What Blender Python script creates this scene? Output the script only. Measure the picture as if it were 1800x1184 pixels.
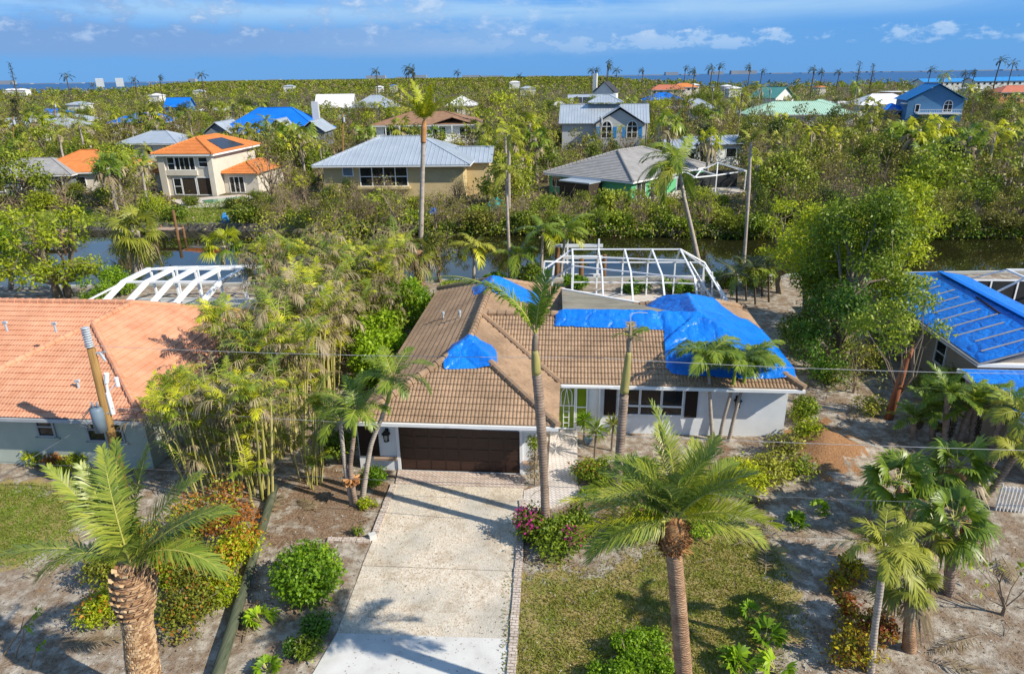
import bpy, bmesh, math, random
import numpy as np
from mathutils import Vector, Matrix, noise as mnoise

# ------------------------------------------------------------------ scene, camera, light
for o in list(bpy.data.objects): bpy.data.objects.remove(o)
SC = bpy.context.scene
COL = SC.collection
rnd = random.Random(11)
rng = np.random.default_rng(11)
PI = math.pi
FPX = 1200.0                                   # focal length in photo pixels (24 mm on 36 mm)
PITCH = math.atan(457.5 / FPX)
ROLL = math.radians(0.8)
CAMH = 14.8
SUN_AZ = (0.905, -0.424)                       # horizontal direction towards the sun
SUN_EL = math.radians(37)

cam = bpy.data.cameras.new('camera')
camo = bpy.data.objects.new('camera', cam); COL.objects.link(camo)
cam.lens = 24; cam.sensor_width = 36; cam.clip_start = 0.5; cam.clip_end = 80000
fw = Vector((0, math.cos(PITCH), -math.sin(PITCH))); up0 = Vector((0, math.sin(PITCH), math.cos(PITCH))); rt0 = Vector((1, 0, 0))
ix = rt0 * math.cos(ROLL) - up0 * math.sin(ROLL); iy = rt0 * math.sin(ROLL) + up0 * math.cos(ROLL)
m = Matrix((ix, iy, -fw)).transposed().to_4x4(); m.translation = Vector((0, 0, CAMH))
camo.matrix_world = m
SC.camera = camo

def ray(px, py):
    x = (px - 900) / FPX; y = (592 - py) / FPX
    a = x * math.cos(ROLL) + y * math.sin(ROLL); b = -x * math.sin(ROLL) + y * math.cos(ROLL)
    return (a, math.cos(PITCH) + b * math.sin(PITCH), -math.sin(PITCH) + b * math.cos(PITCH))
def G(px, py, z=0.0):                          # a photo pixel on the level z
    d = ray(px, py); t = (z - CAMH) / d[2]
    return (d[0] * t, d[1] * t)
def AT(px, py, Y):                             # a photo pixel at the distance Y
    d = ray(px, py); t = Y / d[1]
    return Vector((d[0] * t, Y, CAMH + d[2] * t))
def PX(x, y, z):
    z = z - CAMH
    c = y * math.cos(PITCH) - z * math.sin(PITCH); u = y * math.sin(PITCH) + z * math.cos(PITCH)
    a = x * math.cos(ROLL) - u * math.sin(ROLL); b = x * math.sin(ROLL) + u * math.cos(ROLL)
    return 900 + FPX * a / c, 592 - FPX * b / c

W = bpy.data.worlds.new('World'); SC.world = W; W.use_nodes = True
wn, wl = W.node_tree.nodes, W.node_tree.links
bg = wn['Background']; bg.inputs['Strength'].default_value = 0.060
sky = wn.new('ShaderNodeTexSky'); sky.sky_type = 'NISHITA'; sky.sun_disc = False
sky.sun_elevation = SUN_EL; sky.sun_rotation = math.atan2(SUN_AZ[0], SUN_AZ[1])
sky.air_density = 1.0; sky.dust_density = 0.15; sky.ozone_density = 3.5
def wmath(op, a, b=None, clamp=False):
    n = wn.new('ShaderNodeMath'); n.operation = op; n.use_clamp = clamp
    for i, v in enumerate((a, b)):
        if v is None: continue
        if isinstance(v, (int, float)): n.inputs[i].default_value = v
        else: wl.new(v, n.inputs[i])
    return n.outputs[0]
def wrange(v, a, b, c=0.0, d=1.0):
    n = wn.new('ShaderNodeMapRange'); n.interpolation_type = 'SMOOTHSTEP'
    wl.new(v, n.inputs[0])
    for i, k in zip((1, 2, 3, 4), (a, b, c, d)): n.inputs[i].default_value = k
    return n.outputs[0]
tc = wn.new('ShaderNodeTexCoord'); sx = wn.new('ShaderNodeSeparateXYZ'); wl.new(tc.outputs['Generated'], sx.inputs[0])
el = wmath('ARCSINE', sx.outputs[2]); az = wmath('ARCTAN2', sx.outputs[0], sx.outputs[1])
def wvec(x, y, z=0.0):
    n = wn.new('ShaderNodeCombineXYZ')
    for i, v in enumerate((x, y, z)):
        if isinstance(v, (int, float)): n.inputs[i].default_value = v
        else: wl.new(v, n.inputs[i])
    return n.outputs[0]
def wnoise(vec, sc, det=7, rough=0.55, dist=0.0):
    n = wn.new('ShaderNodeTexNoise'); wl.new(vec, n.inputs['Vector'])
    n.inputs['Scale'].default_value = sc; n.inputs['Detail'].default_value = det; n.inputs['Roughness'].default_value = rough; n.inputs['Distortion'].default_value = dist
    return n.outputs[0]
def wmix(f, a, b, mode='MIX'):
    n = wn.new('ShaderNodeMix'); n.data_type = 'RGBA'; n.blend_type = mode
    if isinstance(f, (int, float)): n.inputs[0].default_value = f
    else: wl.new(f, n.inputs[0])
    for i, v in ((6, a), (7, b)):
        if isinstance(v, tuple): n.inputs[i].default_value = v + (1,)
        else: wl.new(v, n.inputs[i])
    return n.outputs[2]
deep = wmix(1.0, sky.outputs[0], (0.46, 0.76, 1.12), 'MULTIPLY')
deep = wmix(wrange(el, 0.02, 0.3, 0.82, 0.6), deep, wmix(wrange(el, 0.03, 0.12), (1.7, 5.0, 11.0), (1.5, 5.4, 13.0)))
deep = wmix(wrange(el, 0.13, 0.55, 0.0, 1.0), deep, wmix(1.0, deep, (0.42, 0.52, 0.66), 'MULTIPLY'))  # sky above the view darkened on purpose, to lower ambient fill and deepen shade
cir = wnoise(wvec(wmath('MULTIPLY', az, 1.6), wmath('MULTIPLY', el, 13.0), 3.1), 1.6, 8, 0.55, 0.4)
cirm = wmath('MULTIPLY', wrange(cir, 0.34, 0.66), wrange(el, 0.052, 0.085))
c1 = wmix(wmath('MULTIPLY', cirm, 0.52), deep, (7.6, 10.6, 12.6))
cn = wnoise(wvec(az, wmath('MULTIPLY', el, 1.9), 0.7), 24, 9, 0.62)
cn2 = wnoise(wvec(az, wmath('MULTIPLY', el, 1.2), 5.7), 3.2, 3, 0.5)
band = wmath('MULTIPLY', wrange(el, 0.022, 0.034), wrange(el, 0.070, 0.044))
ctop = wmath('ADD', wmath('MULTIPLY', band, 0.32), wmath('ADD', cn, wmath('MULTIPLY', cn2, 0.35)))
cum = wmath('MULTIPLY', wmath('ADD', wrange(ctop, 0.93, 1.05), wmath('MULTIPLY', wrange(az, 0.45, -0.3), wmath('MULTIPLY', wrange(ctop, 0.58, 0.84), 1.0)), True), wrange(el, 0.016, 0.040))
side = wrange(az, -0.5, 0.35)
cumc = wmix(side, (2.9, 4.9, 8.8), (5.6, 8.2, 11.8))
lit = wmix(wmath('MULTIPLY', wrange(cn, 0.50, 0.72), wrange(el, 0.036, 0.058)), cumc, (8.8, 10.3, 12.2))
c2 = wmix(wmath('MULTIPLY', cum, 0.72), c1, lit)
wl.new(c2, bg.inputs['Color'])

sun = bpy.data.lights.new('sun', 'SUN'); suno = bpy.data.objects.new('sun', sun); COL.objects.link(suno)
sun.energy = 5.0; sun.angle = math.radians(0.5); sun.color = (1.0, 0.92, 0.78)
sd = Vector((SUN_AZ[0] * math.cos(SUN_EL), SUN_AZ[1] * math.cos(SUN_EL), math.sin(SUN_EL)))
suno.rotation_euler = sd.to_track_quat('Z', 'Y').to_euler()
SC.view_settings.view_transform = 'Standard'; SC.view_settings.look = 'None'; SC.view_settings.exposure = 0.38; SC.view_settings.gamma = 1
SC.cycles.max_bounces = 5; SC.cycles.diffuse_bounces = 2; SC.cycles.glossy_bounces = 3; SC.cycles.transmission_bounces = 3; SC.cycles.transparent_max_bounces = 6
SC.cycles.use_denoising = True

# ------------------------------------------------------------------ materials
def newmat(name):
    mt = bpy.data.materials.new(name); mt.use_nodes = True
    return mt, mt.node_tree.nodes, mt.node_tree.links, mt.node_tree.nodes['Principled BSDF']
def ramp(nodes, cols, pos=None):
    r = nodes.new('ShaderNodeValToRGB'); e = r.color_ramp.elements
    while len(e) < len(cols): e.new(0.5)
    for i, c in enumerate(cols):
        e[i].position = pos[i] if pos else i / max(1, len(cols) - 1); e[i].color = tuple(c) + (1,)
    return r
def noisemat(name, cols, scale=4, rough=0.8, bump=0.0, stretch=(1, 1, 1), detail=7, metal=0, spec=0.25, bscale=None, pos=None, island=0.0, coat=0.0, dist=0.02, macro=0.0):
    mt, n, l, b = newmat(name)
    t = n.new('ShaderNodeTexCoord'); mp = n.new('ShaderNodeMapping'); mp.inputs['Scale'].default_value = stretch
    l.new(t.outputs['Object'], mp.inputs[0])
    nz = n.new('ShaderNodeTexNoise'); nz.inputs['Scale'].default_value = scale; nz.inputs['Detail'].default_value = detail; nz.inputs['Roughness'].default_value = 0.62
    l.new(mp.outputs[0], nz.inputs['Vector'])
    f = nz.outputs[0]
    if island:
        g = n.new('ShaderNodeNewGeometry'); mx = n.new('ShaderNodeMix'); mx.inputs[0].default_value = island
        l.new(f, mx.inputs[2]); l.new(g.outputs['Random Per Island'], mx.inputs[3]); f = mx.outputs[0]
    r = ramp(n, cols, pos or [0.28 + 0.44 * i / max(1, len(cols) - 1) for i in range(len(cols))]); l.new(f, r.inputs[0])
    co = r.outputs[0]
    if macro:
        n3 = n.new('ShaderNodeTexNoise'); n3.inputs['Scale'].default_value = 0.55; n3.inputs['Detail'].default_value = 8; n3.inputs['Roughness'].default_value = 0.7; l.new(t.outputs['Object'], n3.inputs['Vector'])
        r3 = ramp(n, [(1 - macro,) * 3, (1, 1, 1)], [0.36, 0.58]); l.new(n3.outputs[0], r3.inputs[0]); m3 = n.new('ShaderNodeMix'); m3.data_type = 'RGBA'; m3.blend_type = 'MULTIPLY'; m3.inputs[0].default_value = 1; l.new(co, m3.inputs[6]); l.new(r3.outputs[0], m3.inputs[7]); co = m3.outputs[2]
    l.new(co, b.inputs['Base Color'])
    b.inputs['Roughness'].default_value = rough; b.inputs['Metallic'].default_value = metal; b.inputs['Specular IOR Level'].default_value = spec
    if bump:
        bp = n.new('ShaderNodeBump'); bp.inputs['Strength'].default_value = bump; bp.inputs['Distance'].default_value = dist
        if bscale:
            n2 = n.new('ShaderNodeTexNoise'); n2.inputs['Scale'].default_value = bscale; n2.inputs['Detail'].default_value = 5; l.new(mp.outputs[0], n2.inputs['Vector']); l.new(n2.outputs[0], bp.inputs['Height'])
        else: l.new(nz.outputs[0], bp.inputs['Height'])
        l.new(bp.outputs[0], b.inputs['Normal'])
    return mt
def leafmat(name, cols, trans=(0.3, 0.4, 0.04), tf=0.22, nscale=0.35, rough=0.5, spec=0.35, obj=0.5, br=(2.0, 1.9, 0.8)):
    cols = [tuple(min(0.8, c[i] * br[i]) for i in range(3)) for c in cols]; trans = tuple(min(0.8, t * 1.15) for t in trans)
    mt, n, l, b = newmat(name)
    g = n.new('ShaderNodeNewGeometry'); oi = n.new('ShaderNodeObjectInfo')
    nz = n.new('ShaderNodeTexNoise'); nz.inputs['Scale'].default_value = nscale; nz.inputs['Detail'].default_value = 3
    l.new(g.outputs['Position'], nz.inputs['Vector'])
    def mth(op, a, k):
        q = n.new('ShaderNodeMath'); q.operation = op
        l.new(a, q.inputs[0])
        if isinstance(k, float): q.inputs[1].default_value = k
        else: l.new(k, q.inputs[1])
        return q.outputs[0]
    f = mth('ADD', mth('MULTIPLY', g.outputs['Random Per Island'], 0.45), mth('MULTIPLY', oi.outputs['Random'], obj))
    f = mth('ADD', f, mth('MULTIPLY', nz.outputs[0], 1.0)); f = mth('SUBTRACT', f, 0.5 * (0.45 + obj) + 0.0)
    r = ramp(n, cols, [0.22 + 0.56 * i / (len(cols) - 1) for i in range(len(cols))]); l.new(f, r.inputs[0])
    l.new(r.outputs[0], b.inputs['Base Color']); b.inputs['Roughness'].default_value = rough; b.inputs['Specular IOR Level'].default_value = spec
    tr = n.new('ShaderNodeBsdfTranslucent')
    mxc = n.new('ShaderNodeMix'); mxc.data_type = 'RGBA'; mxc.inputs[0].default_value = 0.5; l.new(r.outputs[0], mxc.inputs[6]); mxc.inputs[7].default_value = tuple(trans) + (1,)
    l.new(mxc.outputs[2], tr.inputs[0])
    ms = n.new('ShaderNodeMixShader'); ms.inputs[0].default_value = tf
    l.new(b.outputs[0], ms.inputs[1]); l.new(tr.outputs[0], ms.inputs[2]); l.new(ms.outputs[0], n['Material Output'].inputs[0])
    return mt
M = {}
M['white'] = noisemat('white_paint', [(0.70, 0.72, 0.74), (0.80, 0.81, 0.81)], 1.5, 0.6, 0.05, bscale=60)
M['stucco'] = noisemat('painted_block', [(0.66, 0.69, 0.72), (0.80, 0.81, 0.82)], 1.2, 0.75, 0.25, bscale=45)
M['sage'] = noisemat('sage_paint', [(0.36, 0.42, 0.37), (0.45, 0.50, 0.44)], 1.0, 0.75, 0.25, bscale=40)
M['cream'] = noisemat('cream_paint', [(0.55, 0.50, 0.42), (0.66, 0.61, 0.53)], 0.8, 0.8, 0.1)
M['tan'] = noisemat('tan_paint', [(0.50, 0.39, 0.20), (0.60, 0.48, 0.28)], 0.6, 0.8, 0.1)
M['greenwall'] = noisemat('green_paint', [(0.09, 0.36, 0.17), (0.13, 0.43, 0.21)], 0.6, 0.8)
M['greywall'] = noisemat('grey_siding', [(0.46, 0.47, 0.47), (0.54, 0.55, 0.55)], 0.6, 0.8, stretch=(1, 1, 8))
M['slatewall'] = noisemat('slate_siding', [(0.13, 0.16, 0.19), (0.18, 0.21, 0.25)], 0.6, 0.8, stretch=(1, 1, 8))
M['bluewall'] = noisemat('blue_siding', [(0.07, 0.19, 0.36), (0.10, 0.25, 0.44)], 0.5, 0.8, stretch=(1, 1, 8))
M['palewall'] = noisemat('pale_wall', [(0.62, 0.63, 0.60), (0.74, 0.74, 0.70)], 0.5, 0.8)
M['orangewall'] = noisemat('terracotta_wall', [(0.55, 0.24, 0.10), (0.65, 0.32, 0.15)], 0.4, 0.8)
M['brown'] = noisemat('brown_door', [(0.028, 0.013, 0.009), (0.050, 0.024, 0.016)], 2, 0.45, 0.15, stretch=(1, 1, 12), spec=0.4)
M['shutter'] = noisemat('dark_shutter', [(0.018, 0.010, 0.009), (0.032, 0.018, 0.014)], 3, 0.6)
M['glass'] = noisemat('dark_glass', [(0.008, 0.011, 0.014), (0.02, 0.026, 0.03)], 1.2, 0.06, spec=0.6)
M['greenglass'] = noisemat('green_room_glass', [(0.10, 0.17, 0.01), (0.22, 0.30, 0.02)], 1.6, 0.12, spec=0.5, stretch=(1, 1, 0.4))
M['screen'] = noisemat('dark_screen', [(0.035, 0.026, 0.020), (0.06, 0.045, 0.034)], 3, 0.8)
M['black'] = noisemat('black_metal', [(0.012, 0.012, 0.013), (0.03, 0.03, 0.03)], 6, 0.5)
M['tile'] = noisemat('tan_roof_tile', [(0.275, 0.172, 0.103), (0.365, 0.24, 0.15), (0.405, 0.277, 0.177), (0.325, 0.212, 0.131)], 7.0, 0.85, 0.3, bscale=40, macro=0.36, detail=9, island=0.0)
M['tileo'] = noisemat('salmon_roof_tile', [(0.56, 0.25, 0.14), (0.66, 0.32, 0.19), (0.70, 0.37, 0.23)], 1.6, 0.85, 0.2, macro=0.2, bscale=40)
M['tileor'] = noisemat('orange_roof_tile', [(0.52, 0.17, 0.05), (0.66, 0.24, 0.07)], 1.2, 0.8)
M['tileb'] = noisemat('brown_roof_shingle', [(0.22, 0.12, 0.07), (0.34, 0.20, 0.12)], 1.2, 0.85)
M['shingle'] = noisemat('grey_roof_tile', [(0.25, 0.245, 0.24), (0.36, 0.35, 0.345)], 1.0, 0.85)
M['darkroof'] = noisemat('charcoal_roof', [(0.03, 0.032, 0.036), (0.06, 0.06, 0.065)], 1.0, 0.7)
M['metalroof'] = noisemat('galvanised_roof', [(0.42, 0.47, 0.52), (0.52, 0.57, 0.62)], 0.5, 0.42, metal=0.35, spec=0.5)
M['whiteroof'] = noisemat('white_roof', [(0.70, 0.70, 0.70), (0.80, 0.80, 0.80)], 0.5, 0.6)
M['mintroof'] = noisemat('mint_metal_roof', [(0.36, 0.56, 0.43), (0.45, 0.64, 0.50)], 0.4, 0.5)
M['tealroof'] = noisemat('teal_roof', [(0.10, 0.33, 0.27), (0.14, 0.40, 0.33)], 0.4, 0.5)
M['blueroof'] = noisemat('blue_metal_roof', [(0.03, 0.22, 0.52), (0.05, 0.28, 0.62)], 0.5, 0.45)
M['redroof'] = noisemat('red_tile_roof', [(0.42, 0.13, 0.08), (0.52, 0.18, 0.11)], 0.6, 0.8)
M['flat'] = noisemat('rolled_roofing', [(0.17, 0.155, 0.115), (0.29, 0.265, 0.20), (0.36, 0.315, 0.235)], 1.6, 0.9, 0.2, macro=.3, stretch=(0.25, 4.0, 1), bscale=50)
M['tarp'] = noisemat('blue_tarpaulin', [(0.002, 0.13, 0.58), (0.004, 0.18, 0.70), (0.01, 0.23, 0.78)], 0.9, 0.33, 0.6, bscale=4.5, spec=0.5, dist=0.10)
tb_ = M['tarp'].node_tree; tn, tl = tb_.nodes, tb_.links; pb_ = tn['Principled BSDF']; old = [k for k in tn if k.type == 'BUMP'][0]; tcn = [k for k in tn if k.type == 'TEX_COORD'][0]
vz = tn.new('ShaderNodeTexVoronoi'); vz.feature = 'DISTANCE_TO_EDGE'; vz.inputs['Scale'].default_value = 1.5; nzz = tn.new('ShaderNodeTexNoise'); nzz.inputs['Scale'].default_value = 1.2; nzz.inputs['Detail'].default_value = 4
tl.new(tcn.outputs['Object'], nzz.inputs['Vector']); vm_ = tn.new('ShaderNodeMix'); vm_.data_type = 'VECTOR'; vm_.inputs[0].default_value = 0.35; tl.new(tcn.outputs['Object'], vm_.inputs[4]); tl.new(nzz.outputs[1], vm_.inputs[5]); tl.new(vm_.outputs[1], vz.inputs['Vector'])
mr_ = tn.new('ShaderNodeMapRange'); tl.new(vz.outputs['Distance'], mr_.inputs[0]); mr_.inputs[2].default_value = 0.12
bk = tn.new('ShaderNodeTexBrick'); bk.inputs['Scale'].default_value = 1.0; bk.inputs['Mortar Size'].default_value = 0.012; bk.offset = 0.0; bk.inputs['Brick Width'].default_value = 0.9; bk.inputs['Row Height'].default_value = 0.9; tl.new(tcn.outputs['Object'], bk.inputs['Vector'])
b2_ = tn.new('ShaderNodeBump'); b2_.inputs['Strength'].default_value = 0.55; b2_.inputs['Distance'].default_value = 0.05; tl.new(mr_.outputs[0], b2_.inputs['Height']); tl.new(old.outputs[0], b2_.inputs['Normal'])
b3_ = tn.new('ShaderNodeBump'); b3_.inputs['Strength'].default_value = 0.5; b3_.inputs['Distance'].default_value = 0.03; tl.new(bk.outputs['Fac'], b3_.inputs['Height']); tl.new(b2_.outputs[0], b3_.inputs['Normal']); tl.new(b3_.outputs[0], pb_.inputs['Normal'])
M['tarpfar'] = noisemat('far_blue_tarpaulin', [(0.004, 0.13, 0.56), (0.008, 0.18, 0.68)], 0.4, 0.5)
M['batten'] = noisemat('wood_batten', [(0.32, 0.30, 0.28), (0.45, 0.43, 0.40)], 2, 0.8)
M['alu'] = noisemat('white_aluminium', [(0.72, 0.75, 0.78), (0.82, 0.84, 0.86)], 1.0, 0.4, spec=0.5)
M['bronze'] = noisemat('grey_aluminium', [(0.30, 0.32, 0.34), (0.40, 0.42, 0.44)], 1.0, 0.5)
M['meshscreen'] = noisemat('charcoal_mesh', [(0.015, 0.018, 0.020), (0.03, 0.035, 0.04)], 2, 0.8)
M['polewood'] = noisemat('weathered_pole', [(0.17, 0.09, 0.025), (0.30, 0.175, 0.06), (0.36, 0.23, 0.09)], 2, 0.85, 0.5, stretch=(8, 8, 0.5))
M['logwood'] = noisemat('green_treated_pole', [(0.035, 0.045, 0.025), (0.085, 0.10, 0.06), (0.14, 0.13, 0.09)], 2, 0.85, 0.5, stretch=(8, 0.5, 8))
M['pile'] = noisemat('dock_pile_wood', [(0.14, 0.07, 0.03), (0.25, 0.14, 0.07)], 2, 0.85)
M['deckwood'] = noisemat('dock_boards', [(0.30, 0.20, 0.14), (0.42, 0.31, 0.23)], 1.5, 0.85)
M['greymetal'] = noisemat('transformer_paint', [(0.12, 0.17, 0.22), (0.18, 0.24, 0.30)], 2, 0.5, spec=0.4)
M['ceramic'] = noisemat('grey_insulator', [(0.34, 0.38, 0.42), (0.5, 0.54, 0.58)], 5, 0.35, spec=0.5)
M['wire'] = noisemat('aluminium_wire', [(0.26, 0.27, 0.29), (0.36, 0.36, 0.38)], 3, 0.5)
M['darkwire'] = noisemat('black_cable', [(0.06, 0.07, 0.08), (0.11, 0.12, 0.13)], 3, 0.5)
M['seawall'] = noisemat('concrete_seawall', [(0.34, 0.34, 0.31), (0.52, 0.51, 0.47)], 1.2, 0.85)
M['deck'] = noisemat('pale_pool_deck', [(0.48, 0.42, 0.36), (0.60, 0.54, 0.47)], 1.0, 0.85)
M['pool'] = noisemat('pool_water', [(0.10, 0.26, 0.16), (0.15, 0.33, 0.22)], 0.6, 0.1)
M['teal'] = noisemat('teal_tarpaulin', [(0.0, 0.30, 0.30), (0.02, 0.42, 0.40)], 2, 0.5)
M['solar'] = noisemat('solar_panel', [(0.012, 0.016, 0.024), (0.03, 0.035, 0.05)], 3, 0.25, spec=0.5)
M['lampglass'] = noisemat('frosted_lamp_glass', [(0.35, 0.37, 0.33), (0.5, 0.5, 0.46)], 3, 0.3)
# wood and bark
M['bark'] = noisemat('grey_bark', [(0.16, 0.12, 0.085), (0.30, 0.25, 0.19)], 3, 0.9, 0.5, stretch=(1, 1, 0.4))
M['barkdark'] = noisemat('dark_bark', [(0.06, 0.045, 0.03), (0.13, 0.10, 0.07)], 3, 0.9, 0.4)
M['barkred'] = noisemat('red_peeling_bark', [(0.20, 0.065, 0.03), (0.36, 0.14, 0.07)], 3, 0.7, 0.3, stretch=(1, 1, 0.4))
M['twig'] = noisemat('bare_twig_bark', [(0.17, 0.12, 0.08), (0.33, 0.26, 0.18)], 1.2, 0.9)
def ringmat(name, c1, c2, freq, bump=0.6, wob=1.5):
    mt, n, l, b = newmat(name)
    t = n.new('ShaderNodeTexCoord'); wv = n.new('ShaderNodeTexWave'); wv.wave_type = 'BANDS'; wv.bands_direction = 'Z'
    wv.inputs['Scale'].default_value = freq; wv.inputs['Distortion'].default_value = wob; wv.inputs['Detail'].default_value = 3
    l.new(t.outputs['Object'], wv.inputs['Vector'])
    nz = n.new('ShaderNodeTexNoise'); nz.inputs['Scale'].default_value = 3.5; nz.inputs['Detail'].default_value = 6; l.new(t.outputs['Object'], nz.inputs['Vector'])
    mx = n.new('ShaderNodeMix'); mx.inputs[0].default_value = 0.78; l.new(wv.outputs[0], mx.inputs[2]); l.new(nz.outputs[0], mx.inputs[3])
    r = ramp(n, [c1, c2], [0.3, 0.7]); l.new(mx.outputs[0], r.inputs[0]); l.new(r.outputs[0], b.inputs['Base Color']); b.inputs['Roughness'].default_value = 0.85
    bp = n.new('ShaderNodeBump'); bp.inputs['Strength'].default_value = bump; bp.inputs['Distance'].default_value = 0.02; l.new(wv.outputs[0], bp.inputs['Height']); l.new(bp.outputs[0], b.inputs['Normal'])
    return mt
M['royal'] = ringmat('ringed_grey_palm_trunk', (0.26, 0.215, 0.175), (0.47, 0.41, 0.35), 3.2, 0.4)
M['royalbrown'] = ringmat('ringed_brown_palm_trunk', (0.14, 0.095, 0.07), (0.36, 0.27, 0.205), 3.2, 0.45)
M['datetrunk'] = ringmat('scarred_date_palm_trunk', (0.20, 0.10, 0.05), (0.50, 0.31, 0.175), 6.0, 0.9, 9.0)
M['boot'] = noisemat('cut_frond_base', [(0.24, 0.13, 0.06), (0.48, 0.31, 0.16), (0.58, 0.42, 0.25)], 3, 0.85, 0.4, stretch=(1, 1, 1), island=0.5)
M['fibre'] = noisemat('orange_palm_fibre', [(0.28, 0.12, 0.04), (0.52, 0.28, 0.12)], 5, 0.9, 0.4, island=0.5)
M['shaft'] = noisemat('green_crownshaft', [(0.16, 0.22, 0.03), (0.32, 0.38, 0.06)], 2, 0.5, 0.1, stretch=(4, 4, 0.4))
M['shaftdry'] = noisemat('yellowing_crownshaft', [(0.24, 0.20, 0.09), (0.40, 0.36, 0.10)], 2, 0.6, 0.1, stretch=(4, 4, 0.4))
M['cane'] = noisemat('yellow_green_cane', [(0.20, 0.21, 0.05), (0.40, 0.37, 0.10), (0.52, 0.45, 0.18)], 1.4, 0.6, island=0.6)
M['rachis'] = noisemat('yellow_midrib', [(0.30, 0.30, 0.06), (0.44, 0.42, 0.11)], 2, 0.6)
# leaves
M['leafdeep'] = leafmat('deep_green_leaf', [(0.028, 0.065, 0.012), (0.055, 0.125, 0.018), (0.10, 0.18, 0.025)], (0.16, 0.32, 0.03))
M['leafmid'] = leafmat('mid_green_leaf', [(0.045, 0.076, 0.010), (0.09, 0.135, 0.014), (0.16, 0.20, 0.024)], (0.26, 0.36, 0.03))
M['leafolive'] = leafmat('olive_leaf', [(0.065, 0.078, 0.018), (0.12, 0.135, 0.026), (0.19, 0.20, 0.045)], (0.28, 0.30, 0.04))
M['leafyellow'] = leafmat('yellow_green_leaf', [(0.08, 0.12, 0.010), (0.17, 0.22, 0.014), (0.30, 0.33, 0.02)], (0.48, 0.52, 0.03), 0.35)
M['leafbright'] = leafmat('bright_green_leaf', [(0.05, 0.105, 0.010), (0.105, 0.185, 0.014), (0.18, 0.27, 0.024)], (0.28, 0.48, 0.03), 0.35)
M['leafrust'] = leafmat('rusty_leaf', [(0.13, 0.048, 0.014), (0.20, 0.08, 0.022), (0.26, 0.13, 0.03)], (0.42, 0.16, 0.03))
M['leafcroton'] = leafmat('croton_leaf', [(0.12, 0.025, 0.020), (0.10, 0.11, 0.015), (0.36, 0.27, 0.012)], (0.4, 0.25, 0.03), 0.3, nscale=2.5, br=(2.1, 2.1, 1.0))
M['flower'] = leafmat('magenta_bract', [(0.30, 0.012, 0.11), (0.46, 0.025, 0.20), (0.55, 0.06, 0.28)], (0.6, 0.03, 0.25), 0.35, br=(1.3, 1.3, 1.3))
M['leaftan'] = leafmat('dried_tan_leaf', [(0.17, 0.125, 0.07), (0.28, 0.22, 0.125), (0.36, 0.30, 0.18)], (0.34, 0.26, 0.13), 0.25, br=(1.2, 1.2, 1.2))
M['palmgreen'] = leafmat('palm_green_leaflet', [(0.055, 0.10, 0.016), (0.10, 0.155, 0.024), (0.16, 0.21, 0.04)], (0.28, 0.40, 0.03), 0.3, rough=0.40, spec=0.5, br=(1.95, 1.8, 0.9))
M['palmyellow'] = leafmat('palm_yellow_leaflet', [(0.12, 0.15, 0.014), (0.22, 0.25, 0.02), (0.34, 0.35, 0.04)], (0.5, 0.5, 0.04), 0.35, rough=0.45, spec=0.4)
M['palmblue'] = leafmat('palm_blue_green_leaflet', [(0.05, 0.095, 0.028), (0.10, 0.155, 0.045), (0.17, 0.215, 0.065)], (0.28, 0.40, 0.06), 0.26, rough=0.40, spec=0.5, br=(2.25, 1.85, 0.8))
M['palmolive'] = leafmat('palm_olive_leaflet', [(0.075, 0.09, 0.022), (0.13, 0.15, 0.035), (0.20, 0.21, 0.065)], (0.3, 0.32, 0.06), 0.28)
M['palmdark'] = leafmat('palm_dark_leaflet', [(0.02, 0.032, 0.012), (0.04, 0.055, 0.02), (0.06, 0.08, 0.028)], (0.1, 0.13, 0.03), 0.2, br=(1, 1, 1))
M['grass'] = leafmat('grass_blade', [(0.26, 0.19, 0.065), (0.17, 0.16, 0.03), (0.17, 0.195, 0.028)], (0.3, 0.36, 0.05), 0.25, nscale=0.9, br=(1.35, 1.3, 1))
M['grassmid'] = leafmat('mown_grass_blade', [(0.12, 0.125, 0.025), (0.12, 0.17, 0.022), (0.15, 0.23, 0.025)], (0.3, 0.42, 0.04), 0.3, nscale=0.8, br=(1.4, 1.4, 1))
FB = (1.95, 1.95, 0.85)
M['farolive'] = leafmat('far_olive_leaf', [(0.055, 0.052, 0.018), (0.11, 0.11, 0.026), (0.18, 0.17, 0.05)], (0.26, 0.26, 0.04), 0.2, nscale=0.12, br=FB, obj=.6)
M['fargreen'] = leafmat('far_green_leaf', [(0.04, 0.055, 0.010), (0.085, 0.115, 0.014), (0.16, 0.18, 0.03)], (0.24, 0.32, 0.03), 0.2, nscale=0.12, br=FB, obj=.6)
M['farlime'] = leafmat('far_yellow_green_leaf', [(0.07, 0.085, 0.010), (0.14, 0.165, 0.014), (0.24, 0.26, 0.02)], (0.38, 0.42, 0.03), 0.25, nscale=0.12, br=FB, obj=.6)
M['fardark'] = leafmat('far_dark_leaf', [(0.022, 0.034, 0.009), (0.045, 0.065, 0.013), (0.09, 0.11, 0.022)], (0.14, 0.22, 0.03), 0.2, nscale=0.12, br=FB, obj=.6)
M['grassfar'] = leafmat('lush_grass_blade', [(0.10, 0.15, 0.02), (0.14, 0.21, 0.02), (0.19, 0.27, 0.03)], (0.3, 0.45, 0.04), 0.3, br=(1.4, 1.3, 1))
M['leafsea'] = leafmat('sea_grape_leaf', [(0.06, 0.09, 0.010), (0.125, 0.165, 0.014), (0.23, 0.26, 0.02)], (0.40, 0.46, 0.03), 0.3)

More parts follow.
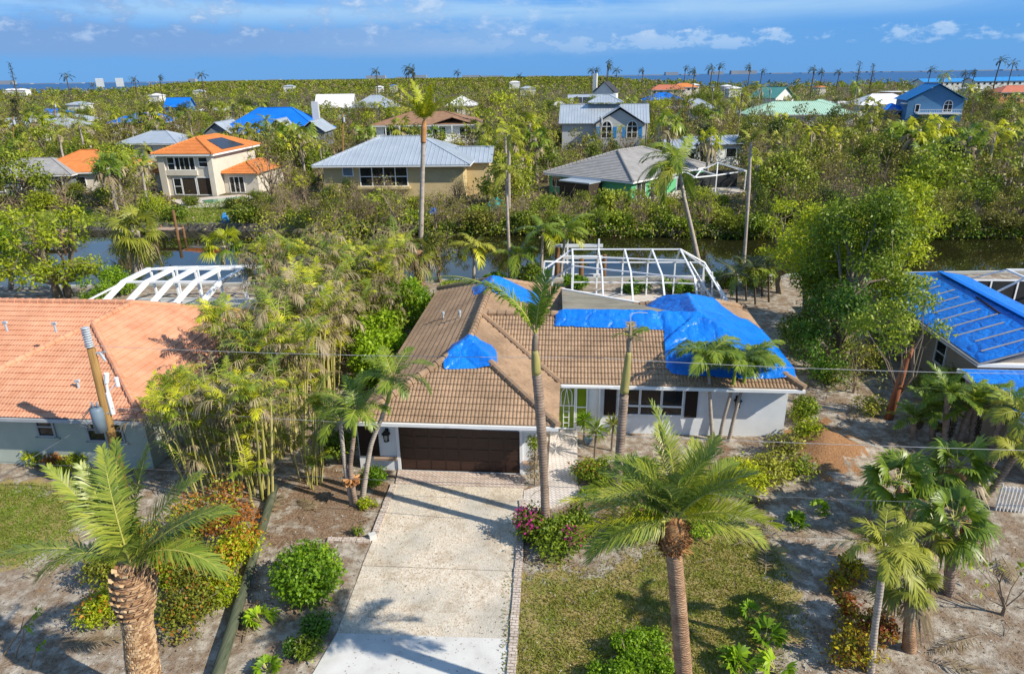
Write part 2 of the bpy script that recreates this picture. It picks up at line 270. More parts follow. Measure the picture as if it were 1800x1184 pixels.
# ------------------------------------------------------------------ mesh helpers
class MB:
    def __init__(s): s.v = []; s.f = []; s.m = []
    def add(s, vs, fs, mi=0):
        b = len(s.v); s.v += [tuple(p) for p in vs]; s.f += [tuple(b + i for i in f) for f in fs]; s.m += [mi] * len(fs)
    def box(s, x0, x1, y0, y1, z0, z1, mi=0):
        s.add([(x0, y0, z0), (x1, y0, z0), (x1, y1, z0), (x0, y1, z0), (x0, y0, z1), (x1, y0, z1), (x1, y1, z1), (x0, y1, z1)],
              [(0, 3, 2, 1), (4, 5, 6, 7), (0, 1, 5, 4), (1, 2, 6, 5), (2, 3, 7, 6), (3, 0, 4, 7)], mi)
    def bar(s, p, q, w, h=None, mi=0, up=(0, 0, 1)):
        p = Vector(p); q = Vector(q); h = h or w; d = (q - p).normalized(); u = Vector(up)
        if abs(d.dot(u)) > 0.98: u = Vector((1, 0, 0))
        a = d.cross(u).normalized() * (w / 2); b = a.cross(d).normalized() * (h / 2)
        s.add([p - a - b, p + a - b, p + a + b, p - a + b, q - a - b, q + a - b, q + a + b, q - a + b],
              [(0, 1, 2, 3), (7, 6, 5, 4), (0, 4, 5, 1), (1, 5, 6, 2), (2, 6, 7, 3), (3, 7, 4, 0)], mi)
    def tube(s, pts, rad, n=6, mi=0, cap=True):
        pts = [Vector(p) for p in pts]; k = len(pts)
        if not hasattr(rad, '__len__'): rad = [rad] * k
        vs = []; ref = Vector((0.31, 0.95, 0.05))
        for i in range(k):
            d = (pts[min(i + 1, k - 1)] - pts[max(i - 1, 0)])
            d = d.normalized() if d.length > 1e-9 else Vector((0, 0, 1))
            a = d.cross(ref); a = a.normalized() if a.length > 1e-3 else d.cross(Vector((1, 0, 0))).normalized()
            b = d.cross(a)
            for j in range(n):
                t = 2 * PI * j / n; vs.append(pts[i] + (a * math.cos(t) + b * math.sin(t)) * rad[i])
        fs = [(i * n + j, i * n + (j + 1) % n, (i + 1) * n + (j + 1) % n, (i + 1) * n + j) for i in range(k - 1) for j in range(n)]
        if cap: fs.append(tuple(range(n - 1, -1, -1))); fs.append(tuple((k - 1) * n + j for j in range(n)))
        s.add(vs, fs, mi)
    def prism(s, poly, z0, z1, mi=0):
        n = len(poly)
        s.add([(x, y, z0) for x, y in poly] + [(x, y, z1) for x, y in poly],
              [tuple(range(n - 1, -1, -1)), tuple(range(n, 2 * n))] + [(i, (i + 1) % n, n + (i + 1) % n, n + i) for i in range(n)], mi)
    def mesh(s, name, mats, smooth=False):
        me = bpy.data.meshes.new(name); me.from_pydata(s.v, [], s.f)
        for mt in (mats if isinstance(mats, (list, tuple)) else [mats]): me.materials.append(mt)
        if any(s.m): me.polygons.foreach_set('material_index', s.m)
        if smooth: me.polygons.foreach_set('use_smooth', [True] * len(s.f))
        me.update(); return me
    def build(s, name, mats, parent=None, smooth=False): return link(name, s.mesh(name, mats, smooth), parent)
def link(name, me, parent=None):
    o = bpy.data.objects.new(name, me); COL.objects.link(o)
    if parent is not None: o.parent = parent
    return o
def qmesh(name, V, Q, mats, mi=None, smooth=False):          # arrays of vertices and quads
    V = np.asarray(V, np.float32).reshape(-1, 3); Q = np.asarray(Q, np.int32).reshape(-1, 4)
    me = bpy.data.meshes.new(name); me.vertices.add(len(V)); me.vertices.foreach_set('co', V.ravel())
    me.loops.add(Q.size); me.loops.foreach_set('vertex_index', Q.ravel())
    me.polygons.add(len(Q)); me.polygons.foreach_set('loop_start', np.arange(0, Q.size, 4, dtype=np.int32))
    for mt in (mats if isinstance(mats, (list, tuple)) else [mats]): me.materials.append(mt)
    if mi is not None: me.polygons.foreach_set('material_index', np.asarray(mi, np.int32))
    if smooth: me.polygons.foreach_set('use_smooth', np.ones(len(Q), bool))
    me.update(calc_edges=True); return me
USED = {}
def tag(o, label=None, cat=None, group=None, kind=None):
    if label: o['label'] = label
    if cat: o['category'] = cat
    if group: o['group'] = group
    if kind: o['kind'] = kind
    return o
def empty(name, loc, rz=0.0, label=None, cat=None, group=None, sc=1.0):
    o = bpy.data.objects.new(name, None); COL.objects.link(o); o.empty_display_size = 0.3
    o.location = loc; o.rotation_euler = (0, 0, rz); o.scale = (sc, sc, sc) if not hasattr(sc, '__len__') else sc
    return tag(o, label, cat, group)
def unit(a): return a / np.maximum(np.linalg.norm(a, axis=-1, keepdims=True), 1e-9)
def leafquads(P, D, Nn, L, Wd, droop=0.12):
    D = unit(D); S = unit(np.cross(D, Nn)); Nn = np.cross(S, D)
    L = np.broadcast_to(np.asarray(L, float), (len(P),))[:, None]; Wd = np.broadcast_to(np.asarray(Wd, float), (len(P),))[:, None]
    mid = P + D * L * 0.5 + Nn * L * 0.07
    tip = P + D * L; tip[:, 2] -= (droop * L)[:, 0]
    V = np.stack([P, mid + S * Wd * 0.5, tip, mid - S * Wd * 0.5], 1).reshape(-1, 3)
    return V, np.arange(len(P) * 4).reshape(-1, 4)
def cloud(r, centers, radii, n, L, asp=0.5, flat=0.75, up=0.5, hollow=0.45, outward=0.35):
    centers = np.asarray(centers, float); radii = np.asarray(radii, float)
    w = radii ** 2; idx = r.choice(len(centers), n, p=w / w.sum())
    d = unit(r.normal(size=(n, 3))); rr = radii[idx] * (hollow + (1 - hollow) * r.random(n)) * (0.75 + 0.5 * r.random(n))
    P = centers[idx] + d * rr[:, None] * np.array([1, 1, flat])
    D = d * outward + r.normal(size=(n, 3)) * 0.7; Nn = d * 1.1 + r.normal(size=(n, 3)) * 0.55 + np.array([0, 0, up * 0.7])
    Ls = L * (0.6 + 0.8 * r.random(n))
    return leafquads(P, D, Nn, Ls, Ls * asp)
def catq(parts):
    V = []; Q = []; b = 0
    for v, q in parts:
        V.append(v); Q.append(q + b); b += len(v)
    return np.concatenate(V), np.concatenate(Q)
def curve(p, q, sag, k=5, r=None):
    p = Vector(p); q = Vector(q); out = []
    for i in range(k):
        t = i / (k - 1); c = p.lerp(q, t); c.z += sag * 4 * t * (1 - t)
        if r and 0 < i < k - 1: c += Vector((r.uniform(-1, 1), r.uniform(-1, 1), r.uniform(-.5, .5))) * (p - q).length * 0.06
        out.append(c)
    return out

# ------------------------------------------------------------------ trees and shrubs (prototypes are lists of (part name, mesh))
def tree_proto(seed, H, Wd, base, nc, cr, nleaf, ls, r0, leaf, bark, twigs=0, asp=0.5, lean=0.0, stems=1):
    r = np.random.default_rng(seed); pr = random.Random(seed); mb = MB(); cen = []; rad = []
    for i in range(nc):
        th = r.random() * 2 * PI; hz = r.random() ** 0.8; rr = (0.25 + 0.75 * r.random() ** 0.6) * Wd / 2 * (1.0 - 0.55 * hz ** 2.2) * (0.6 + 0.4 * min(1, hz * 3 + 0.3))
        cen.append((rr * math.cos(th) + lean * hz * H, rr * math.sin(th), base + (H - base) * hz)); rad.append(cr * (0.65 + 0.7 * r.random()))
    tops = []
    for s in range(stems):
        ox, oy = (0, 0) if stems == 1 else (pr.uniform(-.5, .5), pr.uniform(-.5, .5)); k = 5
        top = (ox * 2 + lean * H * 0.6 + pr.uniform(-.1, .1) * Wd, oy * 2 + pr.uniform(-.1, .1) * Wd, base + (H - base) * 0.55)
        pts = curve((ox, oy, -0.1), top, 0, k, pr); mb.tube(pts, [r0 * (1.25 if i == 0 else 1) * (1 - 0.75 * i / (k - 1)) for i in range(k)], 7, 0); tops.append(pts)
    for c, q in zip(cen, rad):
        pts = pr.choice(tops); j = 1 if c[2] < base + (H - base) * 0.4 else pr.choice((1, 2, 3)); p0 = pts[j]
        if c[2] < p0.z - 0.6: p0 = pts[1]
        l2 = curve(p0, c, pr.uniform(-.05, .12) * H, 4, pr); rb = r0 * 0.36
        mb.tube(l2, [rb, rb * 0.7, rb * 0.42, rb * 0.18], 5, 0, False)
        for t in range(twigs):
            a = Vector(c) if pr.random() < 0.5 else l2[2]
            d = Vector((pr.gauss(0, 1), pr.gauss(0, 1), pr.gauss(0.35, 0.8))).normalized() * q * pr.uniform(0.8, 1.9)
            mb.tube([a, a + d * 0.5 + Vector((0, 0, pr.uniform(-.1, .2) * q)), a + d], [rb * 0.24, rb * 0.16, rb * 0.06], 3, 0, False)
    out = [('trunk', mb.mesh('trunk', [bark]))]
    if nleaf:
        V, Q = cloud(r, cen, rad, nleaf, ls, asp); out.append(('crown', qmesh('crown', V, Q, leaf)))
    return out
def shrub_proto(seed, Wd, H, n, ls, leaf, asp=0.5, lumps=9, twigs=14, extra=None, tight=False):
    r = np.random.default_rng(seed); pr = random.Random(seed); cen = []; rad = []
    for i in range(lumps):
        th = r.random() * 2 * PI; q = Wd / 2 * 0.62 * math.sqrt(r.random()); z = H * (0.32 + 0.36 * r.random() * (1 - (q / (Wd / 2)) ** 2))
        cen.append((q * math.cos(th), q * math.sin(th), z)); rad.append(min(Wd, H * 1.3) * (0.24 + 0.14 * r.random()))
    if tight: cen = [(0, 0, H * 0.48)]; rad = [Wd * 0.46]
    mb = MB()
    for i in range(twigs):
        c = pr.choice(cen); d = Vector((pr.gauss(0, 1), pr.gauss(0, 1), abs(pr.gauss(0, 1)))).normalized() * pr.choice(rad) * pr.uniform(0.6, 1.15)
        a = Vector((c[0] * 0.15, c[1] * 0.15, -0.05)); mb.tube([a, Vector(c) * 0.7 + Vector((0, 0, 0.1)), Vector(c) + d], [0.03, 0.02, 0.006], 4, 0, False)
    out = [('stem', mb.mesh('stem', [M['twig']]))]
    V, Q = cloud(r, cen, rad, n, ls, asp, flat=(H / Wd if tight else 0.8), hollow=0.8 if tight else 0.5)
    V[:, 2] = np.maximum(V[:, 2], 0.03); out.append(('foliage', qmesh('foliage', V, Q, leaf)))
    if extra:
        for nm, mt, k, e, pick in extra:
            ii = [i for i in range(len(cen))]; pr.shuffle(ii); ii = ii[:pick]
            V, Q = cloud(r, [(cen[i][0], cen[i][1], cen[i][2] + rad[i] * 0.35) for i in ii], [rad[i] * 0.85 for i in ii], k, e, 0.8, hollow=0.75); V[:, 2] = np.maximum(V[:, 2], 0.05)
            out.append((nm, qmesh(nm, V, Q, mt)))
    return out
def plant(proto, name, loc, rz, sc, label, cat, group=None):
    o = empty(name, loc, rz, label, cat, group, sc)
    for nm, me in proto: link(nm, me, o)
    return o
def joined(proto, name):                                       # one mesh of a prototype, for copies too small to show their parts
    bm = bmesh.new(); mats = []
    for nm, me in proto:
        k = len(bm.faces); bm.from_mesh(me); bm.faces.ensure_lookup_table(); base = len(mats)
        for f in bm.faces[k:]: f.material_index += base
        mats += list(me.materials)
    me = bpy.data.meshes.new(name); bm.to_mesh(me); bm.free()
    for mt in mats: me.materials.append(mt)
    return me

# ------------------------------------------------------------------ palms
def frond(r, L, nl, ll, a0, bend, wdt=0.035, droop=0.35, ang=0.95, keel=0.25, miss=0.0, start=0.12, bp=1.3, side=0.0, rw=0.02):
    k = 14; t = np.linspace(0, 1, k); a = a0 - bend * t ** bp; ds = L / (k - 1)
    px = np.concatenate([[0], np.cumsum(np.cos(a[:-1]) * ds)]); pz = np.concatenate([[0], np.cumsum(np.sin(a[:-1]) * ds)]); py = side * L * t ** 2
    R = np.stack([px, py, pz], 1); parts = []
    w = rw * (1 - 0.85 * t); V = []; Qs = []
    for i in range(k):
        nrm = np.array([-math.sin(a[i]), 0, math.cos(a[i])])
        V += [R[i] + [0, w[i], 0], R[i] - nrm * w[i], R[i] + [0, -w[i], 0], R[i] + nrm * w[i] * 0.5]
    for i in range(k - 1):
        for j in range(4): Qs.append([i * 4 + j, i * 4 + (j + 1) % 4, i * 4 + 4 + (j + 1) % 4, i * 4 + 4 + j])
    rac = (np.array(V), np.array(Qs))
    tl = np.linspace(start, 0.995, nl); tl = np.repeat(tl, 2); sg = np.tile([1, -1], nl)
    if miss: kp = r.random(len(tl)) > miss; tl = tl[kp]; sg = sg[kp]
    tl = np.clip(tl + r.normal(0, 0.004, len(tl)), 0.02, 1); n = len(tl)
    B = np.stack([np.interp(tl, t, R[:, c]) for c in range(3)], 1); aa = np.interp(tl, t, a)
    T = np.stack([np.cos(aa), np.zeros(n), np.sin(aa)], 1); Nn = np.stack([-np.sin(aa), np.zeros(n), np.cos(aa)], 1); S = np.zeros((n, 3)); S[:, 1] = sg
    an = ang * (1.15 - 0.75 * tl ** 1.5) + r.normal(0, 0.06, n)
    D = unit(T * np.cos(an)[:, None] + S * np.sin(an)[:, None] + Nn * (keel + r.normal(0, 0.10, n))[:, None])
    l = ll * np.sin(PI * (0.16 + 0.76 * tl)) ** 0.7 * (0.85 + 0.3 * r.random(n))
    W2 = unit(np.cross(D, Nn)); wv = wdt * (0.8 + 0.4 * r.random(n))
    dr = droop * (0.7 + 0.6 * r.random(n))
    m1 = B + D * (l * 0.5)[:, None]; m1[:, 2] -= dr * l * 0.22
    tip = B + D * l[:, None] * 0.94; tip[:, 2] -= dr * l * 0.85
    wq = (wv / 2)[:, None]
    Vl = np.stack([B - W2 * wq * 0.6, B + W2 * wq * 0.6, m1 + W2 * wq, m1 - W2 * wq, tip + W2 * wq * 0.15, tip - W2 * wq * 0.15], 1).reshape(-1, 3)
    b = np.arange(n)[:, None] * 6
    Ql = np.concatenate([b + np.array([[0, 1, 2, 3]]), b + np.array([[3, 2, 4, 5]])], 0)
    return (Vl, Ql), rac
def fanleaf(r, pet, rad, a0, nseg=22, spread=2.0, droop=0.5, wdt=0.05, fold=0.35):
    # petiole out along x, rising a0, then a pleated fan that droops at the tips
    d = np.array([math.cos(a0), 0, math.sin(a0)]); hub = d * pet; nn = np.array([-math.sin(a0), 0, math.cos(a0)])
    w = 0.018; V = [np.array([0, w, 0]), np.array([0, -w, 0]), hub + [0, -w * .6, 0], hub + [0, w * .6, 0]]
    rac = (np.array(V), np.array([[0, 1, 2, 3]]))
    th = np.linspace(-spread, spread, nseg) + r.normal(0, 0.03, nseg); l = rad * (0.62 + 0.38 * np.cos(th * 0.5)) * (0.85 + 0.25 * r.random(nseg))
    D = d[None] * np.cos(th)[:, None] + np.array([0, 1, 0])[None] * np.sin(th)[:, None]
    D = unit(D + nn[None] * (0.12 - fold * np.abs(np.sin(th)))[:, None] * np.array([1, 1, 1]))
    S = unit(np.cross(D, nn[None])); B = np.repeat(hub[None], nseg, 0)
    m1 = B + D * (l * 0.55)[:, None]; m1[:, 2] -= l * 0.10 * droop
    tip = B + D * (l * 0.95)[:, None]; tip[:, 2] -= l * (0.35 + 0.5 * r.random(nseg)) * droop
    wq = (wdt * (0.8 + 0.4 * r.random(nseg)))[:, None]
    Vl = np.stack([B - S * wq * 0.2, B + S * wq * 0.2, m1 + S * wq, m1 - S * wq, tip + S * wq * 0.2, tip - S * wq * 0.2], 1).reshape(-1, 3)
    b = np.arange(nseg)[:, None] * 6
    return (Vl, np.concatenate([b + np.array([[0, 1, 2, 3]]), b + np.array([[3, 2, 4, 5]])], 0)), rac
def rotz(V, az, off=(0, 0, 0), roll=0.0):
    V = np.array(V, float)
    if roll:
        c, s = math.cos(roll), math.sin(roll); V = np.stack([V[:, 0], V[:, 1] * c - V[:, 2] * s, V[:, 1] * s + V[:, 2] * c], 1)
    c, s = math.cos(az), math.sin(az)
    return np.stack([V[:, 0] * c - V[:, 1] * s, V[:, 0] * s + V[:, 1] * c, V[:, 2]], 1) + np.array(off)
def leaf_mesh(name, items, mats):                               # items: (leaf VQ, rachis VQ, material slot of leaf) ; last slot is the midrib
    parts = []; mi = []
    for lf, rc, s in items:
        parts += [lf, rc]; mi += [s] * len(lf[1]) + [len(mats) - 1] * len(rc[1])
    V, Q = catq(parts); return qmesh(name, V, Q, mats, mi)
def trunk_mesh(name, pts, rad, mat, n=10, rings=0.0, fine=0.12):
    # resample along the path, with small leaf-scar ridges
    P = [Vector(p) for p in pts]; L = [0]
    for a, b in zip(P, P[1:]): L.append(L[-1] + (b - a).length)
    k = max(6, int(L[-1] / fine)); q = []; rr = []
    for i in range(k + 1):
        s = L[-1] * i / k; x = [np.interp(s, L, [p[c] for p in P]) for c in range(3)]; q.append(x)
        rr.append(float(np.interp(s, L, rad)) * (1 + rings * (1 if i % 2 else -1)))
    # smooth path
    for _ in range(6):
        q = [q[0]] + [[(q[i - 1][c] + 2 * q[i][c] + q[i + 1][c]) / 4 for c in range(3)] for i in range(1, len(q) - 1)] + [q[-1]]
    mb = MB(); mb.tube(q, rr, n); return mb.mesh(name, [mat], smooth=True)
def boots(seed, z0, z1, rfun, rows, per, lx, mat, tilt=0.9, wd=0.09, off=(0, 0)):
    pr = random.Random(seed); mb = MB()
    for i in range(rows):
        z = z0 + (z1 - z0) * (i + 0.5) / rows; rr = rfun(z)
        for j in range(per):
            th = 2 * PI * (j + 0.5 * (i % 2)) / per + pr.uniform(-.04, .04); d = Vector((math.cos(th), math.sin(th), 0)); t = Vector((-d.y, d.x, 0))
            a = d * rr * 0.9 + Vector((off[0], off[1], z)); l = lx * pr.uniform(0.75, 1.2)
            e = a + d * l * math.cos(tilt) + Vector((0, 0, l * math.sin(tilt))); n = Vector((0, 0, 1)) * 0.045; w = wd * pr.uniform(0.85, 1.1)
            mb.add([a - t * w - n, a + t * w - n, a + t * w * 0.6 + n, a - t * w * 0.6 + n, e - t * w * 0.75 - n * .8, e + t * w * 0.75 - n * .8, e + t * w * .4 + n * .6, e - t * w * .4 + n * .6],
                   [(0, 4, 5, 1), (1, 5, 6, 2), (2, 6, 7, 3), (3, 7, 4, 0), (4, 7, 6, 5)])
    return mb.mesh('frond_base', [mat])
def crown_mesh(seed, kind, n, L, elev=(-0.4, 1.2), mats=None, tan=0.0, lod=1.0, name='crown', wind=None, ll=None, droop=0.5, bend=1.2, wdt=0.04):
    r = np.random.default_rng(seed); items = []; mats = mats or [M['palmgreen'], M['leaftan'], M['rachis']]
    for i in range(n):
        u = (i + 0.5) / n; e = elev[1] + (elev[0] - elev[1]) * u ** 0.9 + r.normal(0, 0.08); azm = i * 2.39996 + r.normal(0, 0.2)
        if wind is not None: azm = wind + (((azm - wind + PI) % (2 * PI)) - PI) * 0.55
        s = 1 if (u > 0.6 and r.random() < tan) else 0; Li = L * (0.8 + 0.35 * r.random())
        if kind == 'pinnate':
            lf, rc = frond(r, Li, int(38 * lod), ll or L * 0.24, e, bend * (0.8 + 0.5 * r.random()), wdt / max(lod, 0.35) ** 0.8, droop, miss=0.05 + 0.35 * s)
        else:
            lf, rc = fanleaf(r, Li * 0.55, Li * 0.52, e, max(9, int(22 * lod)), 2.1, 0.5 + 0.8 * s + 0.5 * u, wdt / max(lod, 0.3))
        ro = r.normal(0, 0.25); items.append(((rotz(lf[0], azm, roll=ro), lf[1]), (rotz(rc[0], azm, roll=ro), rc[1]), s))
    return leaf_mesh(name, items, mats)
def palm(name, label, loc, path, rad, trunkmat, crown, group=None, cat='palm tree', shaft=None, rz=0.0, sc=1.0, n=10, rings=0.03, extra=()):
    """crown: a mesh or a list of frond meshes at the path's end; shaft: (path, radii, material)"""
    o = empty(name, loc, rz, label, cat, group, sc)
    link('trunk', trunk_mesh('trunk', path, rad, trunkmat, n, rings), o)
    tp = Vector(path[-1])
    if shaft: link('crownshaft', trunk_mesh('crownshaft', shaft[0], shaft[1], shaft[2], n, 0.0), o); tp = Vector(shaft[0][-1])
    for nm, me in (crown if isinstance(crown, list) else [('crown', crown)]):
        c = link(nm, me, o); c.location = tp
    for nm, me in extra: link(nm, me, o)
    return o
def fronds(seed, specs, mats, ll=0.55, nl=52, wdt=0.035, kind='pinnate', rw=0.025):   # specs: (azimuth deg, elevation deg, length, bend, slot[, miss, droop, keel])
    r = np.random.default_rng(seed); out = []
    for s in specs:
        azd, e, L, bend, slot = s[:5]; miss = s[5] if len(s) > 5 else 0.03; dr = s[6] if len(s) > 6 else 0.35; kl = s[7] if len(s) > 7 else 0.25
        if kind == 'pinnate': lf, rc = frond(r, L, nl, ll, math.radians(e), bend, wdt, dr, keel=kl, miss=miss, rw=rw, side=r.normal(0, 0.05))
        else: lf, rc = fanleaf(r, L * 0.55, L * 0.55, math.radians(e), 26, 2.1, bend, wdt)
        ro = r.normal(0, 0.15); a = math.radians(azd)
        out.append(('frond', leaf_mesh('frond', [((rotz(lf[0], a, roll=ro), lf[1]), (rotz(rc[0], a, roll=ro), rc[1]), slot)], mats)))
    return out
# ------------------------------------------------------------------ ground, water, sea
YAW = math.radians(-5); HO = (-6.0, 23.3)
HU = (math.cos(YAW), math.sin(YAW)); HV = (-math.sin(YAW), math.cos(YAW))
def LW(u, v): return (HO[0] + u * HU[0] + v * HV[0], HO[1] + u * HU[1] + v * HV[1])
def WL(x, y): dx = x - HO[0]; dy = y - HO[1]; return (dx * HU[0] + dy * HU[1], dx * HV[0] + dy * HV[1])
def near_bank(x): return 51.0 + 0.006 * x
def far_bank(x): return np.interp(x, [-200, -60, -38, -24, -10, 0, 25, 45, 200], [80, 78, 76.5, 75, 73, 72, 69, 67.5, 64])
def grow(a, b, s0, f):
    out = [a]; s = s0
    while out[-1] < b: out.append(out[-1] + s); s *= f
    return out
xs = np.array([-v for v in grow(30, 9000, 0.4, 1.09)[:0:-1]] + list(np.arange(-30, 30.01, 0.3)) + grow(30, 9000, 0.4, 1.09)[1:])
ys = np.array(list(np.arange(4, 52.6, 0.3)) + list(np.arange(53, 82, 1.0)) + grow(82, 9000, 1.2, 1.09))
gx, gy = np.meshgrid(xs, ys)
def sdist(px, py, poly):                                        # signed distance to a polygon, positive inside
    d = np.full(px.shape, 1e9); ins = np.zeros(px.shape, bool); n = len(poly)
    for i in range(n):
        x0, y0 = poly[i]; x1, y1 = poly[(i + 1) % n]; ex, ey = x1 - x0, y1 - y0
        t = np.clip(((px - x0) * ex + (py - y0) * ey) / (ex * ex + ey * ey + 1e-12), 0, 1)
        d = np.minimum(d, np.hypot(px - x0 - t * ex, py - y0 - t * ey))
        c = ((y0 > py) != (y1 > py)); xi = x0 + (py - y0) * ex / (ey if abs(ey) > 1e-9 else 1e-9); ins ^= c & (px < xi)
    return np.where(ins, d, -d)
def zone(px_polys, soft=0.8, world=False):
    out = np.zeros(gx.shape)
    for p in px_polys:
        q = p if world else [G(*k) for k in p]
        out = np.maximum(out, np.clip(0.5 + sdist(gx, gy, q) / (2 * soft), 0, 1))
    return out
def fbm(x, y, s, seed=0):
    r = np.random.default_rng(seed); out = 0; a = 1.0
    for k in range(5):
        for j in range(3):
            th = r.random() * 2 * PI; f = s * 2 ** k * (0.7 + 0.6 * r.random()); out = out + a * np.sin((x * math.cos(th) + y * math.sin(th)) * f + r.random() * 7 + 1.5 * np.sin((x * math.sin(th) - y * math.cos(th)) * f * 0.6 + r.random() * 6))
        a *= 0.55
    return out / 5.5
DRIVE = [(700, 829), (925, 838), (921, 880), (914, 960), (906, 1060), (897, 1190), (560, 1190), (610, 1075), (640, 985), (657, 945)]
LAWN_R = [(905, 1025), (960, 1003), (1060, 1008), (1110, 985), (1150, 955), (1220, 945), (1290, 905), (1345, 930), (1380, 1000), (1410, 1080), (1360, 1140), (1220, 1240), (880, 1240)]
LAWN_L = [(-60, 850), (60, 848), (130, 862), (168, 900), (140, 940), (60, 985), (-60, 1000)]
MULCH = [[(492, 842), (600, 800), (690, 850), (650, 950), (585, 962), (520, 985), (465, 940)], [(930, 850), (1300, 780), (1330, 880), (1160, 950), (1040, 960), (950, 920)]]
YARDS = [[(-40, 372), (185, 368), (195, 396), (-40, 402)], [(300, 362), (420, 352), (425, 388), (340, 395), (280, 392)], [(840, 300), (885, 290), (890, 345), (850, 350)],
         [(780, 498), (900, 495), (905, 508), (780, 512)], [(600, 320), (650, 300), (560, 300)], [(1660, 330), (1790, 320), (1790, 345), (1660, 350)]]
mg = np.maximum(zone([LAWN_R, LAWN_L], 0.9), zone(YARDS, 1.2)); mm = zone(MULCH, 1.6) * 0.85
mo = zone([[(1385, 760), (1450, 735), (1490, 760), (1520, 810), (1470, 845), (1400, 830)]], 0.9)
md = zone([DRIVE], 0.25)
hm = np.zeros(gx.shape)
for rect in ((0.2, 17.8, 0.5, 17)), : hm = np.maximum(hm, zone([[LW(rect[0], rect[2]), LW(rect[1], rect[2]), LW(rect[1], rect[3]), LW(rect[0], rect[3])]], 0.3, True))
pd = LW(12.8, 6)
gz = 0.05 * fbm(gx, gy, 0.55, 3) + 0.025 * fbm(gx, gy, 2.2, 5)
gz = gz * (1 - np.clip(md + hm, 0, 1)) - 0.035 * np.clip(md + hm, 0, 1) - 0.02
mx_, my_ = G(1445, 795); gz += 0.95 * np.exp(-(((gx - mx_) / 1.7) ** 2 + ((gy - my_) / 1.15) ** 2)) * (1 + 0.35 * fbm(gx, gy, 2.0, 9))
nb = near_bank(gx); fb = far_bank(gx)
canal = np.clip((gy - nb) / 0.6, 0, 1) * np.clip((fb - gy) / 1.5, 0, 1)
gz = gz - canal * 2.6
def coastline(x, y): return np.interp(x / np.maximum(y, 1), [-3, -.52, -.36, .08, .17, .3, 3], [1150, 1150, 5600, 5600, 1500, 850, 850])
coast = coastline(gx, gy)
gz = gz - 3.0 * np.clip((gy - coast) / 40, 0, 1) - 3.0 * np.clip((np.abs(gx) - 5000) / 300, 0, 1)
Vg = np.stack([gx, gy, gz], -1).reshape(-1, 3); nx_, ny_ = len(xs), len(ys)
ii = (np.arange(ny_ - 1)[:, None] * nx_ + np.arange(nx_ - 1)[None, :]).ravel()
Qg = np.stack([ii, ii + 1, ii + nx_ + 1, ii + nx_], 1)
gm, n_, l_, b_ = newmat('sandy_ground')
at_ = n_.new('ShaderNodeAttribute'); at_.attribute_name = 'cover'; sep = n_.new('ShaderNodeSeparateColor'); l_.new(at_.outputs['Color'], sep.inputs[0])
geo = n_.new('ShaderNodeNewGeometry')
def gnoise(sc, det=8, rough=0.62):
    q = n_.new('ShaderNodeTexNoise'); q.inputs['Scale'].default_value = sc; q.inputs['Detail'].default_value = det; q.inputs['Roughness'].default_value = rough; l_.new(geo.outputs['Position'], q.inputs['Vector']); return q.outputs[0]
def gmath(op, a, b):
    q = n_.new('ShaderNodeMath'); q.operation = op
    for i, v in enumerate((a, b)):
        if isinstance(v, (int, float)): q.inputs[i].default_value = v
        else: l_.new(v, q.inputs[i])
    return q.outputs[0]
def gstep(v, a, b):
    q = n_.new('ShaderNodeMapRange'); q.interpolation_type = 'SMOOTHSTEP'; l_.new(v, q.inputs[0]); q.inputs[1].default_value = a; q.inputs[2].default_value = b; return q.outputs[0]
def gmix(f, a, b):
    q = n_.new('ShaderNodeMix'); q.data_type = 'RGBA'
    if isinstance(f, (int, float)): q.inputs[0].default_value = f
    else: l_.new(f, q.inputs[0])
    for i, v in ((6, a), (7, b)):
        if isinstance(v, tuple): q.inputs[i].default_value = v + (1,)
        else: l_.new(v, q.inputs[i])
    return q.outputs[2]
nA = gnoise(0.5); nB = gnoise(3.0); nC = gnoise(14.0, 6, 0.7); nD = gnoise(1.3, 8)
sand = gmix(gstep(nB, 0.32, 0.66), (0.22, 0.175, 0.13), (0.48, 0.43, 0.36))
dirt = gmix(gstep(nC, 0.35, 0.65), (0.15, 0.10, 0.065), (0.31, 0.225, 0.155))
sand = gmix(gmath('MULTIPLY', gstep(nD, 0.43, 0.60), 0.9), sand, dirt)
sand = gmix(gmath('MULTIPLY', gstep(nC, 0.60, 0.70), 0.75), sand, (0.12, 0.085, 0.055))
mul = gmix(gstep(nC, 0.38, 0.64), (0.13, 0.080, 0.048), (0.30, 0.205, 0.135))
mul = gmix(gstep(nC, 0.66, 0.72), mul, (0.42, 0.33, 0.24))
gra = gmix(gstep(nB, 0.36, 0.64), (0.12, 0.14, 0.03), (0.21, 0.235, 0.045))
gra = gmix(gmath('MULTIPLY', gstep(nD, 0.40, 0.60), 0.9), gra, (0.36, 0.27, 0.12))
far_ = gmix(gstep(nB, 0.4, 0.62), (0.055, 0.05, 0.022), (0.16, 0.13, 0.075))
org = gmix(gstep(nC, 0.35, 0.65), (0.22, 0.11, 0.05), (0.36, 0.20, 0.10))
wig = gmath('ADD', gmath('MULTIPLY', gmath('SUBTRACT', nD, 0.5), 2.6), gmath('MULTIPLY', gmath('SUBTRACT', nB, 0.5), 1.0))
def cov(ch): return gstep(gmath('ADD', sep.outputs[ch], wig), 0.40, 0.62)
c = gmix(gmath('MULTIPLY', cov(1), 0.92), sand, mul); c = gmix(cov(0), c, gra); c = gmix(cov(2), c, org); c = gmix(at_.outputs['Alpha'], c, far_)
l_.new(c, b_.inputs['Base Color']); b_.inputs['Roughness'].default_value = 0.95; b_.inputs['Specular IOR Level'].default_value = 0.1
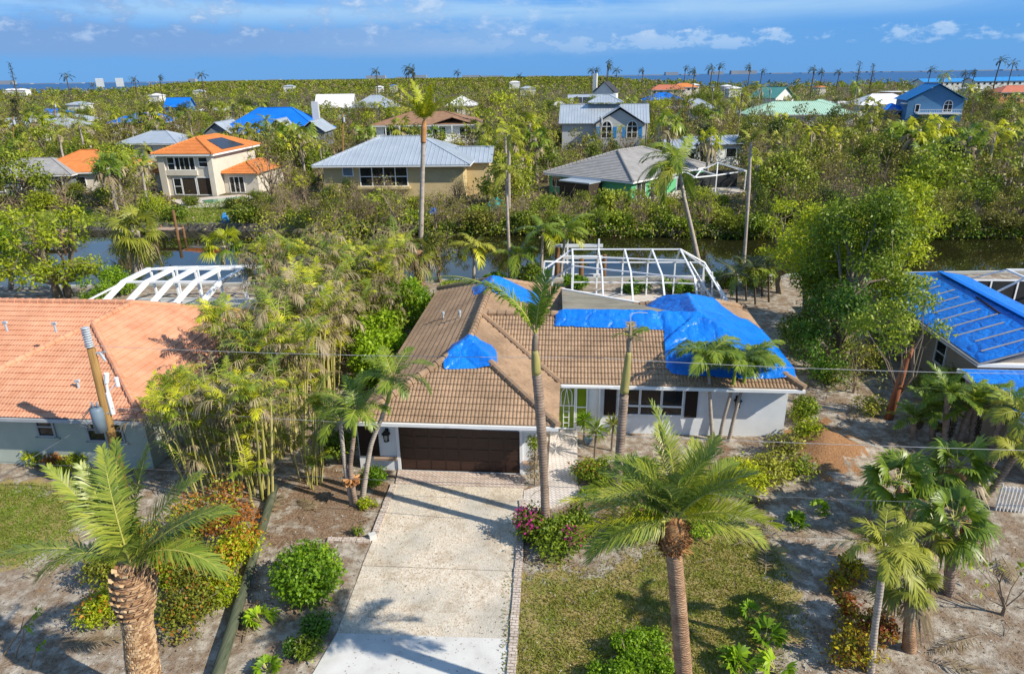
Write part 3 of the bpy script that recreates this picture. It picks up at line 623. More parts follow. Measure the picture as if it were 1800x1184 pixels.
bp_ = n_.new('ShaderNodeBump'); bp_.inputs['Strength'].default_value = 0.8; bp_.inputs['Distance'].default_value = 0.05; l_.new(nC, bp_.inputs['Height']); l_.new(bp_.outputs[0], b_.inputs['Normal'])
gme = qmesh('ground', Vg, Qg, gm, smooth=True)
ca = gme.color_attributes.new('cover', 'FLOAT_COLOR', 'POINT')
ca.data.foreach_set('color', np.stack([mg, mm, mo, np.clip((gy - 66) / 6, 0, 1) * (1 - zone(YARDS, 1.2))], -1).astype(np.float32).ravel())
tag(link('ground', gme), kind='structure')

def watermat(name, col, rough, bscale, bump, stretch=(1, 1, 1)):
    mt, n, l, b = newmat(name); b.inputs['Base Color'].default_value = col + (1,); b.inputs['Roughness'].default_value = rough; b.inputs['Specular IOR Level'].default_value = 0.6
    g = n.new('ShaderNodeNewGeometry'); mp = n.new('ShaderNodeMapping'); mp.inputs['Scale'].default_value = stretch; l.new(g.outputs['Position'], mp.inputs[0])
    z = n.new('ShaderNodeTexNoise'); z.inputs['Scale'].default_value = bscale; z.inputs['Detail'].default_value = 4; l.new(mp.outputs[0], z.inputs['Vector'])
    bp = n.new('ShaderNodeBump'); bp.inputs['Strength'].default_value = bump; bp.inputs['Distance'].default_value = 0.05; l.new(z.outputs[0], bp.inputs['Height']); l.new(bp.outputs[0], b.inputs['Normal']); return mt
mb = MB(); mb.add([(-400, 45, -.8), (400, 45, -.8), (400, 90, -.8), (-400, 90, -.8)], [(0, 1, 2, 3)])
tag(mb.build('canal_water', watermat('canal_water', (0.018, 0.018, 0.006), 0.015, 0.9, 0.05, (0.6, 1.6, 1))), kind='structure')
mb = MB(); mb.add([(-40000, 600, -.9), (40000, 600, -.9), (40000, 60000, -.9), (-40000, 60000, -.9)], [(0, 1, 2, 3)])
tag(mb.build('sea', watermat('sea_water', (0.006, 0.085, 0.24), 0.5, 0.05, 0.6)), kind='structure')

# driveway, paving, kerb bricks
def sheet(name, poly, z, th, mt, kind='structure', label=None):
    mb = MB(); mb.prism(poly, z - th, z); return tag(mb.build(name, mt), kind=kind)
dm, n, l, b = newmat('shell_aggregate')
g = n.new('ShaderNodeNewGeometry'); v1 = n.new('ShaderNodeTexVoronoi'); v1.inputs['Scale'].default_value = 22; l.new(g.outputs['Position'], v1.inputs['Vector'])
z1 = n.new('ShaderNodeTexNoise'); z1.inputs['Scale'].default_value = 0.55; z1.inputs['Detail'].default_value = 7; l.new(g.outputs['Position'], z1.inputs['Vector'])
z2 = n.new('ShaderNodeTexNoise'); z2.inputs['Scale'].default_value = 30; z2.inputs['Detail'].default_value = 4; l.new(g.outputs['Position'], z2.inputs['Vector'])
r1 = ramp(n, [(0.40, 0.30, 0.19), (0.575, 0.485, 0.37), (0.70, 0.635, 0.53), (0.26, 0.18, 0.12)], [0.0, 0.35, 0.75, 0.97]); l.new(v1.outputs['Color'], r1.inputs[0])
r2 = ramp(n, [(0.40, 0.365, 0.30), (0.54, 0.50, 0.43)], [0.35, 0.65]); l.new(z2.outputs[0], r2.inputs[0])
fx = n.new('ShaderNodeMapRange'); l.new(z1.outputs[0], fx.inputs[0]); fx.inputs[1].default_value = 0.36; fx.inputs[2].default_value = 0.56
mx = n.new('ShaderNodeMix'); mx.data_type = 'RGBA'; l.new(fx.outputs[0], mx.inputs[0]); l.new(r2.outputs[0], mx.inputs[6]); l.new(r1.outputs[0], mx.inputs[7])
z3 = n.new('ShaderNodeTexNoise'); z3.inputs['Scale'].default_value = 0.9; z3.inputs['Detail'].default_value = 9; z3.inputs['Roughness'].default_value = 0.7; l.new(g.outputs['Position'], z3.inputs['Vector'])
r9 = ramp(n, [(0.66, 0.60, 0.52), (1, 1, 1)], [0.34, 0.50]); l.new(z3.outputs[0], r9.inputs[0]); m9 = n.new('ShaderNodeMix'); m9.data_type = 'RGBA'; m9.blend_type = 'MULTIPLY'; m9.inputs[0].default_value = 0.8; l.new(mx.outputs[2], m9.inputs[6]); l.new(r9.outputs[0], m9.inputs[7])
l.new(m9.outputs[2], b.inputs['Base Color']); b.inputs['Roughness'].default_value = 0.9
bp = n.new('ShaderNodeBump'); bp.inputs['Strength'].default_value = 0.6; bp.inputs['Distance'].default_value = 0.012; l.new(v1.outputs['Distance'], bp.inputs['Height']); l.new(bp.outputs[0], b.inputs['Normal'])
M['conc'] = noisemat('pale_concrete', [(0.46, 0.45, 0.42), (0.58, 0.57, 0.54), (0.64, 0.63, 0.60)], 1.1, 0.85, 0.2, bscale=30)
def brickmat(name, c1, c2, mortar, sc, rot=0.0):
    mt, n, l, b = newmat(name); g = n.new('ShaderNodeNewGeometry'); mp = n.new('ShaderNodeMapping'); mp.inputs['Rotation'].default_value = (0, 0, rot); l.new(g.outputs['Position'], mp.inputs[0])
    bt = n.new('ShaderNodeTexBrick'); bt.inputs['Scale'].default_value = sc; bt.inputs['Color1'].default_value = c1 + (1,); bt.inputs['Color2'].default_value = c2 + (1,); bt.inputs['Mortar'].default_value = mortar + (1,)
    bt.inputs['Mortar Size'].default_value = 0.035; bt.inputs['Brick Width'].default_value = 0.5; bt.inputs['Row Height'].default_value = 0.25; l.new(mp.outputs[0], bt.inputs['Vector'])
    nz = n.new('ShaderNodeTexNoise'); nz.inputs['Scale'].default_value = 1.3; nz.inputs['Detail'].default_value = 6; l.new(g.outputs['Position'], nz.inputs['Vector'])
    mx = n.new('ShaderNodeMix'); mx.data_type = 'RGBA'; mx.blend_type = 'MULTIPLY'; mx.inputs[0].default_value = 0.55; l.new(bt.outputs[0], mx.inputs[6])
    rr = ramp(n, [(0.62, 0.6, 0.58), (1, 1, 1)], [0.3, 0.62]); l.new(nz.outputs[0], rr.inputs[0]); l.new(rr.outputs[0], mx.inputs[7]); l.new(mx.outputs[2], b.inputs['Base Color']); b.inputs['Roughness'].default_value = 0.9
    bp = n.new('ShaderNodeBump'); bp.inputs['Strength'].default_value = 0.5; bp.inputs['Distance'].default_value = 0.01; l.new(bt.outputs['Fac'], bp.inputs['Height']); bp.invert = True; l.new(bp.outputs[0], b.inputs['Normal'])
    return mt
M['paver'] = brickmat('pinkish_pavers', (0.56, 0.43, 0.36), (0.66, 0.56, 0.49), (0.34, 0.27, 0.22), 2.2, PI / 4)
M['paverw'] = brickmat('white_herringbone_pavers', (0.64, 0.57, 0.51), (0.72, 0.67, 0.61), (0.40, 0.34, 0.30), 2.2, PI / 4)
M['kerb'] = brickmat('border_bricks', (0.56, 0.46, 0.39), (0.64, 0.55, 0.48), (0.30, 0.25, 0.2), 2.4, 0.1)
sheet('driveway', [G(*p) for p in [(695, 850), (920, 858), (914, 960), (910, 1003), (637, 993), (640, 985), (657, 945)]], 0.008, 0.15, dm)
sheet('driveway', [G(*p) for p in [(910, 1004.2), (904, 1060), (901, 1122), (592, 1112), (622, 1035), (637, 994.2)]], 0.008, 0.15, dm)
sheet('driveway_apron', [G(*p) for p in [(592, 1112.3), (901, 1122.3), (893, 1260), (510, 1250)]], 0.013, 0.15, M['conc'])
sheet('garage_pavers', [G(*p) for p in [(700, 826), (922, 835), (920, 857.5), (695, 849.5)]], 0.018, 0.15, M['paver'])
sheet('walkway', [G(*p) for p in [(968, 752), (1015, 752), (1015, 850), (1018, 872), (990, 885), (918, 905), (921, 862), (962, 850)]], 0.022, 0.15, M['paverw'])
def border(label, a, bq, w, h=0.07):
    mb = MB(); A = Vector(G(*a) + (h / 2 - 0.03,)); B = Vector(G(*bq) + (h / 2 - 0.03,)); n_ = max(1, int((B - A).length / 0.22))
    for i in range(n_):
        p = A.lerp(B, (i + 0.03) / n_); q = A.lerp(B, (i + 0.97) / n_); off = Vector((rnd.uniform(-.012, .012), rnd.uniform(-.012, .012), rnd.uniform(-.006, .006))); mb.bar(p + off, q + off, w, h + 0.05)
    return tag(mb.build('brick_border', M['kerb']), label, 'garden border', 'brick borders of the driveway')
border('long brick border between the driveway and the brown mulch bed', (693, 852), (657, 944), 0.24)
border('short brick border turning away from the driveway corner by the round bush', (576, 949), (652, 950), 0.22)
border('long brick border between the driveway and the flower bed and lawn', (919, 880), (897, 1215), 0.24)

# ------------------------------------------------------------------ roofs and houses
def clip_poly_bm(bm, poly, n):
    c = sum((Vector(p) for p in poly), Vector()) / len(poly)
    for a, b in zip(poly, poly[1:] + poly[:1]):
        a = Vector(a); b = Vector(b); nn = (b - a).cross(n).normalized()
        if nn.dot(c - a) > 0: nn = -nn
        bmesh.ops.bisect_plane(bm, geom=bm.verts[:] + bm.edges[:] + bm.faces[:], plane_co=a, plane_no=nn, clear_outer=True, dist=1e-5)
def face_frame(poly):
    P = [Vector(p) for p in poly]; n = Vector()
    for i in range(len(P)): n += P[i].cross(P[(i + 1) % len(P)])
    n.normalize(); n = n if n.z > 0 else -n
    e = Vector((0, 0, 1)).cross(n); e = e.normalized() if e.length > 1e-4 else Vector((1, 0, 0))
    return P, n, e, n.cross(e)
def tile_face(mb, poly, period=0.145, course=0.32, amp=0.042, lip=0.042, k=6, mi=0, lift=0.0):
    P, n, e, t = face_frame(poly); o = min(P, key=lambda p: p.z)
    s = [(p - o).dot(e) for p in P]; tt = [(p - o).dot(t) for p in P]; s0, s1 = min(s), max(s); t0, t1 = min(tt), max(tt)
    bm = bmesh.new(); ns = max(2, int((s1 - s0) / period * k)) if amp else 2; nc = max(1, int(math.ceil((t1 - t0) / course)))
    for j in range(nc):
        ta = t0 + j * course; tb = ta + course + 0.02; ra = []; rb = []; rl = []
        jit = rnd.uniform(-.006, .006)
        for i in range(ns + 1):
            x = s0 + (s1 - s0) * i / ns; ph = (x / period) % 1.0
            w = amp * abs(math.sin(PI * ph)) ** 0.7
            base = o + e * x
            ra.append(bm.verts.new(base + t * (ta + jit) + n * (w + lip + lift))); rb.append(bm.verts.new(base + t * tb + n * (w + lift))); rl.append(bm.verts.new(base + t * (ta + jit) + n * (w * 0.5 - 0.02 + lift)))
        for i in range(ns):
            bm.faces.new((ra[i], ra[i + 1], rb[i + 1], rb[i])); bm.faces.new((rl[i], rl[i + 1], ra[i + 1], ra[i]))
    clip_poly_bm(bm, [tuple(p) for p in P], n)
    bm.verts.index_update(); mb.add([v.co[:] for v in bm.verts], [tuple(v.index for v in f.verts) for f in bm.faces], mi); bm.free()
def flat_face(mb, poly, mi=0, th=0.06):
    P, n, e, t = face_frame(poly); k = len(P)
    if (P[1] - P[0]).cross(P[2] - P[0]).dot(n) < 0: P = P[::-1]
    mb.add(P + [p - Vector((0, 0, th)) for p in P], [tuple(range(k)), tuple(range(2 * k - 1, k - 1, -1))] + [(i, k + i, k + (i + 1) % k, (i + 1) % k) for i in range(k)], mi)
def seam_face(mb, poly, gap=0.6, w=0.05, h=0.05, mi=0):
    flat_face(mb, poly, mi); P, n, e, t = face_frame(poly); o = P[0]; Q = [((p - o).dot(e), (p - o).dot(t)) for p in P]
    s0 = min(q[0] for q in Q); s1 = max(q[0] for q in Q); x = s0 + gap * 0.5
    while x < s1:
        hits = []
        for (a0, b0), (a1, b1) in zip(Q, Q[1:] + Q[:1]):
            if (a0 - x) * (a1 - x) < 0: hits.append(b0 + (x - a0) / (a1 - a0) * (b1 - b0))
        if len(hits) >= 2 and max(hits) - min(hits) > 0.2: mb.bar(o + e * x + t * min(hits) + n * h * .5, o + e * x + t * max(hits) + n * h * .5, w, h, mi, up=n)
        x += gap
def caps(mb, a, b, r=0.12, l=0.36, mi=0, lift=0.04):
    a = Vector(a); b = Vector(b)
    if a.z > b.z: a, b = b, a
    L = (b - a).length; n = max(1, int(L / l)); up = Vector((0, 0, lift))
    for i in range(n):
        p = a.lerp(b, i / n) + up; q = a.lerp(b, min(1, (i + 1.12) / n)) + up
        mb.tube([p, p.lerp(q, 0.5), q], [r * 1.12, r, r * 0.84], 9, mi)
def window(parent, frame, u0, u1, z0, z1, cols=1, rows=1, mf=None, mg=None, fw_=0.06, dep=0.07, arch=False):
    """frame(u, z, d) -> local point on the wall, d outwards; a window of frame and pane"""
    mf = mf or M['white']; mg = mg or M['glass']; fb = MB(); gb = MB()
    def slab(mbx, a, b, c, d_, e0, e1):
        q = [frame(a, c, e0), frame(b, c, e0), frame(b, d_, e0), frame(a, d_, e0), frame(a, c, e1), frame(b, c, e1), frame(b, d_, e1), frame(a, d_, e1)]
        mbx.add(q, [(0, 3, 2, 1), (4, 5, 6, 7), (0, 1, 5, 4), (1, 2, 6, 5), (2, 3, 7, 6), (3, 0, 4, 7)])
    e = fw_
    slab(fb, u0 - e, u0, z0 - e, z1 + e, -.02, dep); slab(fb, u1, u1 + e, z0 - e, z1 + e, -.02, dep); slab(fb, u0, u1, z1, z1 + e, -.02, dep - .003); slab(fb, u0 - .02, u1 + .02, z0 - e, z0, -.02, dep + .02)
    for i in range(1, cols): x = u0 + (u1 - u0) * i / cols; slab(fb, x - e * .5, x + e * .5, z0, z1, 0, dep - .01)
    for i in range(1, rows): x = z0 + (z1 - z0) * i / rows; slab(fb, u0, u1, x - e * .4, x + e * .4, 0, dep - .015)
    if arch:
        c = (u0 + u1) / 2; r = (u1 - u0) / 2; k = 10; vs = []; vo = []
        for i in range(k + 1):
            a = PI * i / k; vs.append(frame(c + r * math.cos(a), z1 + e + r * math.sin(a), 0.03)); vo.append((c, a))
        gb.add(vs, [tuple(range(k + 1))])
        for i in range(k): fb.bar(frame(c + r * math.cos(PI * i / k), z1 + e + r * math.sin(PI * i / k), dep * .5), frame(c + r * math.cos(PI * (i + 1) / k), z1 + e + r * math.sin(PI * (i + 1) / k), dep * .5), e * 1.3)
        fb.bar(frame(c, z1 + e, dep * .5), frame(c, z1 + e + r, dep * .5), e * .8)
    slab(gb, u0, u1, z0, z1, -.01, 0.02)
    o = fb.build('window', mf, parent); gb.build('pane', mg, o); return o
def hip_faces(u0, u1, v0, v1, ze, s):
    w, d = u1 - u0, v1 - v0; h = min(w, d) / 2; zr = ze + h * s
    if d >= w: A = ((u0 + u1) / 2, v0 + h, zr); B = ((u0 + u1) / 2, v1 - h, zr); F = [[(u0, v0, ze), (u1, v0, ze), A], [(u1, v0, ze), (u1, v1, ze), B, A], [(u1, v1, ze), (u0, v1, ze), B], [(u0, v1, ze), (u0, v0, ze), A, B]]
    else: A = (u0 + h, (v0 + v1) / 2, zr); B = (u1 - h, (v0 + v1) / 2, zr); F = [[(u0, v0, ze), (u1, v0, ze), B, A], [(u1, v0, ze), (u1, v1, ze), B], [(u1, v1, ze), (u0, v1, ze), A, B], [(u0, v1, ze), (u0, v0, ze), A]]
    if abs(w - d) < 1e-6: F = [[p for i, p in enumerate(f) if p not in f[:i]] for f in F]
    C = [(A, B)] + [((x, y, ze), min((A, B), key=lambda q: abs(q[0] - x) + abs(q[1] - y))) for x in (u0, u1) for y in (v0, v1)]
    return F, C, zr
def gable_faces(u0, u1, v0, v1, ze, s, axis):
    if axis == 'u': zr = ze + (v1 - v0) / 2 * s; m_ = (v0 + v1) / 2; return [[(u0, v0, ze), (u1, v0, ze), (u1, m_, zr), (u0, m_, zr)], [(u1, v1, ze), (u0, v1, ze), (u0, m_, zr), (u1, m_, zr)]], [((u0, m_, zr), (u1, m_, zr))], zr
    zr = ze + (u1 - u0) / 2 * s; m_ = (u0 + u1) / 2; return [[(u0, v1, ze), (u0, v0, ze), (m_, v0, zr), (m_, v1, zr)], [(u1, v0, ze), (u1, v1, ze), (m_, v1, zr), (m_, v0, zr)]], [((m_, v0, zr), (m_, v1, zr))], zr
def roof_part(parent, faces, capl, style, mt, name='roof'):
    mb = MB()
    for f in faces:
        if style == 'tile': tile_face(mb, f)
        elif style == 'tilefar': tile_face(mb, f, 0.30, 0.42, 0.05, 0.05, 4)
        elif style == 'course': tile_face(mb, f, 1, 0.40, 0.0, 0.05)
        elif style == 'seam': seam_face(mb, f)
        else: flat_face(mb, f)
    for a, b in capl:
        if (Vector(a) - Vector(b)).length < 0.05: continue
        if style in ('tile', 'tilefar', 'course'): caps(mb, a, b, 0.155 if style == 'tile' else 0.16, 0.42 if style == 'tile' else 0.5, lift=.07)
        else: mb.bar(Vector(a) + Vector((0, 0, .03)), Vector(b) + Vector((0, 0, .03)), 0.25, 0.06)
    return mb.build(name, mt, parent)
def walls(parent, rects, mt, z1, name='wall', z0=-0.3):
    mb = MB()
    for i, (u0, u1, v0, v1) in enumerate(rects): mb.box(u0, u1, v0, v1, z0, z1 - 0.004 * i)
    return mb.build(name, mt, parent)
def fascia(parent, rects, ze, mt, th=0.16, name='fascia'):
    mb = MB()
    for i, (u0, u1, v0, v1) in enumerate(rects): mb.box(u0 + .03, u1 - .03, v0 + .03, v1 - .03, ze - th + .005 * i, ze - 0.012 - .005 * i)
    return mb.build(name, mt, parent)
FRONT = lambda v: (lambda u, z, d: (u, v - d, z))
RIGHT = lambda u0: (lambda u, z, d: (u0 + d, u, z))

# ---- the white house with the tan roof
E0, SL, HW = 2.55, 0.46, 3.85
ZR = E0 + HW * SL
mh = empty('house', (HO[0], HO[1], 0), YAW, 'white single storey house with tan barrel tile roof patched by blue tarps', 'house')
walls(mh, [(0.35, 7.1, 0.8, 16.6), (7.05, 17.4, 4.45, 10.9), (10.75, 17.35, 9, 13.7)], M['stucco'], 2.45)
RECTS = [(0, 7.7, 0, 17.3), (0, 17.8, 3.8, 11.5), (10.1, 17.8, 3.8, 14.4)]
def roofz(u, v):
    z = 0
    for a, b, c, d in RECTS:
        if a <= u <= b and c <= v <= d: z = max(z, E0 + SL * min(u - a, b - u, v - c, d - v))
    return z if z else E0
ap, cr, re = (3.85, 3.85, ZR), (3.85, 7.65, ZR), (3.85, 13.45, ZR); ee, pr_ = (13.95, 7.65, ZR), (13.95, 10.55, ZR)
faces = [[(0, 0, E0), (7.7, 0, E0), ap], [(0, 17.3, E0), (0, 0, E0), ap, re], [(7.7, 0, E0), (7.7, 3.8, E0), cr, ap], [cr, (7.7, 11.5, E0), (7.7, 17.3, E0), re], [(7.7, 17.3, E0), (0, 17.3, E0), re],
         [(7.7, 3.8, E0), (17.8, 3.8, E0), ee, cr], [(10.1, 11.5, E0), (7.7, 11.5, E0), cr, ee], [(17.8, 3.8, E0), (17.8, 14.4, E0), pr_, ee], [ee, pr_, (10.1, 14.4, E0), (10.1, 11.5, E0)], [(17.8, 14.4, E0), (10.1, 14.4, E0), pr_]]
rf = roof_part(mh, faces, [(ap, cr), (cr, re), ((0, 0, E0), ap), ((7.7, 0, E0), ap), (re, (0, 17.3, E0)), (re, (7.7, 17.3, E0)), (cr, ee), ((7.7, 3.8, E0), cr), ((17.8, 3.8, E0), ee), (ee, pr_), (pr_, (17.8, 14.4, E0))], 'tile', M['tile'])
for u, v in ((1.7, 9.6), (2.75, 8.4)):
    mb = MB(); z = roofz(u, v); mb.tube([(u, v, z - .1), (u, v, z + .32)], [.05, .05], 8); mb.tube([(u, v, z + .3), (u, v, z + .42)], [.085, .07], 8); mb.build('vent_pipe', M['ceramic'], rf)
fascia(mh, [(0, 7.7, 0, 17.3), (7.7, 17.8, 3.8, 11.5), (10.1, 17.8, 11.5, 14.4)], E0, M['white'], 0.14)
mb = MB(); mb.box(-.02, 7.72, -.10, .03, E0 - .13, E0 - .0); mb.box(7.74, 17.82, 3.70, 3.83, E0 - .13, E0 - .0); mb.build('gutter', M['white'], mh)
mb = MB(); mb.box(7.78, 9.9, 3.60, 3.70, E0 - .06, E0 + .02); mb.build('awning_rail', M['white'], mh)
# garage door, pier ledge, side window
mb = MB(); mb.box(1.39, 6.2, 0.79, 0.9, 0, 2.14)
for r_ in range(4):
    for c_ in range(8): mb.box(1.39 + .06 + c_ * .6, 1.39 + .06 + c_ * .6 + .5, 0.772, 0.80, .05 + r_ * .53, .05 + r_ * .53 + .43)
mb.build('garage_door', M['brown'], mh)
mb = MB(); mb.box(1.27, 1.39, 0.74, 0.83, 0, 2.26); mb.box(6.2, 6.32, 0.74, 0.83, 0, 2.26); mb.box(1.39, 6.2, 0.743, 0.83, 2.14, 2.26); mb.build('garage_door_frame', M['white'], mh)
mb = MB(); mb.box(0.33, 1.27, 0.6, 0.81, 0.50, 0.58); mb.build('brick_ledge', M['deckwood'], mh)
mb = MB(); mb.box(6.32, 7.12, 0.6, 0.81, 0.50, 0.58); mb.build('brick_ledge', M['deckwood'], mh)
mb = MB(); mb.box(-.25, 0.55, 0.74, 0.79, 0.60, 1.98); mb.build('shutter', M['shutter'], mh)
mb = MB(); mb.box(-.3, 0.4, 0.79, 1.1, -.3, 2.42); mb.build('wing_wall', M['stucco'], mh)
def lantern(u, v, z, parent):
    mb = MB(); mb.box(u - .07, u + .07, v - .03, v, z + .12, z + .36); mb.bar((u, v - .03, z + .3), (u, v - .17, z + .34), .035)
    for i in range(4):
        a = PI / 4 + i * PI / 2; a2 = a + PI / 2; mb.bar((u + .09 * math.cos(a), v - .17 + .09 * math.sin(a), z - .12), (u + .13 * math.cos(a), v - .17 + .13 * math.sin(a), z + .2), .025)
        for zz, rr in ((z - .12, .09), (z + .2, .13)): mb.bar((u + rr * math.cos(a), v - .17 + rr * math.sin(a), zz), (u + rr * math.cos(a2), v - .17 + rr * math.sin(a2), zz), .03)
    mb.tube([(u, v - .17, z + .2), (u, v - .17, z + .27), (u, v - .17, z + .36)], [.19, .12, .03], 8)
    mb.tube([(u, v - .17, z - .16), (u, v - .17, z - .12)], [.03, .12], 8)
    o = mb.build('wall_lantern', M['black'], parent); g = MB(); g.tube([(u, v - .17, z - .1), (u, v - .17, z + .19)], [.06, .09], 8); g.build('lamp_glass', M['lampglass'], o)
lantern(0.92, 0.80, 1.5, mh); lantern(15.3, 4.45, 1.55, mh)
# entry: gate with arch, side pane, spout
fV = FRONT(4.45)
gd = MB()
gd.box(7.62, 8.36, 4.44, 4.52, 0.1, 2.18); og = gd.build('entry_door', M['greenglass'], mh)
gt = MB()
for x in (7.64, 8.36): gt.bar((x, 4.40, 0.08), (x, 4.40, 2.2), .05)
gt.bar((7.62, 4.40, 2.2), (8.38, 4.40, 2.2), .05); gt.bar((7.62, 4.40, .12), (8.38, 4.40, .12), .05); gt.bar((7.64, 4.40, 1.25), (8.36, 4.40, 1.25), .03)
ar = [(8.0 + .24 * math.cos(PI * i / 10), 1.75 + .36 * math.sin(PI * i / 10)) for i in range(11)]
for p, q in zip(ar, ar[1:]): gt.bar((p[0], 4.40, p[1]), (q[0], 4.40, q[1]), .03)
for x in (7.76, 8.24): gt.bar((x, 4.40, 1.25), (x, 4.40, 1.75), .03)
for x in (7.88, 8.12): gt.bar((x, 4.40, .12), (x, 4.40, 1.25), .03)
for z in (.4, .68, .96): gt.bar((7.88, 4.40, z), (8.12, 4.40, z), .025)
gt.bar((7.88, 4.40, 1.25), (8.0, 4.40, 2.1), .025); gt.bar((8.12, 4.40, 1.25), (8.0, 4.40, 2.1), .025)
gt.build('security_gate', M['alu'], og)
window(mh, fV, 8.46, 8.86, 0.25, 2.12, 1, 2, mg=M['greenglass'])
mb = MB(); mb.tube([(9.45, 4.36, 0), (9.45, 4.36, 2.1), (9.45, 3.9, 2.35)], .05, 8); mb.build('downspout', M['white'], mh)
for u in (9.9, 13.38):
    mb = MB(); mb.box(u - .26, u + .26, 4.40, 4.46, 0.82, 2.14)
    for k in range(14): mb.box(u - .21, u + .21, 4.385, 4.402, 0.88 + k * .088, .945 + k * .088)
    mb.build('shutter', M['shutter'], mh)
for i in range(3):
    u0 = 10.3 + i * .925; fo = window(mh, fV, u0, u0 + .83, 1.36, 2.10); window(mh, fV, u0, u0 + .83, 0.92, 1.28)
# low-slope lanai roof at the back
lan = [(7.75, 8.2, ZR - .12), (13.2, 8.6, ZR - .12), (13.3, 13.7, 2.72), (10.65, 15.2, 2.72), (7.6, 17.0, 2.72)]
mb = MB(); mb.add(lan + [(a, b, c - .1) for a, b, c in lan], [(0, 1, 2, 3, 4), (9, 8, 7, 6, 5)] + [(i, 5 + i, 5 + (i + 1) % 5, (i + 1) % 5) for i in range(5)]); lr_ = mb.build('lanai_roof', M['flat'], mh)
for k_ in range(1, 8):
    t = k_ / 8; a = Vector(lan[0]).lerp(Vector(lan[4]), t); b2 = Vector(lan[1]).lerp(Vector(lan[2]), min(1, t * 1.2)); mb = MB(); mb.bar(a + Vector((.05, 0, .012)), b2 + Vector((-.05, 0, .012)), .07, .02); mb.build('lap_seam', M['shingle'] if k_ % 3 else M['tileb'], lr_)
mb = MB(); mb.bar(lan[2], lan[3], .16, .2); mb.bar(lan[3], lan[4], .16, .2)
for u, v in ((10.7, 15.0), (8.2, 16.4), (12.6, 13.9)): mb.bar((u, v, -.1), (u, v, 2.65), .14)
mb.build('lanai_post', M['white'], mh)

# ---- tarpaulins on roofs
def onroof(px, py, hf, fr):
    d = ray(px, py); best = None; t = 10.0
    while t < 90:
        x, y, z = d[0] * t, d[1] * t, CAMH + d[2] * t; u, v = fr(x, y)
        if z < hf(u, v): return (u, v)
        t += 0.02
    return fr(d[0] * t, d[1] * t)
def ridgehump(u, v):
    h = 0
    for a, b, c, d in RECTS:
        if a <= u <= b and c <= v <= d:
            q = sorted((u - a, b - u, v - c, d - v))
            if E0 + SL * q[0] > roofz(u, v) - .01: h = max(h, .11 * max(0, 1 - (q[1] - q[0]) / .9))
    return h
def inside(u, v, P):
    c = False; j = len(P) - 1
    for i in range(len(P)):
        if (P[i][1] > v) != (P[j][1] > v) and u < (P[j][0] - P[i][0]) * (v - P[i][1]) / (P[j][1] - P[i][1]) + P[i][0]: c = not c
        j = i
    return c
def near_edge(u, v, P):
    best = (9e9, u, v)
    for a, b in zip(P, P[1:] + P[:1]):
        ex, ey = b[0] - a[0], b[1] - a[1]; t = max(0, min(1, ((u - a[0]) * ex + (v - a[1]) * ey) / (ex * ex + ey * ey + 1e-9))); x, y = a[0] + t * ex, a[1] + t * ey; d = math.hypot(u - x, v - y)
        if d < best[0]: best = (d, x, y)
    return best
def tarp(label, polyuv, hf, origin, yaw, mt, cell=0.09, lift=0.09, wr=0.05, seed=1, extra=None, group=None):
    us = [p[0] for p in polyuv]; vs = [p[1] for p in polyuv]; u0, v0 = min(us), min(vs); nu = int((max(us) - u0) / cell) + 2; nv = int((max(vs) - v0) / cell) + 2
    vid = {}; V = []; F = []
    def vert(i, j):
        if (i, j) in vid: return vid[(i, j)]
        u, v = u0 + i * cell, v0 + j * cell; ins = inside(u, v, polyuv); d, x, y = near_edge(u, v, polyuv)
        if not ins or d < cell * 0.45: u, v = x, y
        e = min(1, d / 0.35) if ins else 0
        wu = u + .5 * mnoise.noise((u * .8, v * .8, seed + 9)); wv = v + .5 * mnoise.noise((u * .8, v * .8, seed + 4))
        nz = mnoise.noise((u * 0.7 + seed, v * 0.7, 3)) * .8 + (.5 - abs(mnoise.noise((wu * 1.6, wv * 3.6 + seed, 1)))) * 1.0 + (.5 - abs(mnoise.noise((wu * 4.5 + wv * 1.5, wv * 1.2 - wu * .4, seed)))) * 1.1 + (.5 - abs(mnoise.noise((wu * 2 - wv * 5, wv * 2.2 + wu, seed + 2)))) * .7
        zs = [hf(u + a, v + b) for a, b in ((0, 0), (.12, 0), (-.12, 0), (0, .12), (0, -.12))]
        V.append((u, v, max(zs[0], sum(zs) / 5) + lift * (0.45 + 0.55 * e) + wr * nz * (0.35 + 0.65 * e) * 0.6 + (extra(u, v) if extra else 0))); vid[(i, j)] = len(V) - 1; return len(V) - 1
    for i in range(nu):
        for j in range(nv):
            if inside(u0 + (i + .5) * cell, v0 + (j + .5) * cell, polyuv): F.append((vert(i, j), vert(i + 1, j), vert(i + 1, j + 1), vert(i, j + 1)))
    mb = MB(); mb.add(V, F); o = mb.build('tarpaulin', mt, None, True); o.location = (origin[0], origin[1], 0); o.rotation_euler = (0, 0, yaw)
    return tag(o, label, 'tarpaulin', group)
TG = 'blue tarps on the tan roof'
R = lambda pts: [onroof(x, y, roofz, WL) for x, y in pts]
tarp('small crumpled blue tarp wrapped over the garage hip of the tan roof', R([(823, 594), (795, 607), (780, 630), (780, 652), (874, 649), (874, 622), (866, 610)]), roofz, HO, YAW, M['tarp'], 0.05, 0.12, 0.09, 3, extra=ridgehump, group=TG)
tarp('torn blue tarp over the far ridge end behind the palm frond', [(2.6, 13.7), (3.0, 11.6), (3.85, 11.2), (4.8, 11.3), (6.6, 12.5), (6.2, 14.4), (3.85, 14.0)], roofz, HO, YAW, M['tarp'], 0.07, 0.12, 0.08, 5, extra=ridgehump, group=TG)
q0 = R([(974, 576), (1166, 583)])
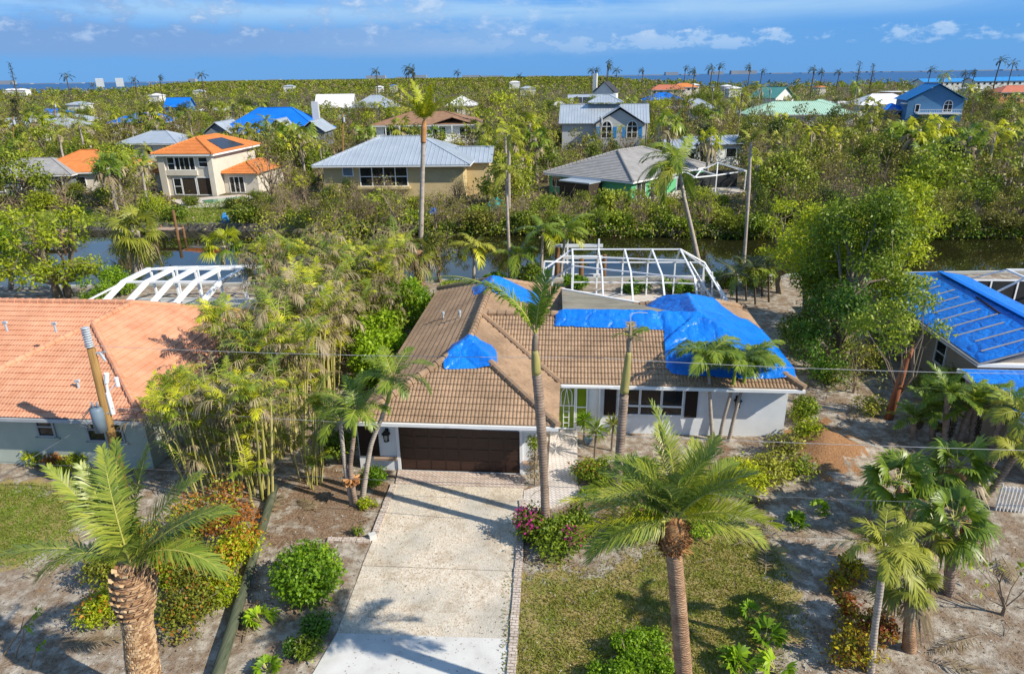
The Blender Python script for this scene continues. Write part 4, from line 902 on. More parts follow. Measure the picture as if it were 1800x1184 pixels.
tarp('long narrow blue tarp laid along the wing ridge of the tan roof', [(q0[0][0], q0[0][1]), (q0[1][0], q0[1][1]), (12.2, 7.62), (12.2, 8.2), (7.5, 8.1)], roofz, HO, YAW, M['tarp'], 0.07, 0.19, 0.05, 7, extra=ridgehump, group=TG)
q1 = R([(1166, 582), (1171, 650), (1183, 661), (1290, 667), (1400, 673), (1396, 650), (1366, 612), (1340, 582)])
tarp('largest blue tarp covering the hipped end of the tan roof above the white wall', q1 + [(16.6, 11.2), (15.6, 12.6), (14.2, 12.4), (12.0, 11.6), (11.6, 9.6), (11.9, 7.9)], roofz, HO, YAW, M['tarp'], 0.075, 0.14, 0.08, 9, extra=ridgehump, group=TG)

# ---- pool cage behind the white house (bare frame)
def W3(p): return Vector((p[0], p[1], p[2]))
pc = empty('pool_cage', (7.5, 45, 0), 0, 'bare white pool cage frame by the canal behind the tan roof', 'pool cage')
def cpart(nm, segs, w, mt=M['alu'], par=None, off=Vector((7.5, 45, 0))):
    for a, b in segs:
        mb = MB(); mb.bar(Vector(a) - off, Vector(b) - off, w); mb.build(nm, mt, par)
bx = [AT(1006, 438, 44.2), AT(1052, 438, 44.2), AT(1098, 438, 44.1), AT(1146, 438, 44.0), AT(1196, 438, 43.9)]
kn = [AT(1008, 467, 41.2), AT(1058, 473, 40.6), AT(1109, 478, 40.0), AT(1164, 484, 39.3), AT(1221, 488, 38.7)]
ft = [AT(1006, 518, 40.9), AT(1060, 522, 40.2), AT(1113, 532, 39.0), AT(1170, 538, 38.2), AT(1229, 545, 37.4)]
fw2 = [AT(1006, 461, 47.2), AT(1050, 461, 47.1), AT(1095, 461, 46.9), AT(1139, 461, 46.8), AT(1187, 461, 46.7), AT(1238, 461, 46.2)]
fbz = [Vector((p.x, p.y, -.02)) for p in fw2]
cpart('rafter', list(zip(bx, kn)) + list(zip(bx, fw2)), .10, par=pc)
cpart('post', list(zip(kn, ft)) + list(zip(fw2, fbz)), .10, par=pc)
md1 = [a.lerp(b, .42) for a, b in zip(bx, kn)]; md2 = [a.lerp(b, .72) for a, b in zip(bx, kn)]
lo = [Vector((p.x, p.y, .95)) for p in fw2]
for row in (bx, kn, fw2, md1, lo): cpart('rail', list(zip(row, row[1:])), .08, par=pc)
# right end: slopes towards the house corner
re_ = [AT(1262, 500, 43.0), AT(1282, 531, 42.0)]
cpart('rafter', [(bx[-1], fw2[-1]), (fw2[-1], AT(1280, 530, 41.5)), (bx[-1], AT(1240, 470, 43.5)), (AT(1240, 470, 43.5), AT(1278, 533, 41.0)), (kn[-1], AT(1246, 533, 39.5)), (AT(1212, 460, 42), AT(1255, 532, 40.5))], .09, par=pc)
cpart('post', [(AT(p, q, 43), AT(p, 535, 43)) for p, q in ((1252, 478), (1268, 512))] + [(AT(1237, 462, 46.2), AT(1237, 527, 46.2))], .09, par=pc)
# left end
L1, L2 = AT(958, 472, 43.6), AT(952, 510, 43.4)
cpart('rafter', [(bx[0], L1), (kn[0], AT(960, 497, 42.6)), (fw2[0], AT(957, 459, 46.5)), (L1, L2)], .09, par=pc)
cpart('post', [(L1, AT(953, 512, 43.4)), (AT(957, 459, 46.5), AT(954, 505, 46.5)), (AT(974, 465, 45.5), AT(969, 512, 45.5))], .12, par=pc)
mb = MB(); mb.prism([G(*p) for p in [(960, 508), (1240, 524), (1290, 545), (1230, 575), (1080, 560), (960, 530)]], -.1, .02); tag(mb.build('pool_deck', M['deck']), kind='structure')
# ---- neighbours left and right
def ONV(px, py, v, O, yaw=YAW):
    V = (-math.sin(yaw), math.cos(yaw)); U = (math.cos(yaw), math.sin(yaw)); d = ray(px, py)
    t = (v + O[0] * V[0] + O[1] * V[1]) / (d[0] * V[0] + d[1] * V[1]); x, y = d[0] * t - O[0], d[1] * t - O[1]
    return (x * U[0] + y * U[1], CAMH + d[2] * t)
LO = (-14.3, 23.55)
lh = empty('house', (LO[0], LO[1], 0), YAW, 'sage green house with salmon tile roof behind the utility pole', 'house')
zr = 2.55 + 4.9 * .44; A_, B_ = (-4.9, 4.9, zr), (-4.9, 7.9, zr); e = 2.55
lf = [[(-9.8, 0, e), (0, 0, e), A_], [(0, 0, e), (0, 12.8, e), B_, A_], [(-28, 3, e), (-9.8, 3, e), B_, (-28, 7.9, zr)], [(-9.8, 3, e), (-9.8, 0, e), A_, B_], [(0, 12.8, e), (-28, 12.8, e), (-28, 7.9, zr), B_]]
mb = MB()
for f in lf: tile_face(mb, f, 0.155, 0.33, 0.026, 0.035)
for a, b in ((A_, B_), (B_, (-28, 7.9, zr)), ((-9.8, 0, e), A_), ((0, 0, e), A_), (B_, (0, 12.8, e))): caps(mb, a, b, .125, .4)
lrf = mb.build('roof', M['tileo'], lh)
walls(lh, [(-9.3, -.5, .7, 12.2), (-27.5, -9.2, 3.7, 12.1)], M['sage'], 2.45)
fascia(lh, [(-9.8, 0, 0, 12.8), (-28, -9.8, 3, 12.8)], e, M['bronze'], .15)
mb = MB(); mb.box(-9.8, .02, -.1, .03, e - .13, e); mb.build('gutter', M['bronze'], lh)
for (x0, x1, y0, y1, c) in ((64, 97, 738, 764, 1), (152, 218, 740, 773, 2)):
    u0, z1 = ONV(x0, y0, .7, LO); u1, z0 = ONV(x1, y1, .7, LO); window(lh, FRONT(.7), u0, u1, max(z0, .95), 2.2, c, 2, mf=M['bronze'], fw_=.08)
    mb = MB(); mb.box(u0 - .2, u1 + .2, .58, .70, max(z0, .95) - .16, max(z0, .95) - .09); mb.build('sill', M['sage'], lh)
for px, py in ((98, 580), (134, 664), (3, 549)):
    u, z = ONV(px, py, 2.6, LO); v = (z - e) / .44 + 0.2; v = min(4.5, max(.5, v)); u, z = ONV(px, py, v, LO); zz = e + v * .44
    mb = MB(); mb.tube([(u, v, zz - .1), (u, v, zz + .3)], [.05, .05], 8); mb.tube([(u - .1, v, zz + .3), (u + .1, v, zz + .34)], .06, 6); mb.build('vent_pipe', M['ceramic'], lrf)
# white pool cage behind it
c0 = Vector((-24, 42, 0)); lc = empty('pool_cage', c0, 0, 'white beamed pool cage behind the salmon roof', 'pool cage')
tops = [AT(x, 473, 44.5) for x in (262, 302, 341, 385, 430)]; lowr = [AT(x, y, 38.6) for x, y in ((180, 534), (222, 534), (266, 534), (308, 534), (352, 534))]; mids = [a.lerp(b, .55) + Vector((0, 0, .35)) for a, b in zip(tops, lowr)]
farb = [Vector((p.x + .3, 47.5, 2.4)) for p in tops]
cpart('rafter', list(zip(tops, mids)) + list(zip(mids, lowr)), .24, par=lc, off=c0)
cpart('rafter', list(zip(tops, farb)) + [(tops[0], AT(150, 530, 43.0))], .12, par=lc, off=c0)
cpart('post', [(p, Vector((p.x, p.y, 0))) for p in farb] + [(m_ + Vector((.2, 3.0, -.2)), Vector((m_.x + .4, m_.y + 3, 0))) for m_ in mids], .12, par=lc, off=c0)
for row, w in ((tops, .10), (mids, .12), (farb, .1), ([p.lerp(q, .45) for p, q in zip(tops, farb)], .08)): cpart('rail', list(zip(row, row[1:])), w, par=lc, off=c0)
mb = MB(); mb.prism([(-29, 37.5), (-16, 36.5), (-15.5, 47.2), (-28, 48)], -.1, .03); tag(mb.build('pool_deck', M['seawall']), kind='structure')

RO = (20.75, 27.9)
rh = empty('house', (RO[0], RO[1], 0), YAW, 'beige house under a blue tarp roof with pale battens', 'house')
h_ = 3.5; zr2 = 2.55 + h_ * .34
rfc = [[(0, 14.6, e), (0, 0, e), (h_, 0, zr2), (h_, 14.6 - h_, zr2)], [(2 * h_, 0, e), (2 * h_, 14.6, e), (h_, 14.6 - h_, zr2), (h_, 0, zr2)], [(2 * h_, 14.6, e), (0, 14.6, e), (h_, 14.6 - h_, zr2)]]
roof_part(rh, rfc, [], 'flat', M['shingle'])
M['beige'] = noisemat('beige_wall', [(0.30, 0.25, 0.20), (0.38, 0.32, 0.26)], 1, .8, .15)
walls(rh, [(.6, 6.4, .3, 14)], M['beige'], 2.5); fascia(rh, [(0, 7, 0, 14.6)], e, M['white'], .16)
mb = MB(); mb.add([(.62, .28, 2.4), (6.4, .28, 2.4), (h_, .28, zr2 - .15)], [(0, 1, 2)]); mb.build('gable', M['beige'], rh)
mb = MB(); P_ = [(-.9, -6.5, 2.2), (7, -6.5, 2.2), (7, -.1, 2.36), (-.9, -.1, 2.36)]; flat_face(mb, P_, 0, .14); mb.build('carport_roof', M['white'], rh)
walls(rh, [(-.3, 6.5, -5.9, .1)], M['beige'], 2.15)
window(rh, lambda u, z, d: (.6 - d, u, z), 3.6, 4.5, .9, 2.0, 1, 2)
def rroof(u, v): return e + .34 * max(0, min(u, 7 - u, 14.6 - v)) if v >= 0 else 2.3
t_ = tarp('huge blue tarp stretched over the whole roof of the beige house', [(.12, .05), (6.9, .05), (6.9, 14.4), (.12, 14.4)], rroof, RO, YAW, M['tarp'], .16, .05, .02, 13)
for i in range(13):
    v = .9 + i * 1.02; a = .55 + .25 * (i % 2); u1 = min(a + 2.0, 14.3 - v)
    if u1 - a > .5: mb = MB(); mb.bar((a, v, rroof(a, v) + .10), (u1, v + .04, rroof(u1, v) + .10), .07, .035); mb.build('batten', M['batten'], t_)
mb = MB(); mb.bar((2.9, 4.0, rroof(2.9, 4) + .08), (3.1, 6.5, rroof(3.1, 6.5) + .08), .09, .04); mb.build('batten', M['shutter'], t_)
mb = MB(); mb.bar((h_ - .1, .2, zr2 + .09), (h_ - .1, 11, zr2 + .09), .3, .05); mb.build('ridge_strip', M['tarpfar'], t_)
tarp('low blue tarp on the flat carport roof of the beige house', [(-.85, -6.4), (6.9, -6.4), (6.9, -.2), (-.85, -.2)], lambda u, v: 2.21 + .025 * (v + 6.4), RO, YAW, M['tarp'], .2, .06, .02, 15)
c0 = Vector((29, 41, 0)); rc = empty('pool_cage', c0, 0, 'dark screened pool cage beside the ridge of the big blue tarp roof', 'pool cage')
a0, a1, b0, b1 = Vector((28.6, 33.5, 2.1)), Vector((29.4, 42.5, 2.1)), Vector((35, 33, 2.1)), Vector((36, 42, 2.1)); up_ = Vector((0, 0, 1.2))
ins_ = [a0.lerp(b1, .2) + up_, a1.lerp(b0, .2) + up_, b1.lerp(a0, .2) + up_, b0.lerp(a1, .2) + up_]
cpart('rafter', [(a0, ins_[0]), (a1, ins_[1]), (b1, ins_[2]), (b0, ins_[3])] + [(a0.lerp(a1, t), ins_[0].lerp(ins_[1], t)) for t in (.33, .66)], .10, par=rc, off=c0)
cpart('rail', [(a0, a1), (a1, b1), (b1, b0), (b0, a0), (ins_[0], ins_[1]), (ins_[1], ins_[2]), (ins_[2], ins_[3]), (ins_[3], ins_[0])] + [(ins_[0].lerp(ins_[1], t), ins_[3].lerp(ins_[2], t)) for t in (.33, .66)], .10, par=rc, off=c0)
cpart('post', [(p, Vector((p.x, p.y, 0))) for p in (a0, a1, b0, b1, a0.lerp(a1, .5), a1.lerp(b1, .5), a1.lerp(b1, .25))], .10, par=rc, off=c0)
for q in ((a1, b1), (a0, a1)):
    mb = MB(); d_ = (q[1] - q[0]).normalized(); s_ = Vector((-d_.y, d_.x, 0)) * .01; P_ = [q[0], q[1], Vector((q[1].x, q[1].y, .05)), Vector((q[0].x, q[0].y, .05))]
    mb.add([p - c0 - s_ for p in P_] + [p - c0 + s_ for p in P_], [(0, 1, 2, 3), (7, 6, 5, 4), (0, 4, 5, 1), (2, 6, 7, 3)]); mb.build('screen', M['meshscreen'], rc)

# ------------------------------------------------------------------ houses beyond the canal
KEEP = []                                                       # picture areas that trees in front leave open
def bg(label, x, Y, yaw, w, d, ze, s, kind, wall, roof, style, over=.6, keep=None, cat='house', name='house', zw=None):
    o = empty(name, (x, Y, 0), math.radians(yaw), label, cat)
    if kind == 'hip': F, C, zr = hip_faces(-w / 2 - over, w / 2 + over, -over, d + over, ze, s)
    elif kind == 'flat': F, C, zr = [[(-w / 2 - over, -over, ze + .3), (w / 2 + over, -over, ze + .3), (w / 2 + over, d + over, ze + .35), (-w / 2 - over, d + over, ze + .35)]], [], ze
    else:
        ax = 'u' if kind == 'gu' else 'v'; F, C, zr = gable_faces(-w / 2 - over, w / 2 + over, -over, d + over, ze, s, ax)
        zt = ze - .05
        if ax == 'u':
            for uu in (-w / 2, w / 2): mb = MB(); mb.add([(uu, 0, zt), (uu, d, zt), (uu, d / 2, zr - .3)], [(0, 1, 2)]); mb.build('gable', wall, o)
        else:
            for vv in (0, d): mb = MB(); mb.add([(-w / 2, vv, zt), (w / 2, vv, zt), (0, vv, zr - .3)], [(0, 1, 2)]); mb.build('gable', wall, o)
    walls(o, [(-w / 2, w / 2, 0, d)], wall, ze)
    roof_part(o, F, C, style, roof)
    if kind == 'hip': fascia(o, [(-w / 2 - over, w / 2 + over, -over, d + over)], ze, M['white'], .25)
    if keep: KEEP.append(keep + (Y,))
    return o
def wins(o, face, lst, **k):
    for (u0, u1, z0, z1, c, r_) in lst: window(o, face, u0, u1, z0, z1, c, r_, **k)
def XA(px, Y, py=200): return AT(px, py, Y).x
# 1 two-storey house with orange tiles
cR = Vector(G(384, 343) + (0,)); o = bg('cream two storey house with orange tile roof and a dark solar panel', cR.x - 3.7, cR.y, -6, 7.4, 13, 5.6, .40, 'hip', M['cream'], M['tileor'], 'tilefar', .7, (268, 480, 228, 350))
wins(o, FRONT(0), [(-2.6, -1.7, 3.5, 5.1, 1, 2), (-1.5, -.3, 3.5, 5.1, 2, 1), (-.2, 1.2, 3.5, 5.1, 2, 1), (1.9, 3.1, 3.9, 5.1, 1, 2)], fw_=.1)
wins(o, FRONT(0), [(-2.2, -1.2, .2, 2.3, 1, 2)], fw_=.1); wins(o, FRONT(0), [(-1.0, .9, .15, 2.4, 1, 1), (1.2, 3.2, .15, 2.4, 1, 1)], mg=M['screen'], fw_=.1)
mb = MB(); mb.box(-3.0, 1.5, -.25, 0, 2.75, 3.45); mb.box(-3.9, -3.0, -.3, .2, -.2, 5.5); mb.box(3.2, 3.9, -.3, .2, -.2, 5.5); mb.build('balcony', M['cream'], o)
zs_ = 5.6 + (4.4 - 1.4) * .40
mb = MB(); zq = lambda u: 5.6 + (4.4 - u) * .40 + .14; q_ = [(3.9, 3.0), (3.9, 9.6), (1.1, 8.6), (1.1, 4.4)]; mb.add([(u, v, zq(u)) for u, v in q_] + [(u, v, zq(u) - .07) for u, v in q_], [(0, 1, 2, 3), (7, 6, 5, 4), (0, 4, 5, 1), (1, 5, 6, 2), (2, 6, 7, 3), (3, 7, 4, 0)]); mb.build('solar_panel', M['solar'], o)
F, C, zz = hip_faces(3.4, 9.2, 1.8, 12, 2.7, .42); roof_part(o, F, C, 'tilefar', M['tileor'], 'lower_roof'); walls(o, [(3.75, 8.7, 2.4, 11.5)], M['cream'], 2.7, 'wing'); wins(o, FRONT(2.4), [(4.6, 6.6, .1, 2.2, 3, 1)], fw_=.1)
F, C, zz = hip_faces(-7.5, -3.4, 3.0, 11, 2.7, .42); roof_part(o, F, C, 'tilefar', M['tileor'], 'lower_roof'); walls(o, [(-7, -3.7, 3.4, 10.5)], M['cream'], 2.7, 'wing'); wins(o, FRONT(3.4), [(-6.2, -5, .9, 2.2, 1, 2)], fw_=.1)
mb = MB(); mb.prism([G(*p) for p in [(300, 352), (425, 342), (470, 350), (420, 362), (330, 366)]], -.1, .05); tag(mb.build('terrace', M['deck']), kind='structure')
mb = MB(); mb.prism([G(*p) for p in [(355, 353), (430, 346), (440, 351), (362, 358)]], -.1, .09); tag(mb.build('swimming_pool', M['pool']), 'green swimming pool on the terrace of the cream house', 'swimming pool')
# 2 tan house with metal roof
cL = Vector(G(572, 354) + (0,)); o = bg('tan house with light metal hip roof and screened porch', cL.x + 9.0, cL.y, -3, 18, 12.5, 4.6, .40, 'hip', M['tan'], M['metalroof'], 'seam', 1.1, (548, 850, 242, 322))
wins(o, FRONT(0), [(-4.2, 1.8, 1.9, 4.2, 4, 2)], fw_=.12); wins(o, FRONT(0), [(-6.4, -5.2, 3.2, 4.3, 1, 1)], fw_=.12, mg=M['greymetal'])
mb = MB(); mb.box(-4.6, 2.2, -.9, .0, 1.55, 1.85); mb.build('balcony', M['tan'], o)
mb = MB()
for i in range(9): mb.box(-7.4 + i * .32, -7.1 + i * .32, -1.0, -.1, .1 + i * .2, .22 + i * .2)
mb.bar((-7.4, -1.0, 1.0), (-4.6, -1.0, 2.8), .08); mb.build('stair', M['pile'], o)
F, C, zz = gable_faces(7.4, 12.5, 3.5, 11.5, 4.3, .42, 'u'); roof_part(o, F, C, 'seam', M['metalroof'], 'side_roof'); walls(o, [(8.9, 12, 4, 11)], M['tan'], 4.3, 'wing')
# 3 green house
cC = Vector(G(1113, 320, 2.6) + (0,)); eL = Vector(G(955, 304, 2.6) + (0,)); dd = (cC - eL); yw = math.atan2(dd.y, dd.x); Lh = dd.length
o = bg('green house with grey tile roof across the canal', *(cC - dd * .5 + Vector((-math.sin(yw), math.cos(yw), 0)) * .6).xy, math.degrees(yw), Lh - 1.2, 19, 2.6, .38, 'hip', M['greenwall'], M['shingle'], 'course', .6, (950, 1310, 252, 322))
wins(o, FRONT(0), [(-Lh * .42, -Lh * .42 + 1.4, .9, 2.1, 2, 1), (Lh * .05, Lh * .05 + 1.2, 1.0, 2.1, 1, 2)]); wins(o, RIGHT(Lh / 2 - .6), [(1.2, 3.2, .1, 2.2, 2, 1), (4.4, 8.2, .1, 2.2, 4, 1)], fw_=.08)
mb = MB(); mb.box(-Lh * .17, Lh * .17, -3.2, -.2, 2.2, 2.35); mb.build('carport_roof', M['metalroof'], o); mb = MB(); mb.box(-Lh * .16, Lh * .16, -3.1, -.3, -.2, 2.19); mb.build('lanai_wall', M['screen'], o)
c0 = Vector((22, 90, 0)); gc = empty('pool_cage', c0, 0, 'grey roofed pool cage with white zigzag beams beside the green house', 'pool cage')
fr_ = [AT(x, y, 88.5) for x, y in ((1130, 314), (1160, 314), (1190, 313), (1222, 312))]; rr_ = [AT(x, y, 93) for x, y in ((1145, 300), (1171, 300), (1200, 299), (1232, 299))]; sd_ = [AT(x, y, 88.5 + i * 2) for i, (x, y) in enumerate(((1222, 312), (1260, 308), (1312, 300)))]; bk_ = [AT(x, y, 95) for x, y in ((1232, 299), (1262, 286), (1300, 298))]
cpart('rafter', list(zip(fr_, rr_)) + list(zip(rr_, fr_[1:])) + list(zip(sd_, bk_)) + list(zip(bk_, sd_[1:])), .13, par=gc, off=c0)
cpart('rail', list(zip(fr_, fr_[1:])) + list(zip(rr_, rr_[1:])) + list(zip(sd_, sd_[1:])) + list(zip(bk_, bk_[1:])), .15, par=gc, off=c0)
cpart('post', [(p, Vector((p.x, p.y, 0))) for p in fr_ + sd_], .13, par=gc, off=c0)
mb = MB(); k_ = [Vector((p.x, p.y, 2.2)) - c0 for p in (rr_[0], rr_[-1], bk_[1], bk_[2])]; mb.add([(p.x, p.y + .5, .1) for p in k_] + [(p.x, p.y + .5, 2.4) for p in k_], [(0, 1, 5, 4), (1, 2, 6, 5), (2, 3, 7, 6)]); mb.build('screen', M['meshscreen'], gc)
mb = MB(); mb.prism([(p.x, p.y - .8) for p in fr_[:1] + [sd_[0], sd_[2]]] + [(sd_[2].x, 97), (fr_[0].x, 97)], -.1, .06); tag(mb.build('pool_deck', M['deck']), kind='structure')
# 4 grey house with arched windows
Y = 150; o = bg('grey two storey house with metal roof and two arched windows', XA(1062, Y), Y, -7, 17.5, 9.5, 5.4, .66, 'gu', M['greywall'], M['metalroof'], 'seam', .7, (978, 1140, 175, 262))
mb = MB(); mb.box(8.95, 9.06, .0, 10, -.2, 6); mb.build('side_wall', M['palewall'], o); wins(o, RIGHT(9.06), [(1 + i * 2.4, 1.9 + i * 2.4, 3.9, 5.4, 1, 2) for i in range(4)] + [(1 + i * 3, 2.2 + i * 3, .2, 2.2, 1, 1) for i in range(3)], fw_=.1)
F, C, zz = gable_faces(-2.2, 8.6, -3.2, 5.2, 5.4, .62, 'v'); roof_part(o, F, C, 'seam', M['metalroof'], 'front_roof')
mb = MB(); mb.box(-1.6, 8.0, -2.5, 0, -.2, 5.4); mb.add([(-1.6, -2.5, 5.38), (8.0, -2.5, 5.38), (3.2, -2.5, 8.2)], [(0, 1, 2)]); mb.build('front_wing', M['greywall'], o)
wins(o, FRONT(-2.5), [(-.4, 1.6, 2.6, 4.8, 2, 2), (4.8, 6.8, 2.6, 4.8, 2, 2)], arch=True, fw_=.14)
for u in (-1.1, 2.3, 4.1, 7.5): mb = MB(); mb.box(u - .35, u + .35, -2.56, -2.5, 2.6, 4.8); mb.build('shutter', M['blueroof'], o)
F, C, zz = hip_faces(-3.5, 4, 3, 9, 9.4, .5); roof_part(o, F, C, 'seam', M['metalroof'], 'cupola_roof')
# 5 slate house with tarp roof
Y = 150; o = bg('slate grey house with twin gables and a blue tarp roof', XA(468, Y), Y, 2, 21, 14, 4.4, .62, 'hip', M['slatewall'], M['tarpfar'], 'flat', .7, (372, 585, 176, 246))
for (a, b, dp) in ((-12.5, -6.5, 4), (-.5, 6.6, 4.2), (6.8, 12.6, 3.6)):
    F, C, zz = gable_faces(a, b, -dp, 7.5, 4.6, .75, 'v'); roof_part(o, F, C, 'seam', M['metalroof'], 'gable_roof'); mb = MB(); mb.box(a + .5, b - .5, -dp + .6, 0, -.2, 4.6); mb.add([(a + .5, -dp + .6, 4.58), (b - .5, -dp + .6, 4.58), ((a + b) / 2, -dp + .6, zz - .35)], [(0, 1, 2)]); mb.build('gable_wing', M['slatewall'], o)
    wins(o, FRONT(-dp + .6), [((a + b) / 2 - .7, (a + b) / 2 + .7, 1.4, 3.6, 2, 1)], arch=(dp == 4.2), fw_=.12)
mb = MB(); mb.box(7.6, 9.0, 8, 9.2, 6, 10.2); mb.build('chimney', M['greywall'], o)
# 6 white two-storey with brown roof
Y = 128; o = bg('white two storey house with brown shingle roof and upper balcony', XA(748, Y), Y, 1, 18, 12, 7.0, .28, 'hip', M['palewall'], M['tileb'], 'flat', .9, (655, 842, 188, 246))
wins(o, FRONT(0), [(-7.6, -5.4, 4.4, 6.4, 2, 1), (-2, -.6, 4.6, 6.3, 1, 1), (1.2, 3.4, 4.3, 6.4, 3, 1), (6.0, 8.4, 4.4, 6.4, 2, 1)], fw_=.12)
mb = MB(); mb.box(-9.5, 9.5, -1.8, 0, 3.8, 4.1)
for i in range(9): mb.bar((-9.4 + i * 2.35, -1.7, -.2), (-9.4 + i * 2.35, -1.7, 6.9), .16)
for z in (4.5, 5.0): mb.bar((-9.4, -1.7, z), (9.4, -1.7, z), .08)
mb.build('balcony', M['white'], o); F, C, zz = gable_faces(1.5, 8.0, -.9, 6, 7.2, .3, 'v'); roof_part(o, F, C, 'flat', M['tileb'], 'gable_roof')
# 7..: farther houses
Y = 205; o = bg('large house with pale mint green metal hip roof', XA(1412, Y), Y, -4, 29, 16, 3.6, .36, 'hip', M['palewall'], M['mintroof'], 'seam', 1.0, (1322, 1512, 162, 216)); wins(o, FRONT(0), [(10, 12.4, 1.6, 2.8, 2, 1), (-6, -3, 1.4, 2.8, 2, 1)])
F, C, zz = hip_faces(3, 13, 6, 15, 5.4, .4); roof_part(o, F, C, 'seam', M['mintroof'], 'upper_roof')
Y = 215; o = bg('blue gabled house with bright blue metal roof and white balcony rail', XA(1641, Y), Y, -14, 15, 13, 6.6, .55, 'gv', M['bluewall'], M['blueroof'], 'seam', .8, (1582, 1705, 160, 222)); wins(o, FRONT(0), [(2.4, 4.6, 3.2, 5.2, 2, 1)], arch=True, fw_=.16); wins(o, FRONT(0), [(-5.2, -4.2, 3.2, 5.2, 1, 1)], fw_=.16)
mb = MB(); mb.box(-5, 6.8, -2.6, 0, 2.6, 2.9)
for i in range(25): mb.bar((-4.9 + i * .48, -2.5, 2.9), (-4.9 + i * .48, -2.5, 3.9), .07)
mb.bar((-5, -2.5, 3.95), (6.8, -2.5, 3.95), .14); mb.build('balcony', M['white'], o); mb = MB(); mb.box(7.48, 7.6, .5, 12.5, 3, 6.5); mb.build('side_wall', M['palewall'], o); mb = MB(); mb.box(-8.5, -5, .3, 4, 5.4, 5.8); mb.build('porch_roof', M['white'], o)
